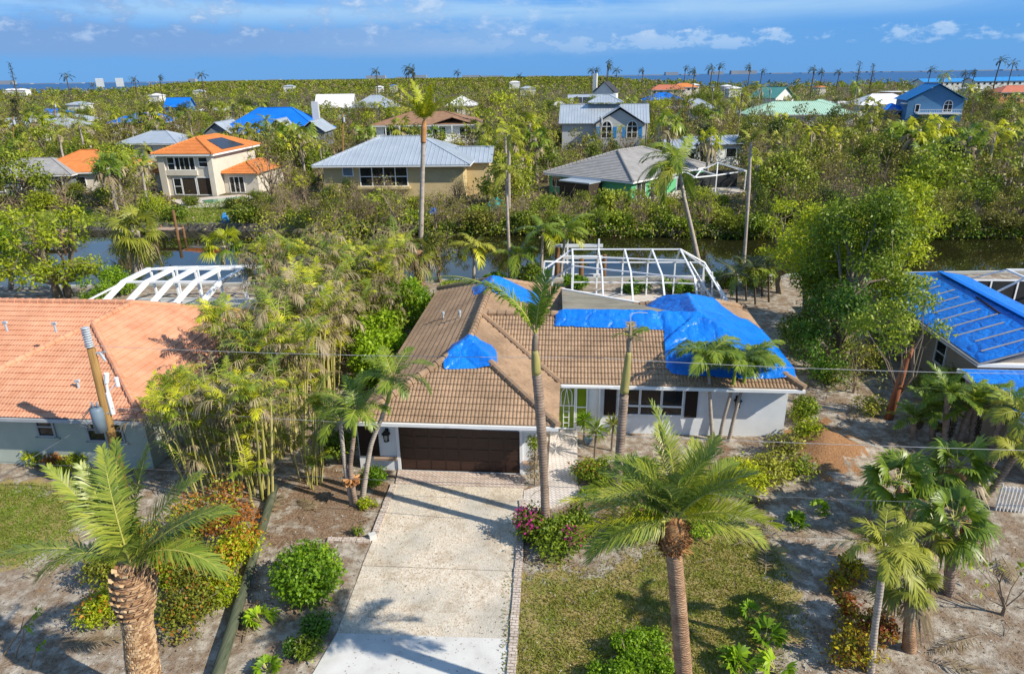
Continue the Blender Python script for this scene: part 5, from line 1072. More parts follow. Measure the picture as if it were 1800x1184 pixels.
far = [  # label, px, Y, yaw, w, d, ze, slope, kind, wall, roof, style, keep
 ('grey metal roofed house left of the round blue tarp roof', 60, 190, 10, 22, 12, 3.4, .36, 'hip', 'palewall', 'metalroof', 'seam', (0, 112, 182, 212)),
 ('low grey hip roofed house behind the far left grey roof', 60, 216, -6, 26, 12, 4.0, .30, 'hip', 'palewall', 'metalroof', 'flat', (20, 115, 176, 190)),
 ('small house under a rounded blue tarp roof', 80, 262, 0, 13, 9, 4.2, .34, 'hip', 'palewall', 'tarpfar', 'flat', (64, 98, 170, 184)),
 ('long house under a blue tarp roof among pale trees', 238, 205, -3, 16, 10, 4.0, .40, 'hip', 'palewall', 'tarpfar', 'flat', (198, 285, 180, 200)),
 ('steep blue tarp roof rising beside a street lamp', 312, 275, 4, 8, 8, 5.6, .7, 'gu', 'bluewall', 'tarpfar', 'flat', (300, 345, 160, 178)),
 ('small white flat roofed house left of the charcoal roof', 380, 280, 0, 15, 8, 4.0, .2, 'hip', 'palewall', 'whiteroof', 'flat', (350, 410, 166, 184)),
 ('house with charcoal roof behind the blue tarp gables', 433, 262, -4, 11, 8, 4.4, .55, 'gu', 'slatewall', 'darkroof', 'flat', (410, 452, 164, 184)),
 ('white steep roofed house above the tarp ridge', 588, 268, 3, 13, 11, 4.8, .75, 'gu', 'palewall', 'whiteroof', 'flat', (552, 622, 154, 180)),
 ('slate house with light grey stacked roofs', 655, 255, -4, 15, 12, 5.2, .6, 'hip', 'slatewall', 'metalroof', 'seam', (610, 690, 150, 184)),
 ('white roofed house with cream walls behind bent trees', 812, 255, 2, 11, 11, 5.4, .5, 'hip', 'cream', 'whiteroof', 'flat', (784, 842, 152, 184)),
 ('pale roofed house left of the solar panel house', 983, 282, 0, 7, 6, 3.6, .5, 'hip', 'palewall', 'whiteroof', 'flat', (966, 992, 162, 176)),
 ('white house with two solar arrays on its roof', 1040, 258, -5, 16, 10, 4.6, .66, 'gu', 'palewall', 'metalroof', 'flat', (1000, 1078, 148, 176)),
 ('tall narrow house with dark blue gable roof and chimney', 1060, 300, -20, 8, 10, 8.2, .9, 'gv', 'palewall', 'darkroof', 'flat', (1040, 1078, 135, 156)),
 ('hip roofed house wrapped in a blue tarp below red roofs', 1168, 320, 0, 16, 12, 4.2, .44, 'hip', 'palewall', 'tarpfar', 'flat', (1140, 1198, 141, 158)),
 ('long red tile roofed building near the shore', 1172, 470, -3, 22, 12, 5.5, .45, 'hip', 'cream', 'redroof', 'flat', (1138, 1188, 131, 144)),
 ('terracotta tile roofed building right of the red roof', 1202, 520, 3, 18, 12, 6.0, .4, 'hip', 'cream', 'tileor', 'flat', (1180, 1215, 130, 142)),
 ('small grey hip roofed house among dense green trees', 1222, 238, -12, 12, 10, 4.2, .5, 'hip', 'palewall', 'metalroof', 'flat', (1200, 1242, 156, 178)),
 ('house with teal metal gable roof', 1376, 300, 30, 11, 13, 5.0, .7, 'gv', 'palewall', 'tealroof', 'flat', (1358, 1400, 142, 166)),
 ('white hip roofed house behind the mint roof palm', 1562, 238, 0, 19, 12, 4.4, .5, 'hip', 'palewall', 'whiteroof', 'flat', (1520, 1615, 155, 186)),
 ('low pale house left of the white hip roof', 1470, 255, 0, 16, 8, 4.0, .2, 'hip', 'palewall', 'whiteroof', 'flat', (1434, 1490, 158, 172)),
 ('long flat roofed terracotta building near the sea', 1612, 330, -2, 26, 12, 5.6, 0, 'flat', 'orangewall', 'whiteroof', 'flat', (1560, 1668, 138, 166)),
 ('long bright blue roofed hall at the right shore', 1760, 500, -2, 44, 16, 7.5, .3, 'gu', 'palewall', 'blueroof', 'flat', (1692, 1800, 124, 134)),
 ('bright blue roofed hall beyond the terracotta building', 1650, 560, -2, 32, 16, 6.5, .3, 'gu', 'palewall', 'blueroof', 'flat', (1612, 1690, 127, 134)),
 ('brown tile roofed house at the right edge near the shore', 1790, 330, 0, 20, 12, 5.2, .4, 'hip', 'orangewall', 'redroof', 'flat', (1745, 1800, 140, 164)),
 ('white walled house with grey roof behind thin palms', 250, 140, -6, 12, 9, 3.4, .40, 'hip', 'palewall', 'metalroof', 'flat', (205, 305, 226, 262)),
 ('small teal tarped house left of the blue gable', 1573, 222, 0, 6, 6, 3.6, .5, 'hip', 'bluewall', 'tarpfar', 'flat', (1558, 1586, 180, 194)),
 ('low blue grey metal shed behind the green house', 1207, 118, -4, 5, 9, 3.2, .2, 'gu', 'metalroof', 'metalroof', 'seam', (1196, 1230, 236, 266)),
 ('long low shed with blue grey roof and white eave', 1270, 120, 12, 9, 7, 3.6, .25, 'gu', 'palewall', 'metalroof', 'seam', (1250, 1300, 232, 268)),
 ('house with faded orange roof hidden behind left trees', 112, 100, 8, 12, 10, 2.9, .45, 'hip', 'cream', 'tileor', 'flat', (72, 150, 280, 312)),
 ('dark walled house with pale roof at the left edge', 15, 98, 4, 12, 8, 2.8, .4, 'hip', 'slatewall', 'shingle', 'flat', (0, 40, 312, 350)),
]
for (lb, px, Y, yw, w, d, ze, s, kd, wm, rm, st, kp) in far:
    o = bg(lb, XA(px, Y), Y, yw, w, d, ze, s, kd, M[wm], M[rm], st, .7, kp)
    k = max(2, int(w / 4)); wins(o, FRONT(0), [(-w / 2 + (i + .3) * w / k, -w / 2 + (i + .7) * w / k, ze - 2.2, ze - .8, 1, 1) for i in range(k)], fw_=.12)
    if 'solar' in lb and 'two' in lb:
        for a in (-6.5, -3.2):
            mb = MB(); z_ = lambda v: ze + (v + .7) * s + .15
            mb.add([(a, .6, z_(.6)), (a + 3, .6, z_(.6)), (a + 3, 3.4, z_(3.4)), (a, 3.4, z_(3.4))], [(0, 1, 2, 3)]); mb.build('solar_panel', M['solar'], o)
    if 'chimney' in lb: mb = MB(); mb.box(-5.2, -3.6, 2, 3.6, 0, 15.5); mb.build('chimney', M['palewall'], o)
# tiny pale buildings on the skyline
for px, py, Y, w, h, wm, rm in ((22, 150, 900, 40, 9, 'palewall', 'whiteroof'), (125, 168, 330, 9, 7, 'palewall', 'metalroof'), (268, 158, 560, 12, 6, 'palewall', 'whiteroof'), (345, 152, 700, 12, 7, 'cream', 'metalroof'), (505, 141, 900, 18, 9, 'palewall', 'metalroof'), (665, 142, 700, 8, 9, 'palewall', 'whiteroof'), (690, 139, 800, 9, 9, 'cream', 'tarpfar'), (905, 134, 900, 20, 10, 'palewall', 'whiteroof'), (928, 138, 600, 18, 7, 'palewall', 'metalroof'), (1224, 132, 600, 9, 8, 'palewall', 'whiteroof'), (1295, 139, 480, 12, 7, 'palewall', 'whiteroof'), (1282, 138, 520, 8, 8, 'cream', 'whiteroof'), (1448, 137, 480, 8, 7, 'cream', 'tileor'), (1720, 140, 420, 10, 6, 'palewall', 'whiteroof')):
    o = bg('tiny pale building on the distant tree line', XA(px, Y, py), Y, 0, w * .7, 10, h * .78, .3, 'hip', M[wm], M[rm], 'flat', .5, (px - 6, px + 6, py - 8, py + 6)); o['group'] = 'tiny pale buildings on the distant tree line'; o['category'] = 'building'
for px in (175, 210):
    Y = 2600; x = XA(px, Y, 143); mb = MB(); w = 11
    t_ = empty('tower', (x, Y, -1), math.radians(20), ('left' if px == 175 else 'right') + ' one of two white towers on the left horizon', 'tower'); mb.box(-w, w, -w, w, 0, 28); mb.build('wall', M['palewall'], t_)
    mb = MB()
    for i in range(8): mb.box(-w - .4, w + .4, -w - .4, w + .4, 2 + i * 3.3, 3 + i * 3.3)
    mb.build('balcony_band', M['greymetal'], t_)
mb = MB(); x_ = -9000
while x_ < 12000:
    w = rnd.uniform(60, 500); h = rnd.uniform(6, 16) if rnd.random() < .75 else rnd.uniform(20, 60); mb.box(x_, x_ + w, 11800, 11900, -3, h); x_ += w * rnd.uniform(.8, 1.6)
tag(mb.build('far_shore', noisemat('far_shore_haze', [(0.22, 0.25, 0.28), (0.30, 0.33, 0.36)], .002, 1)), kind='structure')
# ------------------------------------------------------------------ utility pole, wires, lying pole, dock things
pb = Vector(G(221, 870) + (0,)); ptop = AT(160, 612, pb.y)
up_o = empty('utility_pole', pb, 0, 'weathered wooden utility pole with transformer in front of the salmon roofed house', 'utility pole')
ax = (ptop - pb); mb = MB(); mb.tube([(0, 0, -.3), ax * .5, ax], [.17, .155, .135], 14); mb.build('post', M['polewood'], up_o, True)
mb = MB()
for i in range(9): z = .05 + i * .085; q = ax + Vector((-.03, 0, z)); mb.tube([q, q + Vector((0, 0, .03)), q + Vector((0, 0, .06))], [.10, .155, .10], 12)
mb.build('insulator_stack', M['ceramic'], up_o, True)
tz = AT(178, 735, pb.y - .1) - pb; mb = MB(); mb.tube([tz + Vector((-.02, -.12, -.45)), tz + Vector((-.02, -.12, .42)), tz + Vector((-.02, -.12, .5))], [.22, .22, .15], 16); mb.bar(tz + Vector((0, -.1, .2)), tz + Vector((.3, .05, .2)), .08)
for a in (-.1, .08): mb.tube([tz + Vector((a - .02, -.12, .48)), tz + Vector((a - .02, -.12, .72))], [.045, .03], 8)
mb.build('transformer', M['greymetal'], up_o, True)
rz_ = [AT(x, y, pb.y + .02) - pb for x, y in ((199, 727), (189, 690), (187, 672), (187, 656))]; mb = MB(); mb.tube(rz_[:2], .085, 10); mb.tube([rz_[1], rz_[2]], [.05, .05], 8); mb.tube([rz_[2], rz_[3]], [.085, .085], 10)
q = AT(206, 672, pb.y) - pb; mb.tube([q + Vector((0, 0, -.15)), q + Vector((0, 0, .2))], [.07, .07], 8); mb.bar(q, rz_[1], .03); mb.build('riser_conduit', M['white'], up_o)
q = AT(176, 620, pb.y) - pb; mb = MB(); mb.bar(ax * .97, q, .06); mb.tube([q, q + Vector((.12, 0, -.3))], [.06, .04], 8); mb.bar(q, q + Vector((.22, 0, .06)), .04); mb.build('cutout_arm', M['ceramic'], up_o)
mb = MB()
for k in range(3): mb.tube([tz + Vector((-.1, -.12, .6)), tz + Vector((-.45 - .1 * k, -.3, .3 - .2 * k)), tz + Vector((-.3, -.2, -.3)), tz + Vector((.1, 0, -.6))], .014, 4)
mb.build('jumper_cable', M['darkwire'], up_o)
def wire(label, pts, r, mt, sag=.25):
    mb = MB(); q = []
    for a, b in zip(pts, pts[1:]): q += curve(a, b, -sag, 10)[:-1]
    mb.tube(q + [pts[-1]], r, 4, 0, False); return tag(mb.build('overhead_wire', mt), label, 'overhead wire', 'overhead wires crossing in front of the white house')
wire('topmost overhead wire crossing the tan roof and blue tarps', [pb + ax + Vector((0, 0, .1)), AT(1040, 628, 20), AT(1930, 658, 18.5)], .009, M['wire'], .12)
wire('middle overhead wire crossing above the garage door', [pb + ax * .62, AT(900, 757, 20), AT(1930, 795, 18)], .009, M['wire'], .05)
wire('lowest dark cable crossing the driveway and lawn front', [AT(-60, 806, 22.6), pb + ax * .22 + Vector((0, -.16, 0)), AT(900, 851, 19.5), AT(1930, 893, 17.5)], .011, M['darkwire'], .05)
wire('steep guy wire running from the pole down to the left lawn', [pb + ax * .58, Vector(G(-20, 850) + (.0,))], .013, M['wire'], 0)
lp0, lp1 = Vector(G(484, 862) + (.18,)), Vector(G(372, 1235) + (.18,)); mb = MB(); k = 12
mb.tube([lp0.lerp(lp1, i / k) for i in range(k + 1)], [.15 + .02 * i / k for i in range(k + 1)], 14)
lg = empty('fallen_pole', (0, 0, 0), 0, 'long green stained utility pole lying on the ground left of the driveway', 'fallen pole'); mb.build('log', M['logwood'], lg, True)
mb = MB(); d_ = (lp0 - lp1).normalized(); mb.tube([lp0 + d_ * .002, lp0 + d_ * .16], [.13, .05], 9); mb.build('splintered_end', M['fibre'], lg)
mb = MB()
for t in (.42, .66): q = lp0.lerp(lp1, t); mb.tube([q + Vector((-.15, 0, .02)), q + Vector((0, 0, .17)), q + Vector((.16, 0, .0))], .02, 5)
mb.build('strap', M['black'], lg)
lb = Vector(G(1022, 922) + (0,)); o = empty('lamp_post', lb, 0, 'short black garden lamp post among the magenta flowers', 'lamp post'); mb = MB(); mb.tube([(0, 0, 0), (0, 0, .95)], .045, 10); mb.build('post', M['black'], o); mb = MB(); mb.tube([(0, 0, .95), (0, 0, 1.0), (0, 0, 1.2)], [.05, .1, .09], 8); mb.tube([(0, 0, 1.2), (0, 0, 1.27)], [.15, .05], 8); mb.build('lantern', M['greymetal'], o)
mb = MB(); q = G(832 * 0 + 655, 946); mb.box(-.12, .12, -.1, .1, 0, .2); o = tag(mb.build('concrete_block', M['conc']), 'small pale concrete block at the corner of the brick borders', 'block'); o.location = q + (0,); o.rotation_euler = (0, 0, .5)
mb = MB(); mb.tube([(0, 0, 0), (0, 0, .22), (0, 0, .26)], [.13, .19, .19], 12); o = tag(mb.build('plant_pot', M['black']), 'black plant pot on the sand right of the date palm', 'plant pot'); o.location = G(1322, 886) + (0,)
mb = MB(); mb.tube([(0, 0, 0), (0, 0, .2), (0, 0, .24)], [.14, .2, .2], 12); o = tag(mb.build('plant_pot', M['greymetal']), 'blue grey plant pot under the yucca by the walkway', 'plant pot'); o.location = G(1034, 778) + (0,)
# white picket gate at the right edge
gp = [Vector(G(x, y) + (0,)) for x, y in ((1750, 896), (1796, 900))]; o = empty('picket_gate', gp[0], 0, 'white picket gate by the beige house wall', 'gate'); dv = gp[1] - gp[0]
for i in range(8): mb = MB(); mb.bar(dv * (i / 7), dv * (i / 7) + Vector((0, 0, 1.0 if i not in (0, 7) else 1.12)), .075, .03); mb.build('picket', M['white'], o)
for z in (.22, .85): mb = MB(); mb.bar(Vector((0, .03, z)), dv + Vector((0, .03, z)), .04, .08); mb.build('rail', M['white'], o)
# sea walls, docks and piles
mb = MB(); x_ = np.arange(-200, 200, 5.0); P_ = [(x, near_bank(x) + .25) for x in x_]; mb.prism(P_ + [(x, y + .3) for x, y in P_[::-1]], -2.5, .08); tag(mb.build('seawall', M['seawall']), 'long concrete seawall cap along the near canal bank', 'seawall')
mb = MB(); x_ = np.arange(-60, -20, 3.0); P_ = [(x, float(far_bank(x)) - .75) for x in x_]; mb.prism(P_ + [(x, y + .5) for x, y in P_[::-1]], -2.5, .02); tag(mb.build('seawall', noisemat('stained_seawall', [(0.10, 0.09, 0.075), (0.24, 0.22, 0.19)], 1.5, .9)), 'pale seawall on the far bank below the cream house', 'seawall')
def dock(label, p0, p1, w, z=.3):
    a, b = Vector((p0[0], p0[1], z)), Vector((p1[0], p1[1], z)); o = empty('dock', a, 0, label, 'dock'); mb = MB(); d = (b - a); n_ = Vector((-d.y, d.x, 0)).normalized(); k = max(3, int(d.length / .3))
    for i in range(k): mb.bar(d * ((i + .5) / k) - n_ * w / 2, d * ((i + .5) / k) + n_ * w / 2, d.length / k * .9, .06)
    mb.build('boards', M['deckwood'], o)
    for s in (-1, 1):
        for t in (.05, .95): mb = MB(); q = d * t + n_ * s * w / 2; mb.tube([q + Vector((0, 0, -2.6)), q + Vector((0, 0, .25))], .13, 8); mb.build('pile', M['pile'], o)
dock('reddish board dock on the far bank left of the tall brown pile', G(275, 402, .3), G(318, 402, .3), 1.3)
dock('grey board dock half hidden by trees at the far left canal edge', G(62, 406, .3), G(118, 406, .3), 1.6)
dock('small board dock under bushes below the tan house', G(562, 409, .3), G(588, 409, .3), 1.2, .2)
def piles(label, lst, grp=None):
    for i, (lab, px, py, h, r_) in enumerate(lst): q = G(px, py, -.8); mb = MB(); mb.tube([(0, 0, -1.5), (0, 0, h), (0, 0, h + .05)], [r_, r_ * .95, r_ * .6], 10); o = tag(mb.build('mooring_pile', M['pile']), lab, 'mooring pile'); o.location = q + (-.8,)
piles('', [('leaning brown mooring pile at the end of the reddish dock', 312, 412, 2.6, .17), ('thick wooden mooring pile seen through the pool cage, left one', 979, 500, 3.0, .2), ('thick wooden mooring pile seen through the pool cage, shorter one', 1021, 503, 2.2, .2), ('dark wooden mooring pile behind the middle of the pool cage', 1061, 500, 2.4, .18), ('white topped mooring pile in the water left of the pool cage', 990, 470, 3.2, .09)])
bl = empty('boat_lift', AT(1030, 440, 55), 0, 'white boat lift beams over the water behind the pool cage', 'boat lift')
for a, b in ((AT(975, 432, 55.5), AT(1060, 432, 55)), (AT(985, 452, 54.5), AT(1062, 452, 54.2)), (AT(1000, 484, 53), AT(1055, 484, 53))): mb = MB(); mb.bar(a - bl.location, b - bl.location, .2, .25); mb.build('beam', M['alu'], bl)
for px in (992, 998, 1053): a = AT(px, 420, 55); mb = MB(); mb.bar(a - bl.location, Vector((a.x, a.y, -1.5)) - bl.location, .14); mb.build('post', M['alu'], bl)
mb = MB(); bpv = Vector(G(1040, 404, -.6) + (-.75,)); mb.add([(-1.9, -.8, .1), (1.9, -.9, .1), (2.4, 0, .45), (1.9, .9, .4), (-1.9, .8, .4), (-1.7, -.7, .55), (1.7, -.8, .6), (1.7, .8, .75), (-1.7, .7, .7)], [(0, 1, 6, 5), (1, 2, 6), (2, 3, 7, 6), (3, 4, 8, 7), (4, 0, 5, 8), (5, 6, 7, 8)]); o = tag(mb.build('raft', M['black']), 'black covered raft moored below the bushes on the far bank', 'raft'); o.location = bpv
mb = MB(); r0 = random.Random(4)
def heap(name, label, cat, px, py, w, h, mt, z=0):
    q = G(px, py, z); mb = MB(); n_ = 9
    vs = [(math.cos(2 * PI * i / n_) * w * r0.uniform(.8, 1.1) * k, math.sin(2 * PI * i / n_) * w * .7 * r0.uniform(.8, 1.1) * k, zz * h * r0.uniform(.8, 1.2)) for k, zz in ((1, 0), (.85, .6), (.4, 1)) for i in range(n_)]
    mb.add(vs, [(a * n_ + i, a * n_ + (i + 1) % n_, (a + 1) * n_ + (i + 1) % n_, (a + 1) * n_ + i) for a in (0, 1) for i in range(n_)] + [tuple(2 * n_ + i for i in range(n_))]); o = tag(mb.build(name, mt), label, cat); o.location = q + (z,); return o
heap('covered_pile', 'teal tarp covered pile on the far bank lawn', 'covered pile', 873, 370, 1.3, 1.4, M['teal'])
heap('blue_bundle', 'small blue bundle caught in the far bank brush', 'bundle', 762, 376, .8, .7, M['tarpfar'])
heap('planter', 'round teal garden ball by the far seawall', 'planter', 396, 390, .5, .9, M['blueroof'])
mb = MB(); mb.add([(-2, -.7, .2), (2, -.5, .3), (1.6, .9, .9), (-1.6, .7, .8)], [(0, 1, 2, 3)]); o = tag(mb.build('plywood_sheet', M['batten']), 'loose plywood sheet lying in front of the green house', 'plywood'); o.location = G(1047, 349) + (0,)

# ------------------------------------------------------------------ near palms
def rel(base_px, pts, Ys=None):
    b = Vector(G(*base_px) + (0,)); return b, [Vector((0, 0, -.1))] + [AT(x, y, b.y + (Ys[i] if Ys else 0)) - b for i, (x, y) in enumerate(pts)]
PG = [M['palmgreen'], M['palmyellow'], M['rachis']]; PB = [M['palmblue'], M['palmyellow'], M['rachis']]; PT_ = [M['palmgreen'], M['leaftan'], M['rachis']]; PO = [M['palmolive'], M['leaftan'], M['rachis']]
b, p = rel((960, 944), [(957, 850), (952, 760), (947, 690), (943, 655)]); _, s_ = rel((960, 944), [(943, 657), (942, 640), (941, 625), (940, 615)]); _, nk = rel((960, 944), [(940, 617), (940, 600), (942, 585)])
palm('palm_tree', 'tall grey palm with two torn fronds rising in front of the garage corner', b, p, [.17, .14, .16, .16, .15], M['royalbrown'], fronds(2, [(174, 56, 3.9, 1.3, 0, .03, .6), (55, 82, 1.9, .4, 0, .02, .25), (165, 64, 2.2, .8, 0, .1), (20, 76, 1.6, .5, 0, .1)], [M['palmgreen'], M['palmolive'], M['rachis']], .6, 70, .042, rw=.05), shaft=(s_[1:], [.15, .145, .125, .09], M['shaftdry']), n=14, extra=[('neck', trunk_mesh('neck', nk[1:], [.09, .10, .055], M['bark'], 10))])
for c in bpy.data.objects:
    if c.parent and c.name.startswith('frond') and c.parent.get('label', '').startswith('tall grey palm with two'): c.location = nk[-1]
b, p = rel((1082, 940), [(1085, 850), (1092, 760), (1097, 695)]); _, s_ = rel((1082, 940), [(1097, 690), (1100, 665), (1103, 640), (1105, 618)]); _, nk = rel((1082, 940), [(1105, 620), (1106, 604), (1107, 590), (1108, 570)])
o = palm('palm_tree', 'topless grey palm trunk with a few tiny leaves before the dark windows', b, p, [.17, .14, .15, .145], M['royalbrown'], fronds(4, [(200, 30, .55, 1.0, 0), (10, 45, .6, 1.0, 0), (80, 60, .5, .8, 1), (300, 20, .45, .8, 1)], PT_, .3, 18, .04), shaft=(s_[1:], [.145, .135, .11, .08], M['shaftdry']), n=14, extra=[('neck', trunk_mesh('neck', nk[1:], [.075, .09, .06, .03], M['bark'], 10))])
for c in o.children:
    if c.name.startswith('frond'): c.location = nk[-2]
tp = nk[-1]; mb = MB(); mb.tube([tp, tp + Vector((0, 0, .35)), tp + Vector((.25, 0, .38)), tp + Vector((.5, 0, .36))], .014, 5); mb.build('broken_rib', M['ceramic'], o)
# three palms in one clump left of the driveway
TR = 'palms in the three stemmed clump by the driveway'
b, p = rel((620, 885), [(607, 824), (602, 780), (598, 740)]); palm('palm_tree', 'leftmost leaning stem of the palm clump by the driveway', b, p, [.11, .085, .075, .07], M['royal'], fronds(5, [(150, 40, 1.3, 1.5, 0), (200, 35, 1.5, 1.6, 0), (120, 60, 1.3, 1.3, 0), (250, 30, 1.3, 1.7, 0), (60, 55, 1.1, 1.3, 0)], PG, .42, 40, .03), TR, n=12)
b, p = rel((625, 887), [(615, 824), (619, 790), (622, 765)]); _, s_ = rel((625, 887), [(622, 767), (623, 750), (625, 735), (626, 722)])
palm('palm_tree', 'middle palm of the clump by the driveway with bright green shaft', b, p, [.11, .085, .08, .075], M['royalbrown'], fronds(6, [(165, 45, 1.8, 1.3, 0), (40, 50, 1.7, 1.4, 0), (350, 40, 1.3, 1.6, 0), (95, 65, 1.5, 1.1, 0), (215, 35, 1.6, 1.7, 0), (270, 40, 1.2, 1.7, 0), (310, 30, 1.2, 1.8, 0), (130, 70, 1.4, 1.0, 0)], PG, .45, 44, .032), TR, shaft=(s_[1:], [.08, .085, .07, .05], M['shaft']), n=12, extra=[('frond_base', boots(3, .9, 1.15, lambda z: .1, 3, 9, .22, M['fibre'], .2, .05, (p[1].x * .9, p[1].y * .9)))])
b, p = rel((636, 876), [(643, 833), (652, 780), (670, 736), (681, 706)]); _, s_ = rel((636, 876), [(681, 708), (684, 695), (688, 675), (690, 664)])
palm('palm_tree', 'rightmost palm of the clump leaning over the garage roof edge', b, p, [.12, .1, .085, .075, .07], M['royal'], fronds(7, [(10, 50, 1.6, 1.5, 0), (345, 25, 1.6, 1.7, 0), (60, 65, 1.4, 1.2, 0), (150, 50, 1.6, 1.5, 0), (190, 40, 1.4, 1.7, 0), (110, 70, 1.3, 1.1, 0), (260, 35, 1.1, 1.7, 0), (300, 30, 1.3, 1.8, 0)], PG, .45, 44, .032), TR, shaft=(s_[1:], [.075, .08, .07, .05], M['shaft']), n=12)
# three palms before the right white wall
TW = 'slim palms before the white wall under the big tarp'
for lab, base, pts, sh, sd in (('leftmost slim palm before the white wall, upright', (1253, 772), [(1249, 720), (1246, 660)], [(1246, 661), (1244, 648), (1243, 630)], 21), ('middle slim palm before the white wall, leaning right', (1264, 774), [(1272, 735), (1286, 686)], [(1286, 688), (1290, 668), (1293, 648)], 22), ('rightmost slim palm before the white wall, leaning most', (1281, 772), [(1291, 730), (1305, 680)], [(1305, 681), (1309, 662), (1314, 642)], 23)):
    b, p = rel(base, pts); _, s_ = rel(base, sh); r_ = random.Random(sd)
    palm('palm_tree', lab, b, p, [.09, .075, .065], M['royal'], fronds(sd, [(r_.uniform(-15, 15) + i * 360 / 9, r_.uniform(35, 72), r_.uniform(1.55, 1.95), r_.uniform(1.5, 2.0), 0, .02, .5) for i in range(11)], [M['palmgreen'], M['palmolive'], M['rachis']], .55, 46, .05), TW, shaft=(s_[1:], [.07, .075, .05], M['shaft']), n=12)
# big date palm on the lawn
b = Vector((3.78, 11.5, 0)); tp = AT(1185, 930, b.y) - b; H_ = tp.z; r_ = random.Random(8)
sp = []
for i in range(27):
    u = i / 26; a = i * 137.5 + r_.uniform(-10, 10); a = a if not (225 < a % 360 < 315 and u > .45) else a + 110
    a = a if not (270 < a % 360 < 350 and u > .7) else a - 150
    sp.append((a, 84 - 62 * u ** 1.0 + r_.uniform(-7, 7), r_.uniform(1.85, 2.4) * (1 - .12 * u), r_.uniform(.6, 1.15) + .2 * u, 1 if u > .55 and r_.random() < .25 else 0, .05, .28, .5))
dp = palm('palm_tree', 'big feathery date palm standing alone on the front lawn', b, [Vector((.02, 0, -.2)), Vector((.0, 0, H_ * .3)), Vector((tp.x * .6, 0, H_ * .7)), Vector((tp.x, 0, H_ - .35))], [.25, .195, .175, .165], M['datetrunk'], fronds(9, sp + [(176, 22, 2.3, .6, 1), (197, 10, 1.9, .8, 0), (352, 6, 1.9, .9, 0)], PB, .50, 66, .024, rw=.03), n=16, rings=.025)
for c in dp.children:
    if c.name.startswith('frond'): c.location = tp + Vector((0, 0, .25))
mb = MB(); q = tp; mb.tube([q + Vector((0, 0, z)) for z in (-.5, -.3, -.05, .15, .3)], [.19, .27, .29, .23, .1], 14); k_ = mb.build('crown_heart', M['fibre'], dp, True)
mb = MB(); pq = random.Random(4)
for i in range(900):
    z = pq.uniform(-.55, .22); th = pq.uniform(0, 6.283); d = Vector((math.cos(th), math.sin(th), 0)); rr = .285 * math.sin(PI * (.22 + .62 * (z + .55) / .77)) ; a_ = tp + d * rr + Vector((0, 0, z)); l = pq.uniform(.06, .2); e_ = a_ + d * l * pq.uniform(.2, .7) + Vector((pq.uniform(-.5, .5) * l, pq.uniform(-.5, .5) * l, l * pq.uniform(-.2, .9))); t_ = Vector((-d.y, d.x, 0)) * pq.uniform(.012, .03)
    mb.add([a_ - t_, a_ + t_, e_ + t_ * .4, e_ - t_ * .4], [(0, 1, 2, 3)])
mb.build('fibre', M['fibre'], dp)
# pineapple date palm at the lower left
b = Vector(G(262, 1262) + (0,)); tp = AT(230, 992, b.y) - b; H_ = tp.z; fx_ = tp.x
rf_ = lambda z: float(np.interp(z / H_, [0, .45, .62, .72, .82, .92, 1.0], [.40, .36, .33, .36, .46, .44, .22]))
pts = [Vector((fx_ * t, 0, H_ * t - (.1 if t == 0 else 0))) for t in (0, .3, .5, .62, .72, .82, .92, 1.0)]
pp = palm('palm_tree', 'thick pineapple trunked date palm at the lower left with upright fronds', b, pts, [rf_(H_ * t) * .97 for t in (0, .3, .5, .62, .72, .82, .92, 1.0)], M['datetrunk'],
          fronds(12, [(160, 66, 2.8, .45, 0), (115, 80, 2.7, .3, 0), (95, 70, 2.8, .4, 0), (22, 64, 3.0, .5, 0), (8, 46, 2.6, .7, 0), (350, 44, 2.6, 1.9, 0), (188, 30, 3.0, .9, 0), (205, 48, 2.0, 1.8, 0), (140, 72, 2.5, .4, 0), (50, 74, 2.6, .4, 0), (300, 66, 1.7, .9, 0), (30, 36, 2.4, .9, 0)], PB, .62, 70, .04, rw=.035), n=18, rings=.05)
pr0 = random.Random(3); mb = MB()
for lvl, (z0, z1, rows, per, lx, tl, wd) in enumerate(((H_ * .70, H_ * .99, 8, 15, .15, .75, .085), (H_ * .0, H_ * .70, 40, 22, .045, .6, .06))):
    bt = boots(6 + lvl, z0, z1, lambda z: rf_(z) * (.98 if lvl == 0 else 1.0), rows, per, lx, M['boot'], tl, wd)
    for v in bt.vertices: v.co.x += fx_ * v.co.z / H_
    link('frond_base', bt, pp)
# palms in the sandy right corner
def tilt_palm(label, base, pts, rad, kind, n, L, seed, tm, mats, group=None, shaft=None, elev=(-.5, 1.25), Ys=None, tan=.3, name='palm_tree', bend=1.2, ll=None, extra=(), droop=.5, wdt=.04, wind=None):
    b, p = rel(base, pts, Ys); s2 = None
    if shaft: s2 = (rel(base, shaft[0])[1][1:], shaft[1], shaft[2])
    return palm(name, label, b, p, rad, M[tm], crown_mesh(seed, kind, n, L, elev, mats, tan, bend=bend, ll=ll, droop=droop, wdt=wdt, wind=wind), group, shaft=s2, n=12, extra=extra)
tilt_palm('slim palm with bright green shaft nearest the croton bush', (1530, 1178), [(1538, 1100), (1547, 1035), (1549, 1018)], [.12, .085, .09, .085], 'pinnate', 11, 1.25, 31, 'royal', PO, shaft=([(1549, 1019), (1552, 985), (1554, 965)], [.085, .08, .05], M['shaft']), elev=(.15, 1.3), tan=.5, bend=1.4, ll=.42)
tilt_palm('fan palm with flared trunk base and shaggy dead skirt', (1599, 1139), [(1598, 1080), (1597, 1018)], [.19, .12, .12], 'fan', 18, .95, 32, 'datetrunk', PO, elev=(-1.0, 1.1), tan=.7, wdt=.035)
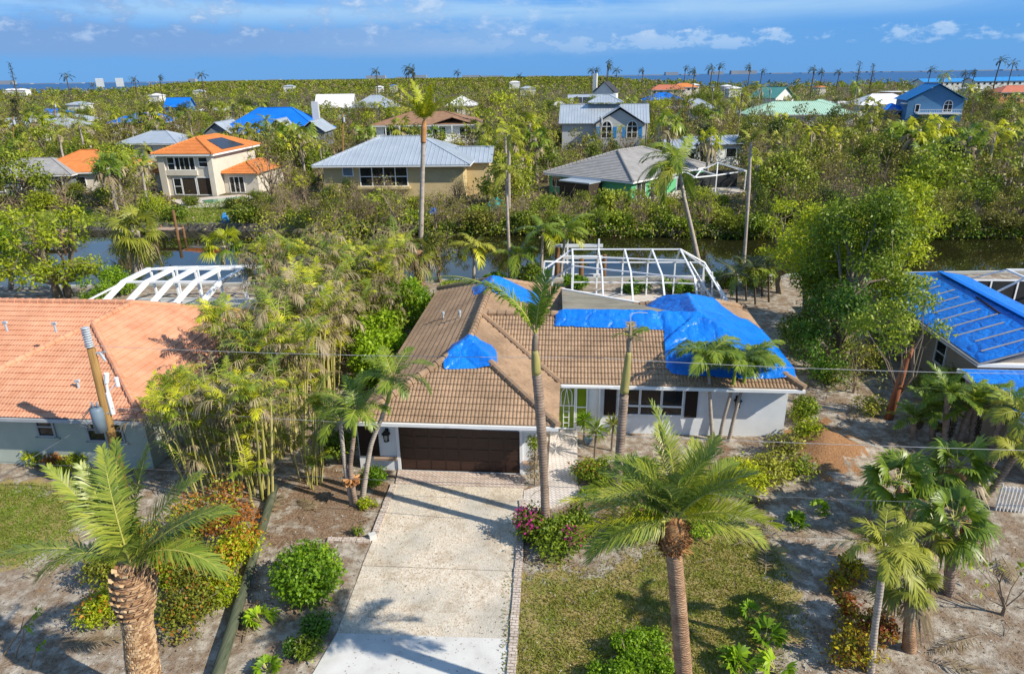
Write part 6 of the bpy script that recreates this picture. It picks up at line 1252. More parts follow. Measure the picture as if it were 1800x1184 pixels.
tilt_palm('shaded fan palm just behind the one with the flared base', (1614, 1052), [(1615, 1010), (1616, 945)], [.15, .13, .13], 'fan', 17, .95, 33, 'royalbrown', PO, elev=(-.9, 1.1), tan=.5, wdt=.035)
tilt_palm('fan palm with thick straight trunk and large green crown', (1668, 1042), [(1672, 980), (1678, 915)], [.17, .15, .15], 'fan', 24, 1.2, 34, 'royalbrown', PT_, elev=(-.8, 1.25), tan=.4, wdt=.04, extra=[('frond_base', boots(7, 1.5, 2.4, lambda z: .15, 5, 9, .22, M['fibre'], 1.0, .05, (.1, 0)))])
tilt_palm('low wide fan palm with broad glossy leaves left of the leaning trunk', (1585, 930), [(1583, 885), (1580, 850)], [.15, .14, .13], 'fan', 22, 1.3, 35, 'datetrunk', PT_, elev=(-.5, 1.2), tan=.2, wdt=.05)
tilt_palm('fan palm with broad leaves between the wide fan palm and the beige wall', (1690, 915), [(1687, 860), (1684, 820)], [.15, .14, .13], 'fan', 22, 1.3, 36, 'datetrunk', PT_, elev=(-.7, 1.2), tan=.3, wdt=.05)
tilt_palm('strongly leaning brown palm beside the picket gate', (1672, 935), [(1708, 895), (1745, 860), (1775, 815), (1788, 795)], [.14, .12, .11, .1, .1], 'pinnate', 10, .95, 37, 'royalbrown', PO, elev=(-.2, 1.2), tan=.4, ll=.4)
tilt_palm('leaning brown palm whose crown touches the low carport tarp', (1700, 905), [(1740, 820), (1768, 775), (1790, 725)], [.13, .11, .1, .1], 'pinnate', 12, 1.1, 38, 'royalbrown', PO, elev=(-.3, 1.2), tan=.4, ll=.42)
for i, (lab, bs, pts) in enumerate((('shortest date palm of the row beside the beige house', (1608, 770), [(1607, 735)]), ('second dwarf date palm from the left beside the beige house', (1640, 775), [(1639, 718)]), ('tallest upright dwarf date palm in the row by the beige house', (1661, 788), [(1663, 745), (1667, 690)]), ('dwarf date palm leaning right in the row by the beige house', (1683, 786), [(1695, 745), (1708, 712)]), ('dwarf date palm with green crown against the beige wall', (1706, 784), [(1711, 745), (1715, 705)]), ('dwarf date palm at the right end of the row leaning to the tarp', (1738, 800), [(1752, 760), (1772, 715)]))):
    tilt_palm(lab, bs, pts, [.12, .13, .12][:len(pts) + 1], 'pinnate', 14, 1.35, 41 + i, 'royalbrown', [M['palmgreen'], M['palmolive'], M['rachis']], 'dwarf date palms in a row by the beige house', elev=(-.1, 1.4), tan=.4, bend=.9, ll=.34, droop=.3, extra=[('frond_base', boots(60 + i, .5, 1.3 if len(pts) > 1 else .8, lambda z: .12, 5, 9, .14, M['barkdark'], .9, .04, (0, 0)))] if i != 5 and i != 3 else ())
# thin tall palms around the canal
tilt_palm('very tall palm with bright yellow green head above the canal', (738, 491), [(740, 420), (742, 330), (744, 250)], [.24, .19, .17, .16], 'pinnate', 11, 2.7, 51, 'royal', [M['palmyellow'], M['palmgreen'], M['rachis']], shaft=([(744, 251), (745, 225), (746, 212)], [.2, .22, .12], M['fibre']), elev=(.75, 1.5), tan=.2, bend=.55, ll=.8, wdt=.09)
tilt_palm('tall leaning coconut palm behind the pool cage with windblown crown', (1228, 458), [(1215, 400), (1202, 345), (1194, 300), (1192, 288)], [.22, .17, .15, .15, .18], 'pinnate', 16, 3.6, 52, 'royal', [M['palmgreen'], M['palmolive'], M['rachis']], elev=(-.5, 1.4), tan=.3, bend=1.5, ll=.9, wdt=.09, wind=2.9)
tilt_palm('bare topped tall palm right of the leaning coconut palm', (1307, 470), [(1312, 400), (1316, 330), (1320, 250)], [.15, .12, .15, .09], 'pinnate', 6, 1.5, 53, 'royal', PO, elev=(.6, 1.4), tan=.5, ll=.4, wdt=.06)
tilt_palm('thin pale palm trunk with sparse crown left of the pool cage', (897, 492), [(894, 420), (891, 350), (890, 300)], [.16, .12, .11, .1], 'pinnate', 8, 1.7, 54, 'royal', PO, elev=(-.3, 1.2), tan=.5, ll=.45, wdt=.05)
for i, (lab, bs, pts, L) in enumerate((('left coconut palm of the pair beside the pool cage', (951, 492), [(953, 440), (955, 405)], 2.2), ('right coconut palm of the pair beside the pool cage', (985, 486), [(990, 440), (995, 405)], 2.3), ('feathery yellow green palm left of the coconut pair', (912, 492), [(912, 465), (910, 448)], 1.9), ('thin palm with faded crown on the bank below the tall palm', (833, 492), [(833, 460), (834, 432)], 2.0))):
    tilt_palm(lab, bs, pts, [.14, .1, .1], 'pinnate', 12, L, 55 + i, 'royal', [M['palmgreen'] if i != 3 else M['palmolive'], M['palmyellow'], M['rachis']], elev=(-.5, 1.3), tan=.4, bend=1.3, ll=.6, wdt=.06)
tilt_palm('cabbage palm with thick rough trunk at the left canal bank', (243, 479), [(241, 450), (238, 405)], [.42, .36, .32], 'fan', 26, 2.4, 61, 'royal', [M['palmolive'], M['leaftan'], M['rachis']], elev=(-.9, 1.2), tan=.3, wdt=.06)
tilt_palm('short bright fan palm at the canal edge above the white cage', (392, 470), [(392, 450), (393, 432)], [.2, .18, .16], 'fan', 14, 2.1, 62, 'royal', [M['palmyellow'], M['palmgreen'], M['rachis']], elev=(-.4, 1.3), tan=.2, wdt=.06)
tilt_palm('cabbage palm with boot covered trunk below the tall yellow palm', (738, 500), [(737, 475), (735, 440)], [.42, .4, .36], 'fan', 20, 2.1, 63, 'datetrunk', [M['palmolive'], M['leaftan'], M['rachis']], elev=(-.9, 1.1), tan=.5, wdt=.05)
for i, (px, py, h) in enumerate(((1296, 540, 58), (1312, 528, 60), (1328, 535, 62), (1340, 520, 52), (1352, 530, 60))):
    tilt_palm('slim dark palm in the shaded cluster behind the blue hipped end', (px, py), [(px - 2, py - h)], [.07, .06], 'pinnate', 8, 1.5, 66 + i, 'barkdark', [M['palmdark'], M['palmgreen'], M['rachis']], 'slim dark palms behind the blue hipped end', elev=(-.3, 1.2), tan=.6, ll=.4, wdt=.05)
# ------------------------------------------------------------------ areca thicket
def areca(seed, n, H, sp, dead=.35):
    r = np.random.default_rng(seed); pr = random.Random(seed); st = MB(); items = []
    for i in range(n):
        a = r.random() * 2 * PI; q = sp * math.sqrt(r.random()); b = Vector((q * math.cos(a), q * math.sin(a), -.05)); h = H * (pr.uniform(.72, 1.08) if pr.random() < .66 else pr.uniform(.28, .7)); ln = pr.uniform(.03, .2)
        tp = b + Vector((math.cos(a) * h * ln, math.sin(a) * h * ln, h)); c = curve(b, tp, .0, 5); c[1] += Vector((pr.gauss(0, .03), pr.gauss(0, .03), 0)); rr = pr.uniform(.028, .045)
        st.tube(c, [rr * 1.15, rr, rr * .9, rr * .9, rr * .5], 6, 0, False)
        k = pr.choice((3, 4, 5, 5)) if pr.random() > .18 else 1
        for j in range(k):
            d = 1 if pr.random() < dead else 0; L = pr.uniform(1.0, 1.9)
            lf, rc = frond(r, L, 20, .48, pr.uniform(.85, 1.52), pr.uniform(.7, 1.6) + .5 * d, .045, .55 + .5 * d, miss=.05 + .35 * d, rw=.018); az_ = r.random() * 2 * PI
            sl = 1 if d else (2 if pr.random() < .5 else 0); items.append(((rotz(lf[0], az_, c[-1]), lf[1]), (rotz(rc[0], az_, c[-1]), rc[1]), sl))
    return [('cane', st.mesh('cane', [M['cane']])), ('crown', leaf_mesh('crown', items, [M['palmyellow'], M['leaftan'], M['palmgreen'], M['rachis']]))]
AR = [areca(70 + i, 15, 4.8, .7, .34 + .09 * i) for i in range(5)]
GA = 'storm torn areca palm clumps between the two houses'
k = 0; pos = []
for gy_ in np.arange(23.4, 43.5, 1.65):
    for gx_ in np.arange(-13.2, -7.6, 1.7):
        x = gx_ + rnd.uniform(-.5, .5) + .087 * 0; y = gy_ + rnd.uniform(-.5, .5); ul = (x - LO[0]) * HU[0] + (y - LO[1]) * HU[1]
        if ul < (1.3 if y < 29 else .5): continue
        if x > -8.3 - .12 * (y - 24) and y < 33 and rnd.random() < .8: continue
        pos.append((x, y))
pos += [(-12.0, 22.6), (-10.9, 22.2), (-9.8, 22.2), (-14.5, 39), (-15.5, 41.5), (-15, 44)]
for x, y in pos:
    sc = rnd.uniform(.72, 1.12) * (1.0 if y > 26 else .95)
    plant(AR[k % 5], 'areca_palm', (x, y, 0), rnd.uniform(0, 6.28), sc, 'clump of tall yellow green areca canes with shredded fronds in the thicket between the houses', 'palm clump', GA); k += 1
# ------------------------------------------------------------------ near shrubs and trees
def shrub(label, px, py, Wd, H, n, ls, leaf, seed, cat='shrub', asp=.5, tight=False, extra=None, lumps=9, twigs=14, name='shrub', group=None, off=0, sc=1):
    q = G(px, py); return plant(shrub_proto(seed, Wd, H, n, ls, leaf, asp, lumps, twigs, extra, tight), name, (q[0], q[1] + off, 0), rnd.uniform(0, 6), sc, label, cat, group)
shrub('round clipped bright green bush left of the driveway', 545, 1045, 2.0, 1.75, 5200, .115, M['leafbright'], 1, asp=.62, tight=True, name='bush', cat='bush')
shrub('dark narrow leaved shrub just below the round clipped bush', 556, 1112, .95, .75, 1400, .10, M['leafdeep'], 2)
shrub('low dark shrub at the white apron corner, nearest the camera', 540, 1150, .9, .55, 1100, .10, M['leafmid'], 3)
shrub('smallest dark shrub left of the apron corner', 512, 1146, .55, .45, 500, .09, M['leafdeep'], 4)
mg_ = lambda k, p: [('blossom', M['flower'], k, .085, p)]
shrub('bougainvillea with magenta blossoms around the tall grey palm foot', 978, 950, 3.1, 1.3, 6800, .12, M['leafmid'], 5, cat='bougainvillea', name='bougainvillea', extra=mg_(520, 3), lumps=14)
shrub('smaller bougainvillea with few magenta blossoms right of the topless trunk', 1124, 942, 1.9, 1.3, 2900, .11, M['leafmid'], 6, cat='bougainvillea', name='bougainvillea', extra=mg_(150, 3))
shrub('flowering hedge with red tips left of the topless trunk by the walkway', 1044, 842, 1.75, 1.0, 2600, .11, M['leafmid'], 7, extra=[('blossom', M['leafrust'], 160, .08, 4)])
shrub('dense dark green shrub below the dark windows', 1125, 850, 1.7, 1.3, 2600, .12, M['leafdeep'], 8)
shrub('bright green shrub right of the date palm trunk', 1230, 936, 1.5, 1.15, 2400, .12, M['leafbright'], 9)
shrub('small green clump by the paved corner next to the lamp post', 1035, 872, .8, .45, 700, .10, M['leafbright'], 10)
shrub('loose yellow green shrub right of the date palm crown', 1300, 862, 2.2, 1.5, 2600, .13, M['leafyellow'], 11)
shrub('loose olive shrub at the foot of the white wall', 1350, 845, 1.7, 1.4, 1500, .13, M['leafolive'], 12, twigs=30)
shrub('green shrub at the right end of the white wall', 1408, 738, 1.3, 1.4, 1900, .13, M['leafmid'], 13)
shrub('yellow green shrub before the right end of the white wall', 1418, 785, 1.4, 1.4, 1500, .13, M['leafyellow'], 14)
shrub('scraggly half bare shrub at the white wall corner', 1375, 805, 1.5, 1.4, 700, .12, M['leafolive'], 15, twigs=46)
shrub('green shrub at the corner of the ochre dirt mound', 1400, 835, 1.3, .9, 900, .12, M['leafmid'], 16)
shrub('small round green bush at the garage pier', 660, 850, 1.0, .95, 1500, .11, M['leafbright'], 17)
shrub('tall green shrub screening the garage side window', 600, 812, 1.7, 1.9, 2600, .13, M['leafmid'], 18)
shrub('low sprouting plant beside the three stemmed palm clump', 648, 890, .9, .35, 500, .10, M['leafyellow'], 19)
shrub('small dying sprout on the brown mulch', 628, 940, .45, .5, 140, .10, M['leafmid'], 20, twigs=10)
shrub('low green ground cover mound at the lawn edge around the date palm', 1120, 1172, 4.2, .75, 15000, .085, M['leafbright'], 21, lumps=26, asp=.6, off=-.4)
HG = 'hedge of yellow green and rusty shrubs behind the pineapple palm'
for i, (px, py, w, h, mt, lab) in enumerate(((410, 965, 1.9, 3.2, 'leafrust', 'rusty brown shrub topping the hedge near the lying pole'), (418, 1000, 1.8, 2.0, 'leafyellow', 'yellow green shrub under the rusty one beside the lying pole'), (350, 1030, 2.2, 2.4, 'leafolive', 'tall olive hedge shrub right of the pineapple trunk'), (300, 1045, 1.8, 1.7, 'leafyellow', 'rusty hedge shrub touching the pineapple trunk'), (325, 1095, 1.8, 1.3, 'leafolive', 'low olive green hedge shrub at the pineapple trunk foot'), (205, 1020, 1.9, 1.6, 'leafolive', 'olive hedge shrub left of the pineapple trunk'), (190, 1085, 1.6, 1.1, 'leafyellow', 'shaded yellow green shrub low left of the pineapple trunk'), (265, 985, 1.9, 1.6, 'leafolive', 'olive hedge shrub behind the pineapple crown'), (345, 965, 1.9, 2.4, 'leafolive', 'olive hedge shrub between pineapple crown and rusty shrub'), (385, 1055, 1.3, 1.0, 'leafyellow', 'outermost low yellow shrub of the hedge toward the sand'))):
    shrub(lab, px, py, w, h, 2600, .105, M[mt], 30 + i, group=HG, extra=[('dry_leaves', M['leafrust'], 520 if 'rusty' in lab else 170, .09, 3)] if mt != 'leafrust' else [('green_leaves', M['leafyellow'], 260, .09, 3)])
for i, (px, py, w, lab) in enumerate(((70, 812, 1.1, 'leftmost low shrub under the salmon house windows'), (100, 822, 1.2, 'low shrub between the salmon house windows'), (132, 826, 1.0, 'low shrub left of the utility pole foot'))): shrub(lab, px, py, w, .75, 700, .11, M['leafyellow'] if i != 1 else M['leafrust'], 45 + i, twigs=26)
CG = 'croton bushes in the sandy right corner'
for i, (px, py, w, h, lab) in enumerate(((1490, 1155, 1.6, 1.1, 'croton bush of yellow and red leaves by the slim green shaft palm'), (1535, 1120, 1.3, .95, 'dark red croton behind the slim green shaft palm'), (1478, 1080, .8, .8, 'small yellow croton in the middle of the croton row'), (1470, 1035, .8, .9, 'yellow croton at the top of the croton row'), (1492, 1012, .8, .9, 'uppermost croton below the windblown palm crown'))): shrub(lab, px, py, w, h, int(900 * w), .13, M['leafcroton'], 50 + i, 'croton', .45, twigs=24, group=CG, name='croton')
def cutleaf(label, px, py, sc, seed, n=11):
    r = np.random.default_rng(seed); it = []
    for i in range(n):
        lf, rc = fanleaf(r, .35 * sc, .42 * sc, .4 + .9 * r.random(), 9, 1.7, .5, .05 * sc); a = r.random() * 6.28; it.append(((rotz(lf[0], a), lf[1]), (rotz(rc[0], a), rc[1]), 0))
    q = G(px, py); o = tag(link('leafy_plant', leaf_mesh('leafy_plant', it, [M['leafbright'], M['rachis']])), label, 'plant'); o.location = q + (.03,)
cutleaf('big split leaf plant at the right end of the lawn', 1345, 1125, 1.0, 1, 10); cutleaf('split leaf plant below the lawn edge', 1300, 1175, 1.05, 2, 10); cutleaf('split leaf plant at the bottom edge left of the croton', 1365, 1182, 1.0, 3, 8); cutleaf('split leaf seedling palm right of the lying pole', 458, 1095, .9, 4); cutleaf('split leaf plant on the bare sand right of the lawn', 1320, 1085, .8, 5, 7); cutleaf('tiny spiky plant in the lower left sand beside the lying pole', 470, 1180, .7, 6); cutleaf('small green sprout on the sand below the ochre mound', 1440, 898, .7, 7); cutleaf('green sprout left of the uppermost croton', 1400, 925, .9, 8)
def yucca(label, px, py, h, seed, mt='palmgreen', n=60, L=.55):
    r = np.random.default_rng(seed); q = G(px, py); o = empty('yucca', q + (0,), 0, label, 'yucca'); mb = MB(); mb.tube([(0, 0, -.05), (0.03, 0, h)], .05, 7); mb.build('trunk', M['bark'], o)
    d = unit(r.normal(size=(n, 3)) + [0, 0, .5]); V, Q = leafquads(np.tile([0.03, 0, h], (n, 1)) + d * .03, d, r.normal(size=(n, 3)), L * (.7 + .5 * r.random(n)), .055, .1); c = link('crown', qmesh('crown', V, Q, M[mt]), o)
yucca('tall spiky yucca by the walkway and the entry', 1045, 805, 1.35, 1, 'palmgreen', 90, .6); yucca('second yucca right of the tall one below the shutter', 1075, 790, 1.2, 2, 'palmolive', 80, .55); yucca('bushy green yucca nearest the entry gate', 1026, 772, .95, 3, 'leafbright', 110, .5)
shrub('broad leafy shrub under the eave of the beige house', 1668, 700, 2.2, 1.7, 2200, .14, M['leafmid'], 170); shrub('loose dry shrub behind the dwarf date palm row', 1625, 690, 2.0, 1.3, 1000, .13, M['leafolive'], 171, twigs=40); shrub('low olive shrub on the sand beside the red trunk', 1530, 725, 1.6, 1.0, 800, .12, M['leafolive'], 172, twigs=36); shrub('shaded green shrub at the foot of the largest tree', 1455, 668, 2.4, 1.3, 2000, .15, M['leafdeep'], 173); shrub('half dry shrub among the roots of the largest tree', 1520, 650, 2.2, 1.4, 1200, .14, M['leafolive'], 174, twigs=40)
# two tier topiary by the garage pier
q = G(940, 850); r_ = np.random.default_rng(5); o = empty('topiary', q + (0,), 0, 'dead brown two tier topiary with a green top beside the garage pier', 'topiary'); mb = MB(); mb.tube([(0, 0, -.05), (0, 0, 2.1)], .035, 6); mb.build('trunk', M['bark'], o)
V, Q = cloud(r_, [(0, 0, .55), (0, 0, 1.0), (0, 0, 1.35)], [.36, .26, .3], 1500, .07, .5); link('dry_foliage', qmesh('dry_foliage', V, Q, M['leaftan']), o); V, Q = cloud(r_, [(0, 0, 1.85)], [.33], 700, .08, .5); link('crown', qmesh('crown', V, Q, M['leafyellow']), o)
# bent seedlings lower left
for i, (lab, px, py, tx, ty) in enumerate((('bent leafless stem at the lower left edge', 5, 1150, 65, 1075), ('second bent stem low at the left edge with a green tip', 25, 1155, 52, 1100), ('short bent stem with green tip beside the shadow', 52, 1172, 70, 1135))):
    q = Vector(G(px, py) + (0,)); e_ = AT(tx, ty, q.y + .2) - q; o = empty('bare_sapling', q, 0, lab, 'sapling'); mb = MB(); mb.tube(curve((0, 0, -.05), e_, .08, 5), [.03, .025, .022, .018, .012], 6); mb.tube([e_ * .5, e_ * .6 + Vector((.05, .1, .35))], [.018, .008], 5); mb.build('trunk', M['twig'], o)
    V, Q = cloud(np.random.default_rng(i), [tuple(e_)], [.1], 14, .14, .5); link('crown', qmesh('crown', V, Q, M['leafbright']), o)
# trees
def put_tree(label, px, py, H, Wd, base, nc, cr, nl, ls, r0, leaf, bark, seed, twigs=2, name='tree', group=None, lean=0., stems=1, cat='tree', z=0, xy=None):
    q = xy or G(px, py); return plant(tree_proto(seed, H, Wd, base, nc, cr, nl, ls, r0, leaf, bark, twigs, lean=lean, stems=stems), name, (q[0], q[1], z), 0, 1, label, cat, group)
put_tree('largest dense green tree right of the white house, its right crown', 1474, 628, 8.6, 6.2, .6, 40, 1.05, 25000, .18, .26, M['leafmid'], M['bark'], 101, 2, stems=2)
put_tree('dense tree with yellow green top left of the largest tree', 1425, 592, 7.6, 5.0, 1.6, 24, 1.15, 10500, .20, .24, M['leafyellow'], M['bark'], 102, 2, stems=2)
put_tree('tree with sunlit yellow crown behind the largest tree', 1560, 585, 8.4, 4.2, 2.0, 20, 1.0, 9000, .20, .2, M['leafyellow'], M['bark'], 103, 2)
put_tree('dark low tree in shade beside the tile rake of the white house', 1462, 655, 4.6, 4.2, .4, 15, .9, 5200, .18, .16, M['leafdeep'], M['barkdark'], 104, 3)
put_tree('gumbo limbo tree with red trunk and sparse leaves over the big tarp', 1562, 735, 5.8, 5.0, 3.3, 9, .6, 2400, .15, .11, M['leafmid'], M['bark'], 105, 3, lean=.12)
gl = [o for o in bpy.data.objects if o.get('label', '').startswith('gumbo limbo')][0]; mb = MB(); mb.tube([(0, 0, -.1), (.12, 0, 1.4), (.3, .05, 2.9), (.55, .1, 3.6)], [.2, .17, .15, .07], 10); mb.build('peeling_bark', M['barkred'], gl, True)
put_tree('pale trunked tree with yellow leaves at the canal right of the cage', 1372, 515, 6.4, 5.4, 2.2, 18, .9, 4200, .22, .24, M['leafyellow'], M['bark'], 106, 3)
put_tree('dead twiggy bush tree standing on the sand behind the ochre mound', 1500, 690, 2.6, 3.4, .2, 14, .5, 500, .13, .07, M['leafolive'], M['twig'], 107, 8)
put_tree('bare pruned little tree on the sand at the right edge', 1762, 1080, 2.0, 2.6, .7, 8, .3, 60, .16, .06, M['leafmid'], M['twig'], 108, 2)
put_tree('spreading sea grape tree with pale limbs behind the salmon roof', 108, 522, 6.2, 9.0, 1.6, 30, .85, 5200, .25, .3, M['leafsea'], M['bark'], 109, 3, stems=2)
put_tree('small green tree at the left edge behind the salmon roof', 20, 505, 4.6, 4.2, .9, 14, .8, 2600, .25, .18, M['leafbright'], M['bark'], 110, 2)
put_tree('low leafy green bush tree beside the white cage beams', 185, 525, 2.0, 4.4, .1, 16, .7, 4200, .18, .1, M['leafbright'], M['bark'], 111, 1)
for i, (x, y, H, w, mt, lab) in enumerate(((-7.2, 32.0, 2.4, 2.2, 'leafbright', 'lowest bright green shrub tree along the left roof slope'), (-7.3, 34.6, 3.2, 2.8, 'leafbright', 'second bright green shrub tree along the left roof slope'), (-7.0, 37.4, 3.8, 3.2, 'leafmid', 'mid green shrub tree along the left roof slope'), (-6.6, 40.4, 3.2, 3.2, 'leafbright', 'bright green shrub tree at the far end of the left roof slope'), (-6.4, 44.0, 1.7, 2.6, 'leafmid', 'green tree behind the far left roof corner'))): put_tree(lab, 0, 0, H, w, .3, 16, .6, 3400, .20, .09, M[mt], M['bark'], 120 + i, 2, xy=(x, y), stems=2)
put_tree('leafless broken tree with curling branches beside the tall yellow palm', 700, 492, 7.2, 6.0, 2.2, 22, .9, 420, .25, .22, M['leafolive'], M['twig'], 130, 6)
put_tree('half bare tree on the bank right of the tall yellow palm', 775, 494, 4.0, 3.6, 1.6, 12, .7, 500, .25, .18, M['leafolive'], M['twig'], 131, 5)
for i, (px, py) in enumerate(((600, 470), (560, 462), (490, 470))): put_tree('storm bared grey tree behind the areca thicket at the near bank', px, py, rnd.uniform(4, 6), 4.2, 1.4, 16, .8, 700, .22, .14, M['leafolive'], M['twig'], 135 + i, 5, group='storm bared trees behind the areca thicket')
for i, (px, py, w, h, lab) in enumerate(((1010, 505, 2.2, 1.0, 'green bush inside the left part of the bare cage'), (1120, 512, 2.6, .9, 'dark low bush behind the middle cage posts'), (1190, 512, 3.0, 1.0, 'dark low bush behind the right cage posts'), (935, 492, 3.4, 1.5, 'leafy bush under the coconut pair beside the cage'), (870, 496, 2.2, .8, 'low grassy bush on the near bank lawn'), (1270, 500, 3, 1.2, 'leafy bush at the canal right of the cage'), (1330, 505, 3.2, 1.8, 'shaded leafy bush behind the slim dark palms'))): shrub(lab, px, py, w, h, 1700, .2, M['leafbright'] if i in (0, 4) else M['leafdeep'] if i in (1, 2) else M['leafmid'], 150 + i)
# ------------------------------------------------------------------ vegetation beyond the canal
def fpalm(seed, kind, H, n, L, mats, lod=.45, wind=None, elev=(-.9, 1.1), tm='royal', r0=.2, bend=1.3, ll=None, tan=.5):
    c = crown_mesh(seed, kind, n, L, elev, mats, tan, lod, wind=wind, ll=ll, bend=bend, wdt=.055); c.transform(Matrix.Translation((0.12 * H * .2, 0, H)))
    return [('trunk', trunk_mesh('trunk', [(0, 0, -.3), (.0, 0, H * .5), (.12 * H * .2, 0, H)], [r0 * 1.1, r0, r0 * .85], M[tm], 8, .02, .4)), ('crown', c)]
PRO = {
 'broadleaf_tree': [tree_proto(200 + i, 5.4 + .35 * i, 6.0, .8, 18, 1.05, (2300, 3200, 1900, 2700, 2600)[i], (.34, .26, .38, .30, .30)[i], .22, M[('fargreen', 'farolive', 'leafmid', 'fargreen', 'fardark')[i]], M['bark'], 1) for i in range(5)],
 'storm_tree': [tree_proto(210 + i, 5.6 + .4 * i, 6.0, 1.2, 22, .75, (800, 1100, 700, 600, 900)[i], (.34, .27, .36, .38, .30)[i], .2, M[('farolive', 'farlime', 'fargreen', 'farolive', 'farolive')[i]], M['twig'], 5) for i in range(5)],
 'bare_tree': [tree_proto(220 + i, 5.2 + .5 * i, 5.4, 1.0, 22, .9, 120, .3, .17, M['farolive'], M['twig'], 8) for i in range(3)],
 'bushy_shrub': [shrub_proto(230 + i, 4.2, 2.5, (1500, 1900, 1300, 1500)[i], (.34, .27, .36, .3)[i], M[('fargreen', 'farolive', 'leafmid', 'farlime')[i]], lumps=10, twigs=26) for i in range(4)],
 'cabbage_palm': [fpalm(240 + i, 'fan', 4.4 + .7 * i, 15, 2.0, [M[('palmolive', 'palmgreen', 'palmyellow', 'palmolive')[i]], M['leaftan'], M['rachis']], .45) for i in range(4)],
 'coconut_palm': [fpalm(250 + i, 'pinnate', 7.0 + 1.0 * i, 12, 2.6, [M[('palmgreen', 'palmolive', 'palmyellow')[i]], M['leaftan'], M['rachis']], .5, elev=(-.6, 1.2), ll=.6) for i in range(3)],
 'windblown_palm': [fpalm(260 + i, 'pinnate', 11.0 + i, 11, 3.0, [M['palmdark'], M['palmdark'], M['rachis']], .5, wind=(2.9, 2.6, .4)[i], elev=(-.4, 1.3), tm='barkdark', r0=.2, ll=.7) for i in range(3)],
}
LAB = {'broadleaf_tree': ('leafy green tree in the thick growth beyond the canal', 'tree', 'leafy trees beyond the canal'), 'storm_tree': ('storm thinned tree with sparse olive leaves beyond the canal', 'tree', 'storm thinned trees beyond the canal'), 'bare_tree': ('leafless twiggy brown tree beyond the canal', 'tree', 'leafless trees beyond the canal'), 'bushy_shrub': ('bushy green shrub in the undergrowth beyond the canal', 'shrub', 'shrubs beyond the canal'), 'cabbage_palm': ('cabbage palm with drooping fan leaves beyond the canal', 'palm tree', 'cabbage palms beyond the canal'), 'coconut_palm': ('coconut palm with ragged feather crown beyond the canal', 'palm tree', 'coconut palms beyond the canal')}
JOIN = {k: [joined(p, k) for p in v] for k, v in PRO.items()}
def place(kind, x, y, sc, lab=None, grp=None, z=0):
    L = LAB[kind] if lab is None else (lab, 'palm tree', grp); i = rnd.randrange(len(PRO[kind])); rz = rnd.uniform(0, 6.28)
    if y > 125: o = tag(link(kind, JOIN[kind][i]), *L); o.location = (x, y, z); o.rotation_euler = (0, 0, rz if kind != 'windblown_palm' else rnd.uniform(-.4, .4)); o.scale = (sc * rnd.uniform(.85, 1.2),) * 2 + (sc,); return o
    return plant(PRO[kind][i], kind, (x, y, z), rz, sc, *L)
def clear(x, y, w, h):
    px, pt = PX(x, y, h); _, pbm = PX(x, y, 0); hw = w * .42 * FPX / (y * .93 + 5)
    for (x0, x1, y0, y1, Y) in KEEP:
        if y < Y + 2 and px + hw > x0 and px - hw < x1 and pt < y1 - (y1 - y0) * (.12 if Y < 110 else .38) and pbm > y0: return False
        if Y - 2 < y < Y + 14 and abs(px - (x0 + x1) / 2) < (x1 - x0) / 2 + hw * .3 and y < Y + 13: return False
    return True
HT = {'broadleaf_tree': (6.0, 6), 'storm_tree': (6.4, 6), 'bare_tree': (5.6, 5), 'bushy_shrub': (2.5, 4.2), 'cabbage_palm': (6, 3.4), 'coconut_palm': (9, 4)}
YP = [[G(*k) for k in p] for p in YARDS] + [[G(*k) for k in p] for p in ([(298, 348), (430, 338), (472, 350), (420, 368), (330, 368)],)]
CAP = {'broadleaf_tree': 240, 'storm_tree': 260, 'bare_tree': 200, 'bushy_shrub': 230, 'cabbage_palm': 200, 'coconut_palm': 90}; CNT = {k: 0 for k in CAP}
# bank of mangrove and shrubs right behind the water
x = -46.0
while x < 62:
    fy = float(far_bank(x))
    for k_ in range(2):
        yy = fy - .5 + k_ * 3.0 + rnd.uniform(-.8, .8); px, _ = PX(x, yy, 0)
        low = px < 430
        if low and rnd.random() < .75: continue
        if any(inside(x, yy, P) for P in YP): continue
        kd = rnd.choice(('bushy_shrub', 'bushy_shrub', 'storm_tree', 'bare_tree', 'broadleaf_tree')) if px > 430 else 'bushy_shrub'
        sc = rnd.uniform(.45, .9) if kd == 'bushy_shrub' else rnd.uniform(.36, .62)
        if px > 1320: sc *= 1.15
        if not clear(x, yy, HT[kd][1] * sc, HT[kd][0] * sc): kd = 'bushy_shrub'; sc = rnd.uniform(.45, .8)
        place(kd, x, yy, sc); CNT[kd] += 1
    x += rnd.uniform(1.5, 2.6)
tries = 0; cells = {}
ybands = []
while tries < 26000 and sum(CNT.values()) < 1240:
    tries += 1
    y = 76 + 190 * rnd.random() ** 1.25; px = rnd.uniform(-60, 1860); x = AT(px, 300, y).x
    kd = rnd.choices(list(CAP), (17, 30, 22, 14, 25, 8))[0]
    if px > 1250 and y < 130: kd = rnd.choices(list(CAP), (24, 28, 20, 12, 28, 3))[0]
    if CNT[kd] >= CAP[kd]: continue
    sc = rnd.uniform(.5, 1.2) * (1 if y < 150 else 1.1); h, w = HT[kd][0] * sc, HT[kd][1] * sc
    md_ = (2.1 if y < 110 else 2.8 if y < 160 else 3.6); key = (int(x / md_), int(y / (md_ * 1.5)))
    if key in cells or not clear(x, y, w, h) or any(inside(x, y, P) for P in YP): continue
    cells[key] = 1; place(kd, x, y, sc); CNT[kd] += 1
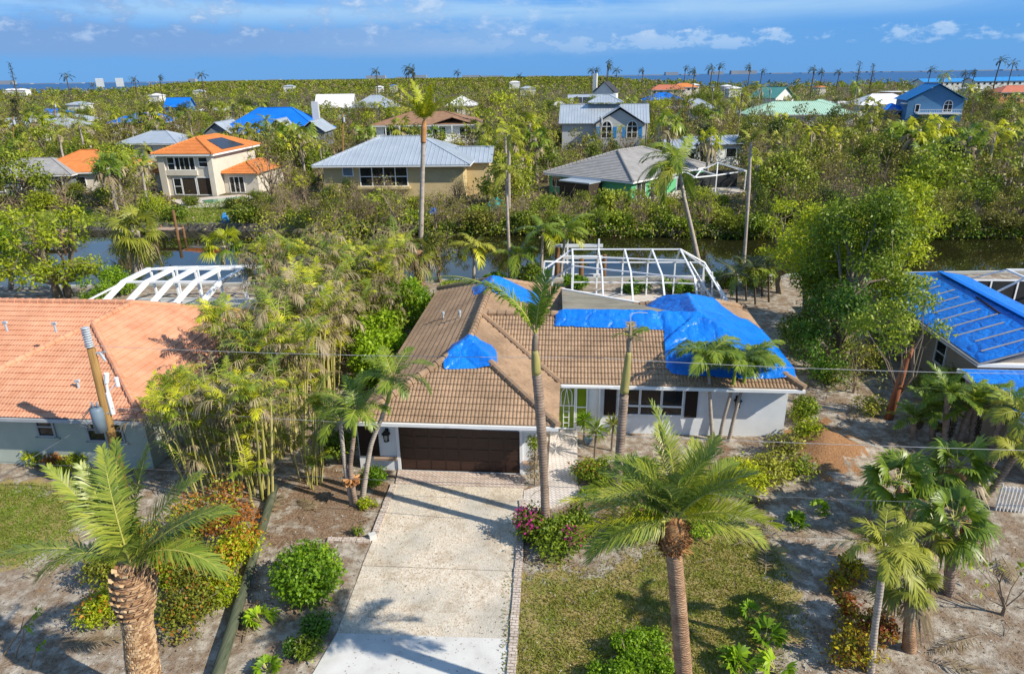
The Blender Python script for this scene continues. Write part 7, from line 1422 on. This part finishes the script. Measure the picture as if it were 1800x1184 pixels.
# marked single trees of the far side
MK = [('cabbage_palm', 'stout cabbage palm beside the green house cage', 1240, 330, 1.15), ('cabbage_palm', 'cabbage palm with heavy crown above the grey tile roof', 1172, 300, 1.5), ('coconut_palm', 'leaning pale trunked palm left of the tan house', 480, 285, 1.1), ('coconut_palm', 'thin palm beside the slate gables', 465, 262, 1.1), ('coconut_palm', 'palm with drooping crown right of the mint roof', 1498, 205, 1.5), ('coconut_palm', 'young palm in front of the grey arched windows', 1090, 268, .55), ('broadleaf_tree', 'round dense green tree left of the cream house', 218, 352, 1.1), ('broadleaf_tree', 'wide dark green tree at the left edge across the canal', 40, 360, 1.25), ('broadleaf_tree', 'flat topped dark green tree above the round one', 165, 300, 1.0), ('bare_tree', 'bare bushy tree right of the cream house', 480, 372, 1.2), ('bare_tree', 'reddish bare bush on the far left lawn', 118, 362, .75), ('bushy_shrub', 'rounded hedge bush before the cream house terrace', 335, 362, .55), ('bushy_shrub', 'rounded bush on the lawn by the reddish dock', 305, 388, .75), ('bushy_shrub', 'rounded bush right of the swimming pool', 410, 366, .55), ('bushy_shrub', 'rounded bush left of the terrace', 280, 362, .5)]
for kd, lab, px, py, sc in MK: q = G(px, py); L = LAB[kd]; o = plant(PRO[kd][rnd.randrange(len(PRO[kd]))], kd, (q[0], q[1], 0), rnd.uniform(0, 6), sc, lab, L[1])
for (x0, x1, y0, y1, n_) in ((1560, 1800, 300, 350, 22), (440, 560, 290, 345, 14), (830, 900, 240, 330, 12), (860, 960, 270, 335, 10), (640, 720, 255, 290, 6), (250, 300, 260, 300, 6)):
    for i in range(n_):
        q = G(rnd.uniform(x0, x1), rnd.uniform(y0, y1)); sc = rnd.uniform(.85, 1.35)
        if clear(q[0], q[1], 3 * sc, 6 * sc) and CNT['cabbage_palm'] < 285: place('cabbage_palm', q[0], q[1], sc); CNT['cabbage_palm'] += 1
for px, py, sc in ((700, 262, 1.7), (800, 250, 1.6), (882, 285, 1.9), (922, 262, 1.7), (905, 315, 1.3), (965, 295, 1.2), (1160, 250, 1.5), (1185, 222, 1.6), (1405, 262, 1.3), (1480, 250, 1.4), (250, 232, 1.2), (180, 240, 1.3), (130, 262, 1.1), (560, 240, 1.3), (1330, 250, 1.4), (1250, 205, 1.6), (860, 220, 1.7), (1015, 300, 1.0)):
    q = G(px, py); k_ = rnd.randrange(5); plant(PRO['storm_tree'][k_], 'storm_tree', (q[0], q[1], 0), rnd.uniform(0, 6), (sc * .85, sc * .85, sc), 'tall storm thinned tree with pale limbs standing above the far canopy', 'tree', 'tall storm thinned trees above the far canopy')
for i in range(26):
    q = G(rnd.uniform(1370, 1580), rnd.uniform(345, 405)); place('bare_tree', q[0], q[1], rnd.uniform(.55, .85)); q = G(rnd.uniform(480, 820), rnd.uniform(350, 398)); place('bare_tree', q[0], q[1], rnd.uniform(.4, .65))
# ragged palms standing out against the horizon
for px, py, Y in ((122, 133, 420), (248, 134, 500), (293, 138, 520), (355, 134, 520), (160, 146, 640), (668, 126, 560), (702, 124, 420), (735, 120, 300), (812, 130, 640), (925, 129, 560), (1030, 127, 600), (1052, 124, 520), (1060, 122, 500), (1075, 124, 560), (1092, 129, 600), (1128, 122, 600), (1198, 128, 560), (1236, 120, 480), (1248, 122, 480), (1265, 121, 520), (1309, 121, 480), (1330, 126, 520), (1414, 121, 420), (1444, 128, 480), (1475, 131, 480), (1622, 128, 400), (1690, 128, 420), (1750, 119, 400), (1776, 116, 400), (1728, 130, 420)):
    p_ = AT(px, py, Y); sc = 1.12 * p_.z / 13.0 * rnd.uniform(.9, 1.12)
    if sc > .35: place('windblown_palm', p_.x + rnd.uniform(-6, 6), Y, sc, 'windblown dark palm standing against the horizon', 'windblown palms against the horizon')
p_ = AT(1664, 112, 330); o = plant(PRO['coconut_palm'][0], 'coconut_palm', (p_.x, 330, 0), 0, p_.z / 9.5, 'full crowned palm rising above the terracotta building into the sky', 'palm tree')
def conifer(label, px, pyt, Y, w, seed, n=500):
    p = AT(px, pyt, Y); H = p.z; r = np.random.default_rng(seed); pr = random.Random(seed); o = empty('pine_tree', (p.x, Y, 0), 0, label, 'pine tree'); mb = MB(); mb.tube([(0, 0, -.2), (0, 0, H * .6), (.2, 0, H)], [.3, .2, .05], 7); cen = []
    for i in range(34):
        z = H * (.25 + .74 * i / 33); a = i * 2.4; l = w * (1.08 - .75 * (z / H)) * pr.uniform(.4, 1.1); e_ = Vector((math.cos(a) * l, math.sin(a) * l, z + l * .35)); mb.tube([(0, 0, z), e_], [.06, .02], 4); cen += [tuple(Vector((0, 0, z)).lerp(e_, t)) for t in (.5, .8, 1)]
    mb.build('trunk', M['barkdark'], o); V, Q = cloud(r, cen, [.45] * len(cen), n, .45, .35); link('crown', qmesh('crown', V, Q, M['palmdark']), o)
conifer('tall dark pine with storm thinned top at the left edge', 16, 110, 300, 2.6, 1); conifer('dark ragged pine at the left below the tall one', 22, 172, 175, 3.0, 2, 900); conifer('feathery casuarina trio spire, left one above the white roofs', 1512, 108, 300, 2.4, 3, 380); conifer('feathery casuarina spire right of the first above the white roofs', 1536, 112, 300, 2.2, 4, 380); conifer('feathery tall casuarina behind the green house sheds', 1240, 222, 104, 2.2, 5, 1200)
# street poles far away
for lab, px, py, pyt in (('grey street pole before the grey arched house', 1056, 274, 205), ('white leaning pole left of the long blue tarp house', 97, 240, 180), ('pole with box at the far left', 24, 300, 205), ('thin pole left of the mint roof', 1354, 220, 155), ('thin street pole in the far trees left of the small grey roof', 1253, 225, 150), ('slim pole above the tan roof house left', 603, 300, 200), ('pale slim trunk pole left of the cream house roof', 305, 260, 205)):
    q = Vector(G(px, py) + (0,)); t_ = AT(px - 1, pyt, q.y); o = empty('street_pole', q, 0, lab, 'street pole'); mb = MB(); mb.tube([(0, 0, -.2), t_ - q], [.15, .11], 8); mb.build('post', M['polewood'] if 'grey' not in lab else M['bark'], o); mb = MB(); e_ = t_ - q; mb.tube([e_ * .9 + Vector((.25, -.1, -.4)), e_ * .9 + Vector((.25, -.1, .4))], .2, 8); mb.bar(e_ * .97 - Vector((.6, 0, 0)), e_ * .97 + Vector((.6, 0, 0)), .1); mb.build('fitting', M['ceramic'], o)
# ------------------------------------------------------------------ masses nobody could count
def spread_mass(name, P, r, per, rad, flat, ls, mats, slot=None):
    n = len(P); idx = np.repeat(np.arange(n), per); d = unit(r.normal(size=(n * per, 3))); rr = rad[idx] * (.45 + .6 * r.random(n * per)); Q0 = P[idx] + d * rr[:, None] * np.array([1, 1, flat])
    D = d * .4 + r.normal(size=d.shape) * .7; Nn = d * 1.1 + r.normal(size=d.shape) * .6 + [0, 0, .35]; L = ls[idx] * (.6 + .8 * r.random(n * per)); V, Q = leafquads(Q0, D, Nn, L, L * .62); mi = np.repeat((slot if slot is not None else np.zeros(n, int))[:], per)
    return qmesh(name, V, Q, mats, mi)
rg = np.random.default_rng(77); P = []; rad = []; ls = []; slot = []
y = 235.0
while y < 5400:
    stp = 12 + (y - 235) * .06; wpx = 1200 / (y * .934 + 5); n = int(2000 / (6.0 * wpx) * (1.0 if y < 700 else .8)) + 3
    px = rg.uniform(-80, 1880, n); yy = y + rg.uniform(-.6, .6, n) * stp
    for a, b_ in zip(px, yy):
        x = float(AT(a, 140, b_).x); c_ = float(coastline(x, b_))
        if b_ > c_ - 6: continue
        h = (rg.uniform(3.2, 6.5) if rg.random() < .82 else rg.uniform(6.5, 9.0)) * (1 if b_ < 500 else 1.12)
        if not clear(x, b_, 5, h + 1): continue
        k_ = rg.integers(1, 3)
        for _ in range(k_): P.append((x + rg.normal() * 1.6, b_ + rg.normal() * 1.6, h * rg.uniform(.45, .85))); rad.append(rg.uniform(1.3, 2.6)); ls.append(max(.5, b_ * 1.25 / 683)); slot.append(rg.choice(5, p=(.28, .28, .16, .10, .18)))
    y += stp
P = np.array(P); me = spread_mass('far_woods', P, rg, 22, np.array(rad), .8, np.array(ls), [M['farolive'], M['fargreen'], M['farlime'], M['leaftan'], M['fardark']], np.array(slot))
tag(link('far_woods', me), 'continuous far tree canopy reaching to the sea', kind='stuff')
# undergrowth beyond the canal
n = 24000; yy = 65 + 187 * rg.random(n) ** 1.1; px = rg.uniform(-60, 1860, n); Pu = []; lu = []; su = []
for a, b_ in zip(px, yy):
    q = AT(a, 300, b_)
    if b_ < float(far_bank(q.x)) - 1.3 or any(inside(q.x, b_, p_) for p_ in YP): continue
    bad = False
    for (x0, x1, y0, y1, Y) in KEEP:
        if Y - 1 < b_ < Y + 15 and x0 < PX(q.x, b_, 0)[0] < x1: bad = True; break
    if bad: continue
    Pu.append((q.x, b_, rg.uniform(.1, .75) - (.5 if b_ < float(far_bank(q.x)) else 0))); lu.append(max(.28, b_ * 1.5 / 683)); su.append(rg.choice(5, p=(.26, .16, .12, .34, .12)))
Pu = np.array(Pu); me = spread_mass('undergrowth', Pu, rg, 9, np.full(len(Pu), .8), .6, np.array(lu), [M['farolive'], M['fargreen'], M['farlime'], M['leaftan'], M['fardark']], np.array(su)); tag(link('undergrowth', me), 'tangled low undergrowth beyond the canal', kind='stuff')
mb = MB(); r0 = random.Random(9)
for i in range(8000):
    y = 67 + 90 * r0.random() ** 1.2; x = AT(r0.uniform(-40, 1840), 300, y).x
    if y < float(far_bank(x)) + .2 or any(inside(x, y, p_) for p_ in YP): continue
    ppx = PX(x, y, 0)[0]
    if any(Y - 1.5 < y < Y + 15 and x0 < ppx < x1 for (x0, x1, y0, y1, Y) in KEEP): continue
    a = Vector((x, y, r0.uniform(0, .5))); d = Vector((r0.gauss(0, 1), r0.gauss(0, 1), abs(r0.gauss(.2, .7)))).normalized() * r0.uniform(1, 2.6); mb.tube([a, a + d], [.05, .015], 3, 0, False)
tag(mb.build('brush_litter', M['twig']), 'broken branches strewn through the undergrowth', kind='stuff')
Pb = [(a, float(far_bank(a)) + rg.uniform(-1.5, .8), rg.uniform(-.75, .4)) for a in rg.uniform(-19, 66, 4200)]; tag(link('bank_growth', spread_mass('bank_growth', np.array(Pb), rg, 8, np.full(len(Pb), .55), .7, np.full(len(Pb), .24), [M['leafolive'], M['leafmid'], M['leaftan'], M['leafdeep']], rg.choice(4, len(Pb), p=(.3, .3, .15, .25)))), 'leafy growth hanging over the far canal bank', kind='stuff')
# front lawns: grass blades
def blades(name, poly_px, n, h, mt, lab, soft=.5):
    q = [G(*k) for k in poly_px]; xs_ = [p[0] for p in q]; ys_ = [p[1] for p in q]; P = np.stack([rg.uniform(min(xs_), max(xs_), n), rg.uniform(min(ys_), max(ys_), n)], 1); s = sdist(P[:, 0], P[:, 1], q); den = .5 + .5 * fbm(P[:, 0], P[:, 1], 1.1, 12) + .35 * fbm(P[:, 0], P[:, 1], .4, 4)
    kp = (s + rg.normal(0, soft, n) > 0) & (rg.random(n) < np.clip(den * 1.5 + .1, .06, 1)); P = P[kp]; k = len(P); z = .05 * fbm(P[:, 0], P[:, 1], .55, 3) + .025 * fbm(P[:, 0], P[:, 1], 2.2, 5) - .03
    V, Q = leafquads(np.column_stack([P, z]), rg.normal(size=(k, 3)) * [.8, .8, .3] + [0, 0, .8], rg.normal(size=(k, 3)), h * (.5 + rg.random(k)), .028 if h < .2 else .10, .2); tag(link(name, qmesh(name, V, Q, M[mt])), lab, kind='stuff')
blades('grass', LAWN_R, 60000, .10, 'grass', 'patchy grass of the front lawn'); blades('grass', LAWN_L, 26000, .10, 'grassmid', 'grass of the left lawn')
for i in range(4): blades('grass', YARDS[i], 9000, .34, 'grassfar', 'lush grass of a lawn by the canal', .6)
# leaf litter and chips on the sand
n = 36000; x = rg.uniform(-16, 17, n); y = rg.uniform(11, 31, n); u_, v_ = WL(x, y); kp = ~((u_ > -.2) & (u_ < 17.8) & (v_ > .3)) & (sdist(x, y, [G(*k) for k in DRIVE]) < -.1) & (rg.random(n) < np.clip(.45 + .6 * fbm(x, y, .5, 22), .05, 1)); x, y = x[kp], y[kp]; k = len(x)
z = .05 * fbm(x, y, .55, 3) + .025 * fbm(x, y, 2.2, 5) - .005
V, Q = leafquads(np.column_stack([x, y, z]), rg.normal(size=(k, 3)) * [1, 1, .12], rg.normal(size=(k, 3)) * .35 + [0, 0, 1], .04 + .11 * rg.random(k) ** 2, .03, 0.0); tag(link('leaf_litter', qmesh('leaf_litter', V, Q, [M['leaftan'], M['barkdark'], M['conc']], rg.choice(3, k, p=(.5, .34, .16)))), 'dry leaves and chips littering the sand', kind='stuff')
n = 900; x = rg.uniform(-4.6, .3, n); y = rg.uniform(12.5, 23, n); V, Q = leafquads(np.column_stack([x, y, np.full(n, .022)]), rg.normal(size=(n, 3)) * [1, 1, .1], rg.normal(size=(n, 3)) * .3 + [0, 0, 1], .02 + .07 * rg.random(n) ** 3, .025, 0); tag(link('leaf_litter', qmesh('leaf_litter', V, Q, M['leaftan'])), 'scattered dry leaves on the driveway', kind='stuff')
for i, (px, py, az_) in enumerate(((1460, 930, 20), (1380, 960, 100), (1720, 1120, 200), (1440, 700, 150), (1500, 740, 60), (1640, 1160, 330), (1760, 980, 250), (30, 1020, 40), (120, 1140, 10), (470, 905, 80), (430, 1130, 95), (1290, 960, 20), (1345, 1010, 70), (560, 900, 140))):
    lf, rc = frond(np.random.default_rng(900 + i), rnd.uniform(1.1, 1.8), 30, .38, .16, .36, .03, .25, keel=.05, miss=.25); q = G(px, py)
    o = tag(link('fallen_frond', leaf_mesh('fallen_frond', [((rotz(lf[0], math.radians(az_)), lf[1]), (rotz(rc[0], math.radians(az_)), rc[1]), 0)], [M['leaftan'], M['twig']])), 'dry tan palm frond lying on the sandy ground', 'fallen frond', 'fallen palm fronds on the sand'); o.location = q + (.07,)
mb = MB()
for i in range(260):
    x, y = r0.uniform(-15, 17), r0.uniform(12, 30); u_, v_ = WL(x, y)
    if (-.3 < u_ < 17.9 and v_ > .2) or sdist(np.array([x]), np.array([y]), [G(*k) for k in DRIVE])[0] > -.2: continue
    a = r0.uniform(0, 6.28); l = r0.uniform(.2, .9); mb.tube([(x, y, .03), (x + l * .5 * math.cos(a), y + l * .5 * math.sin(a), r0.uniform(.03, .14)), (x + l * math.cos(a + .3), y + l * math.sin(a + .3), .03)], [.012, .01, .005], 4, 0, False)
tag(mb.build('fallen_twigs', M['twig']), 'thin fallen twigs on the sand', kind='stuff')
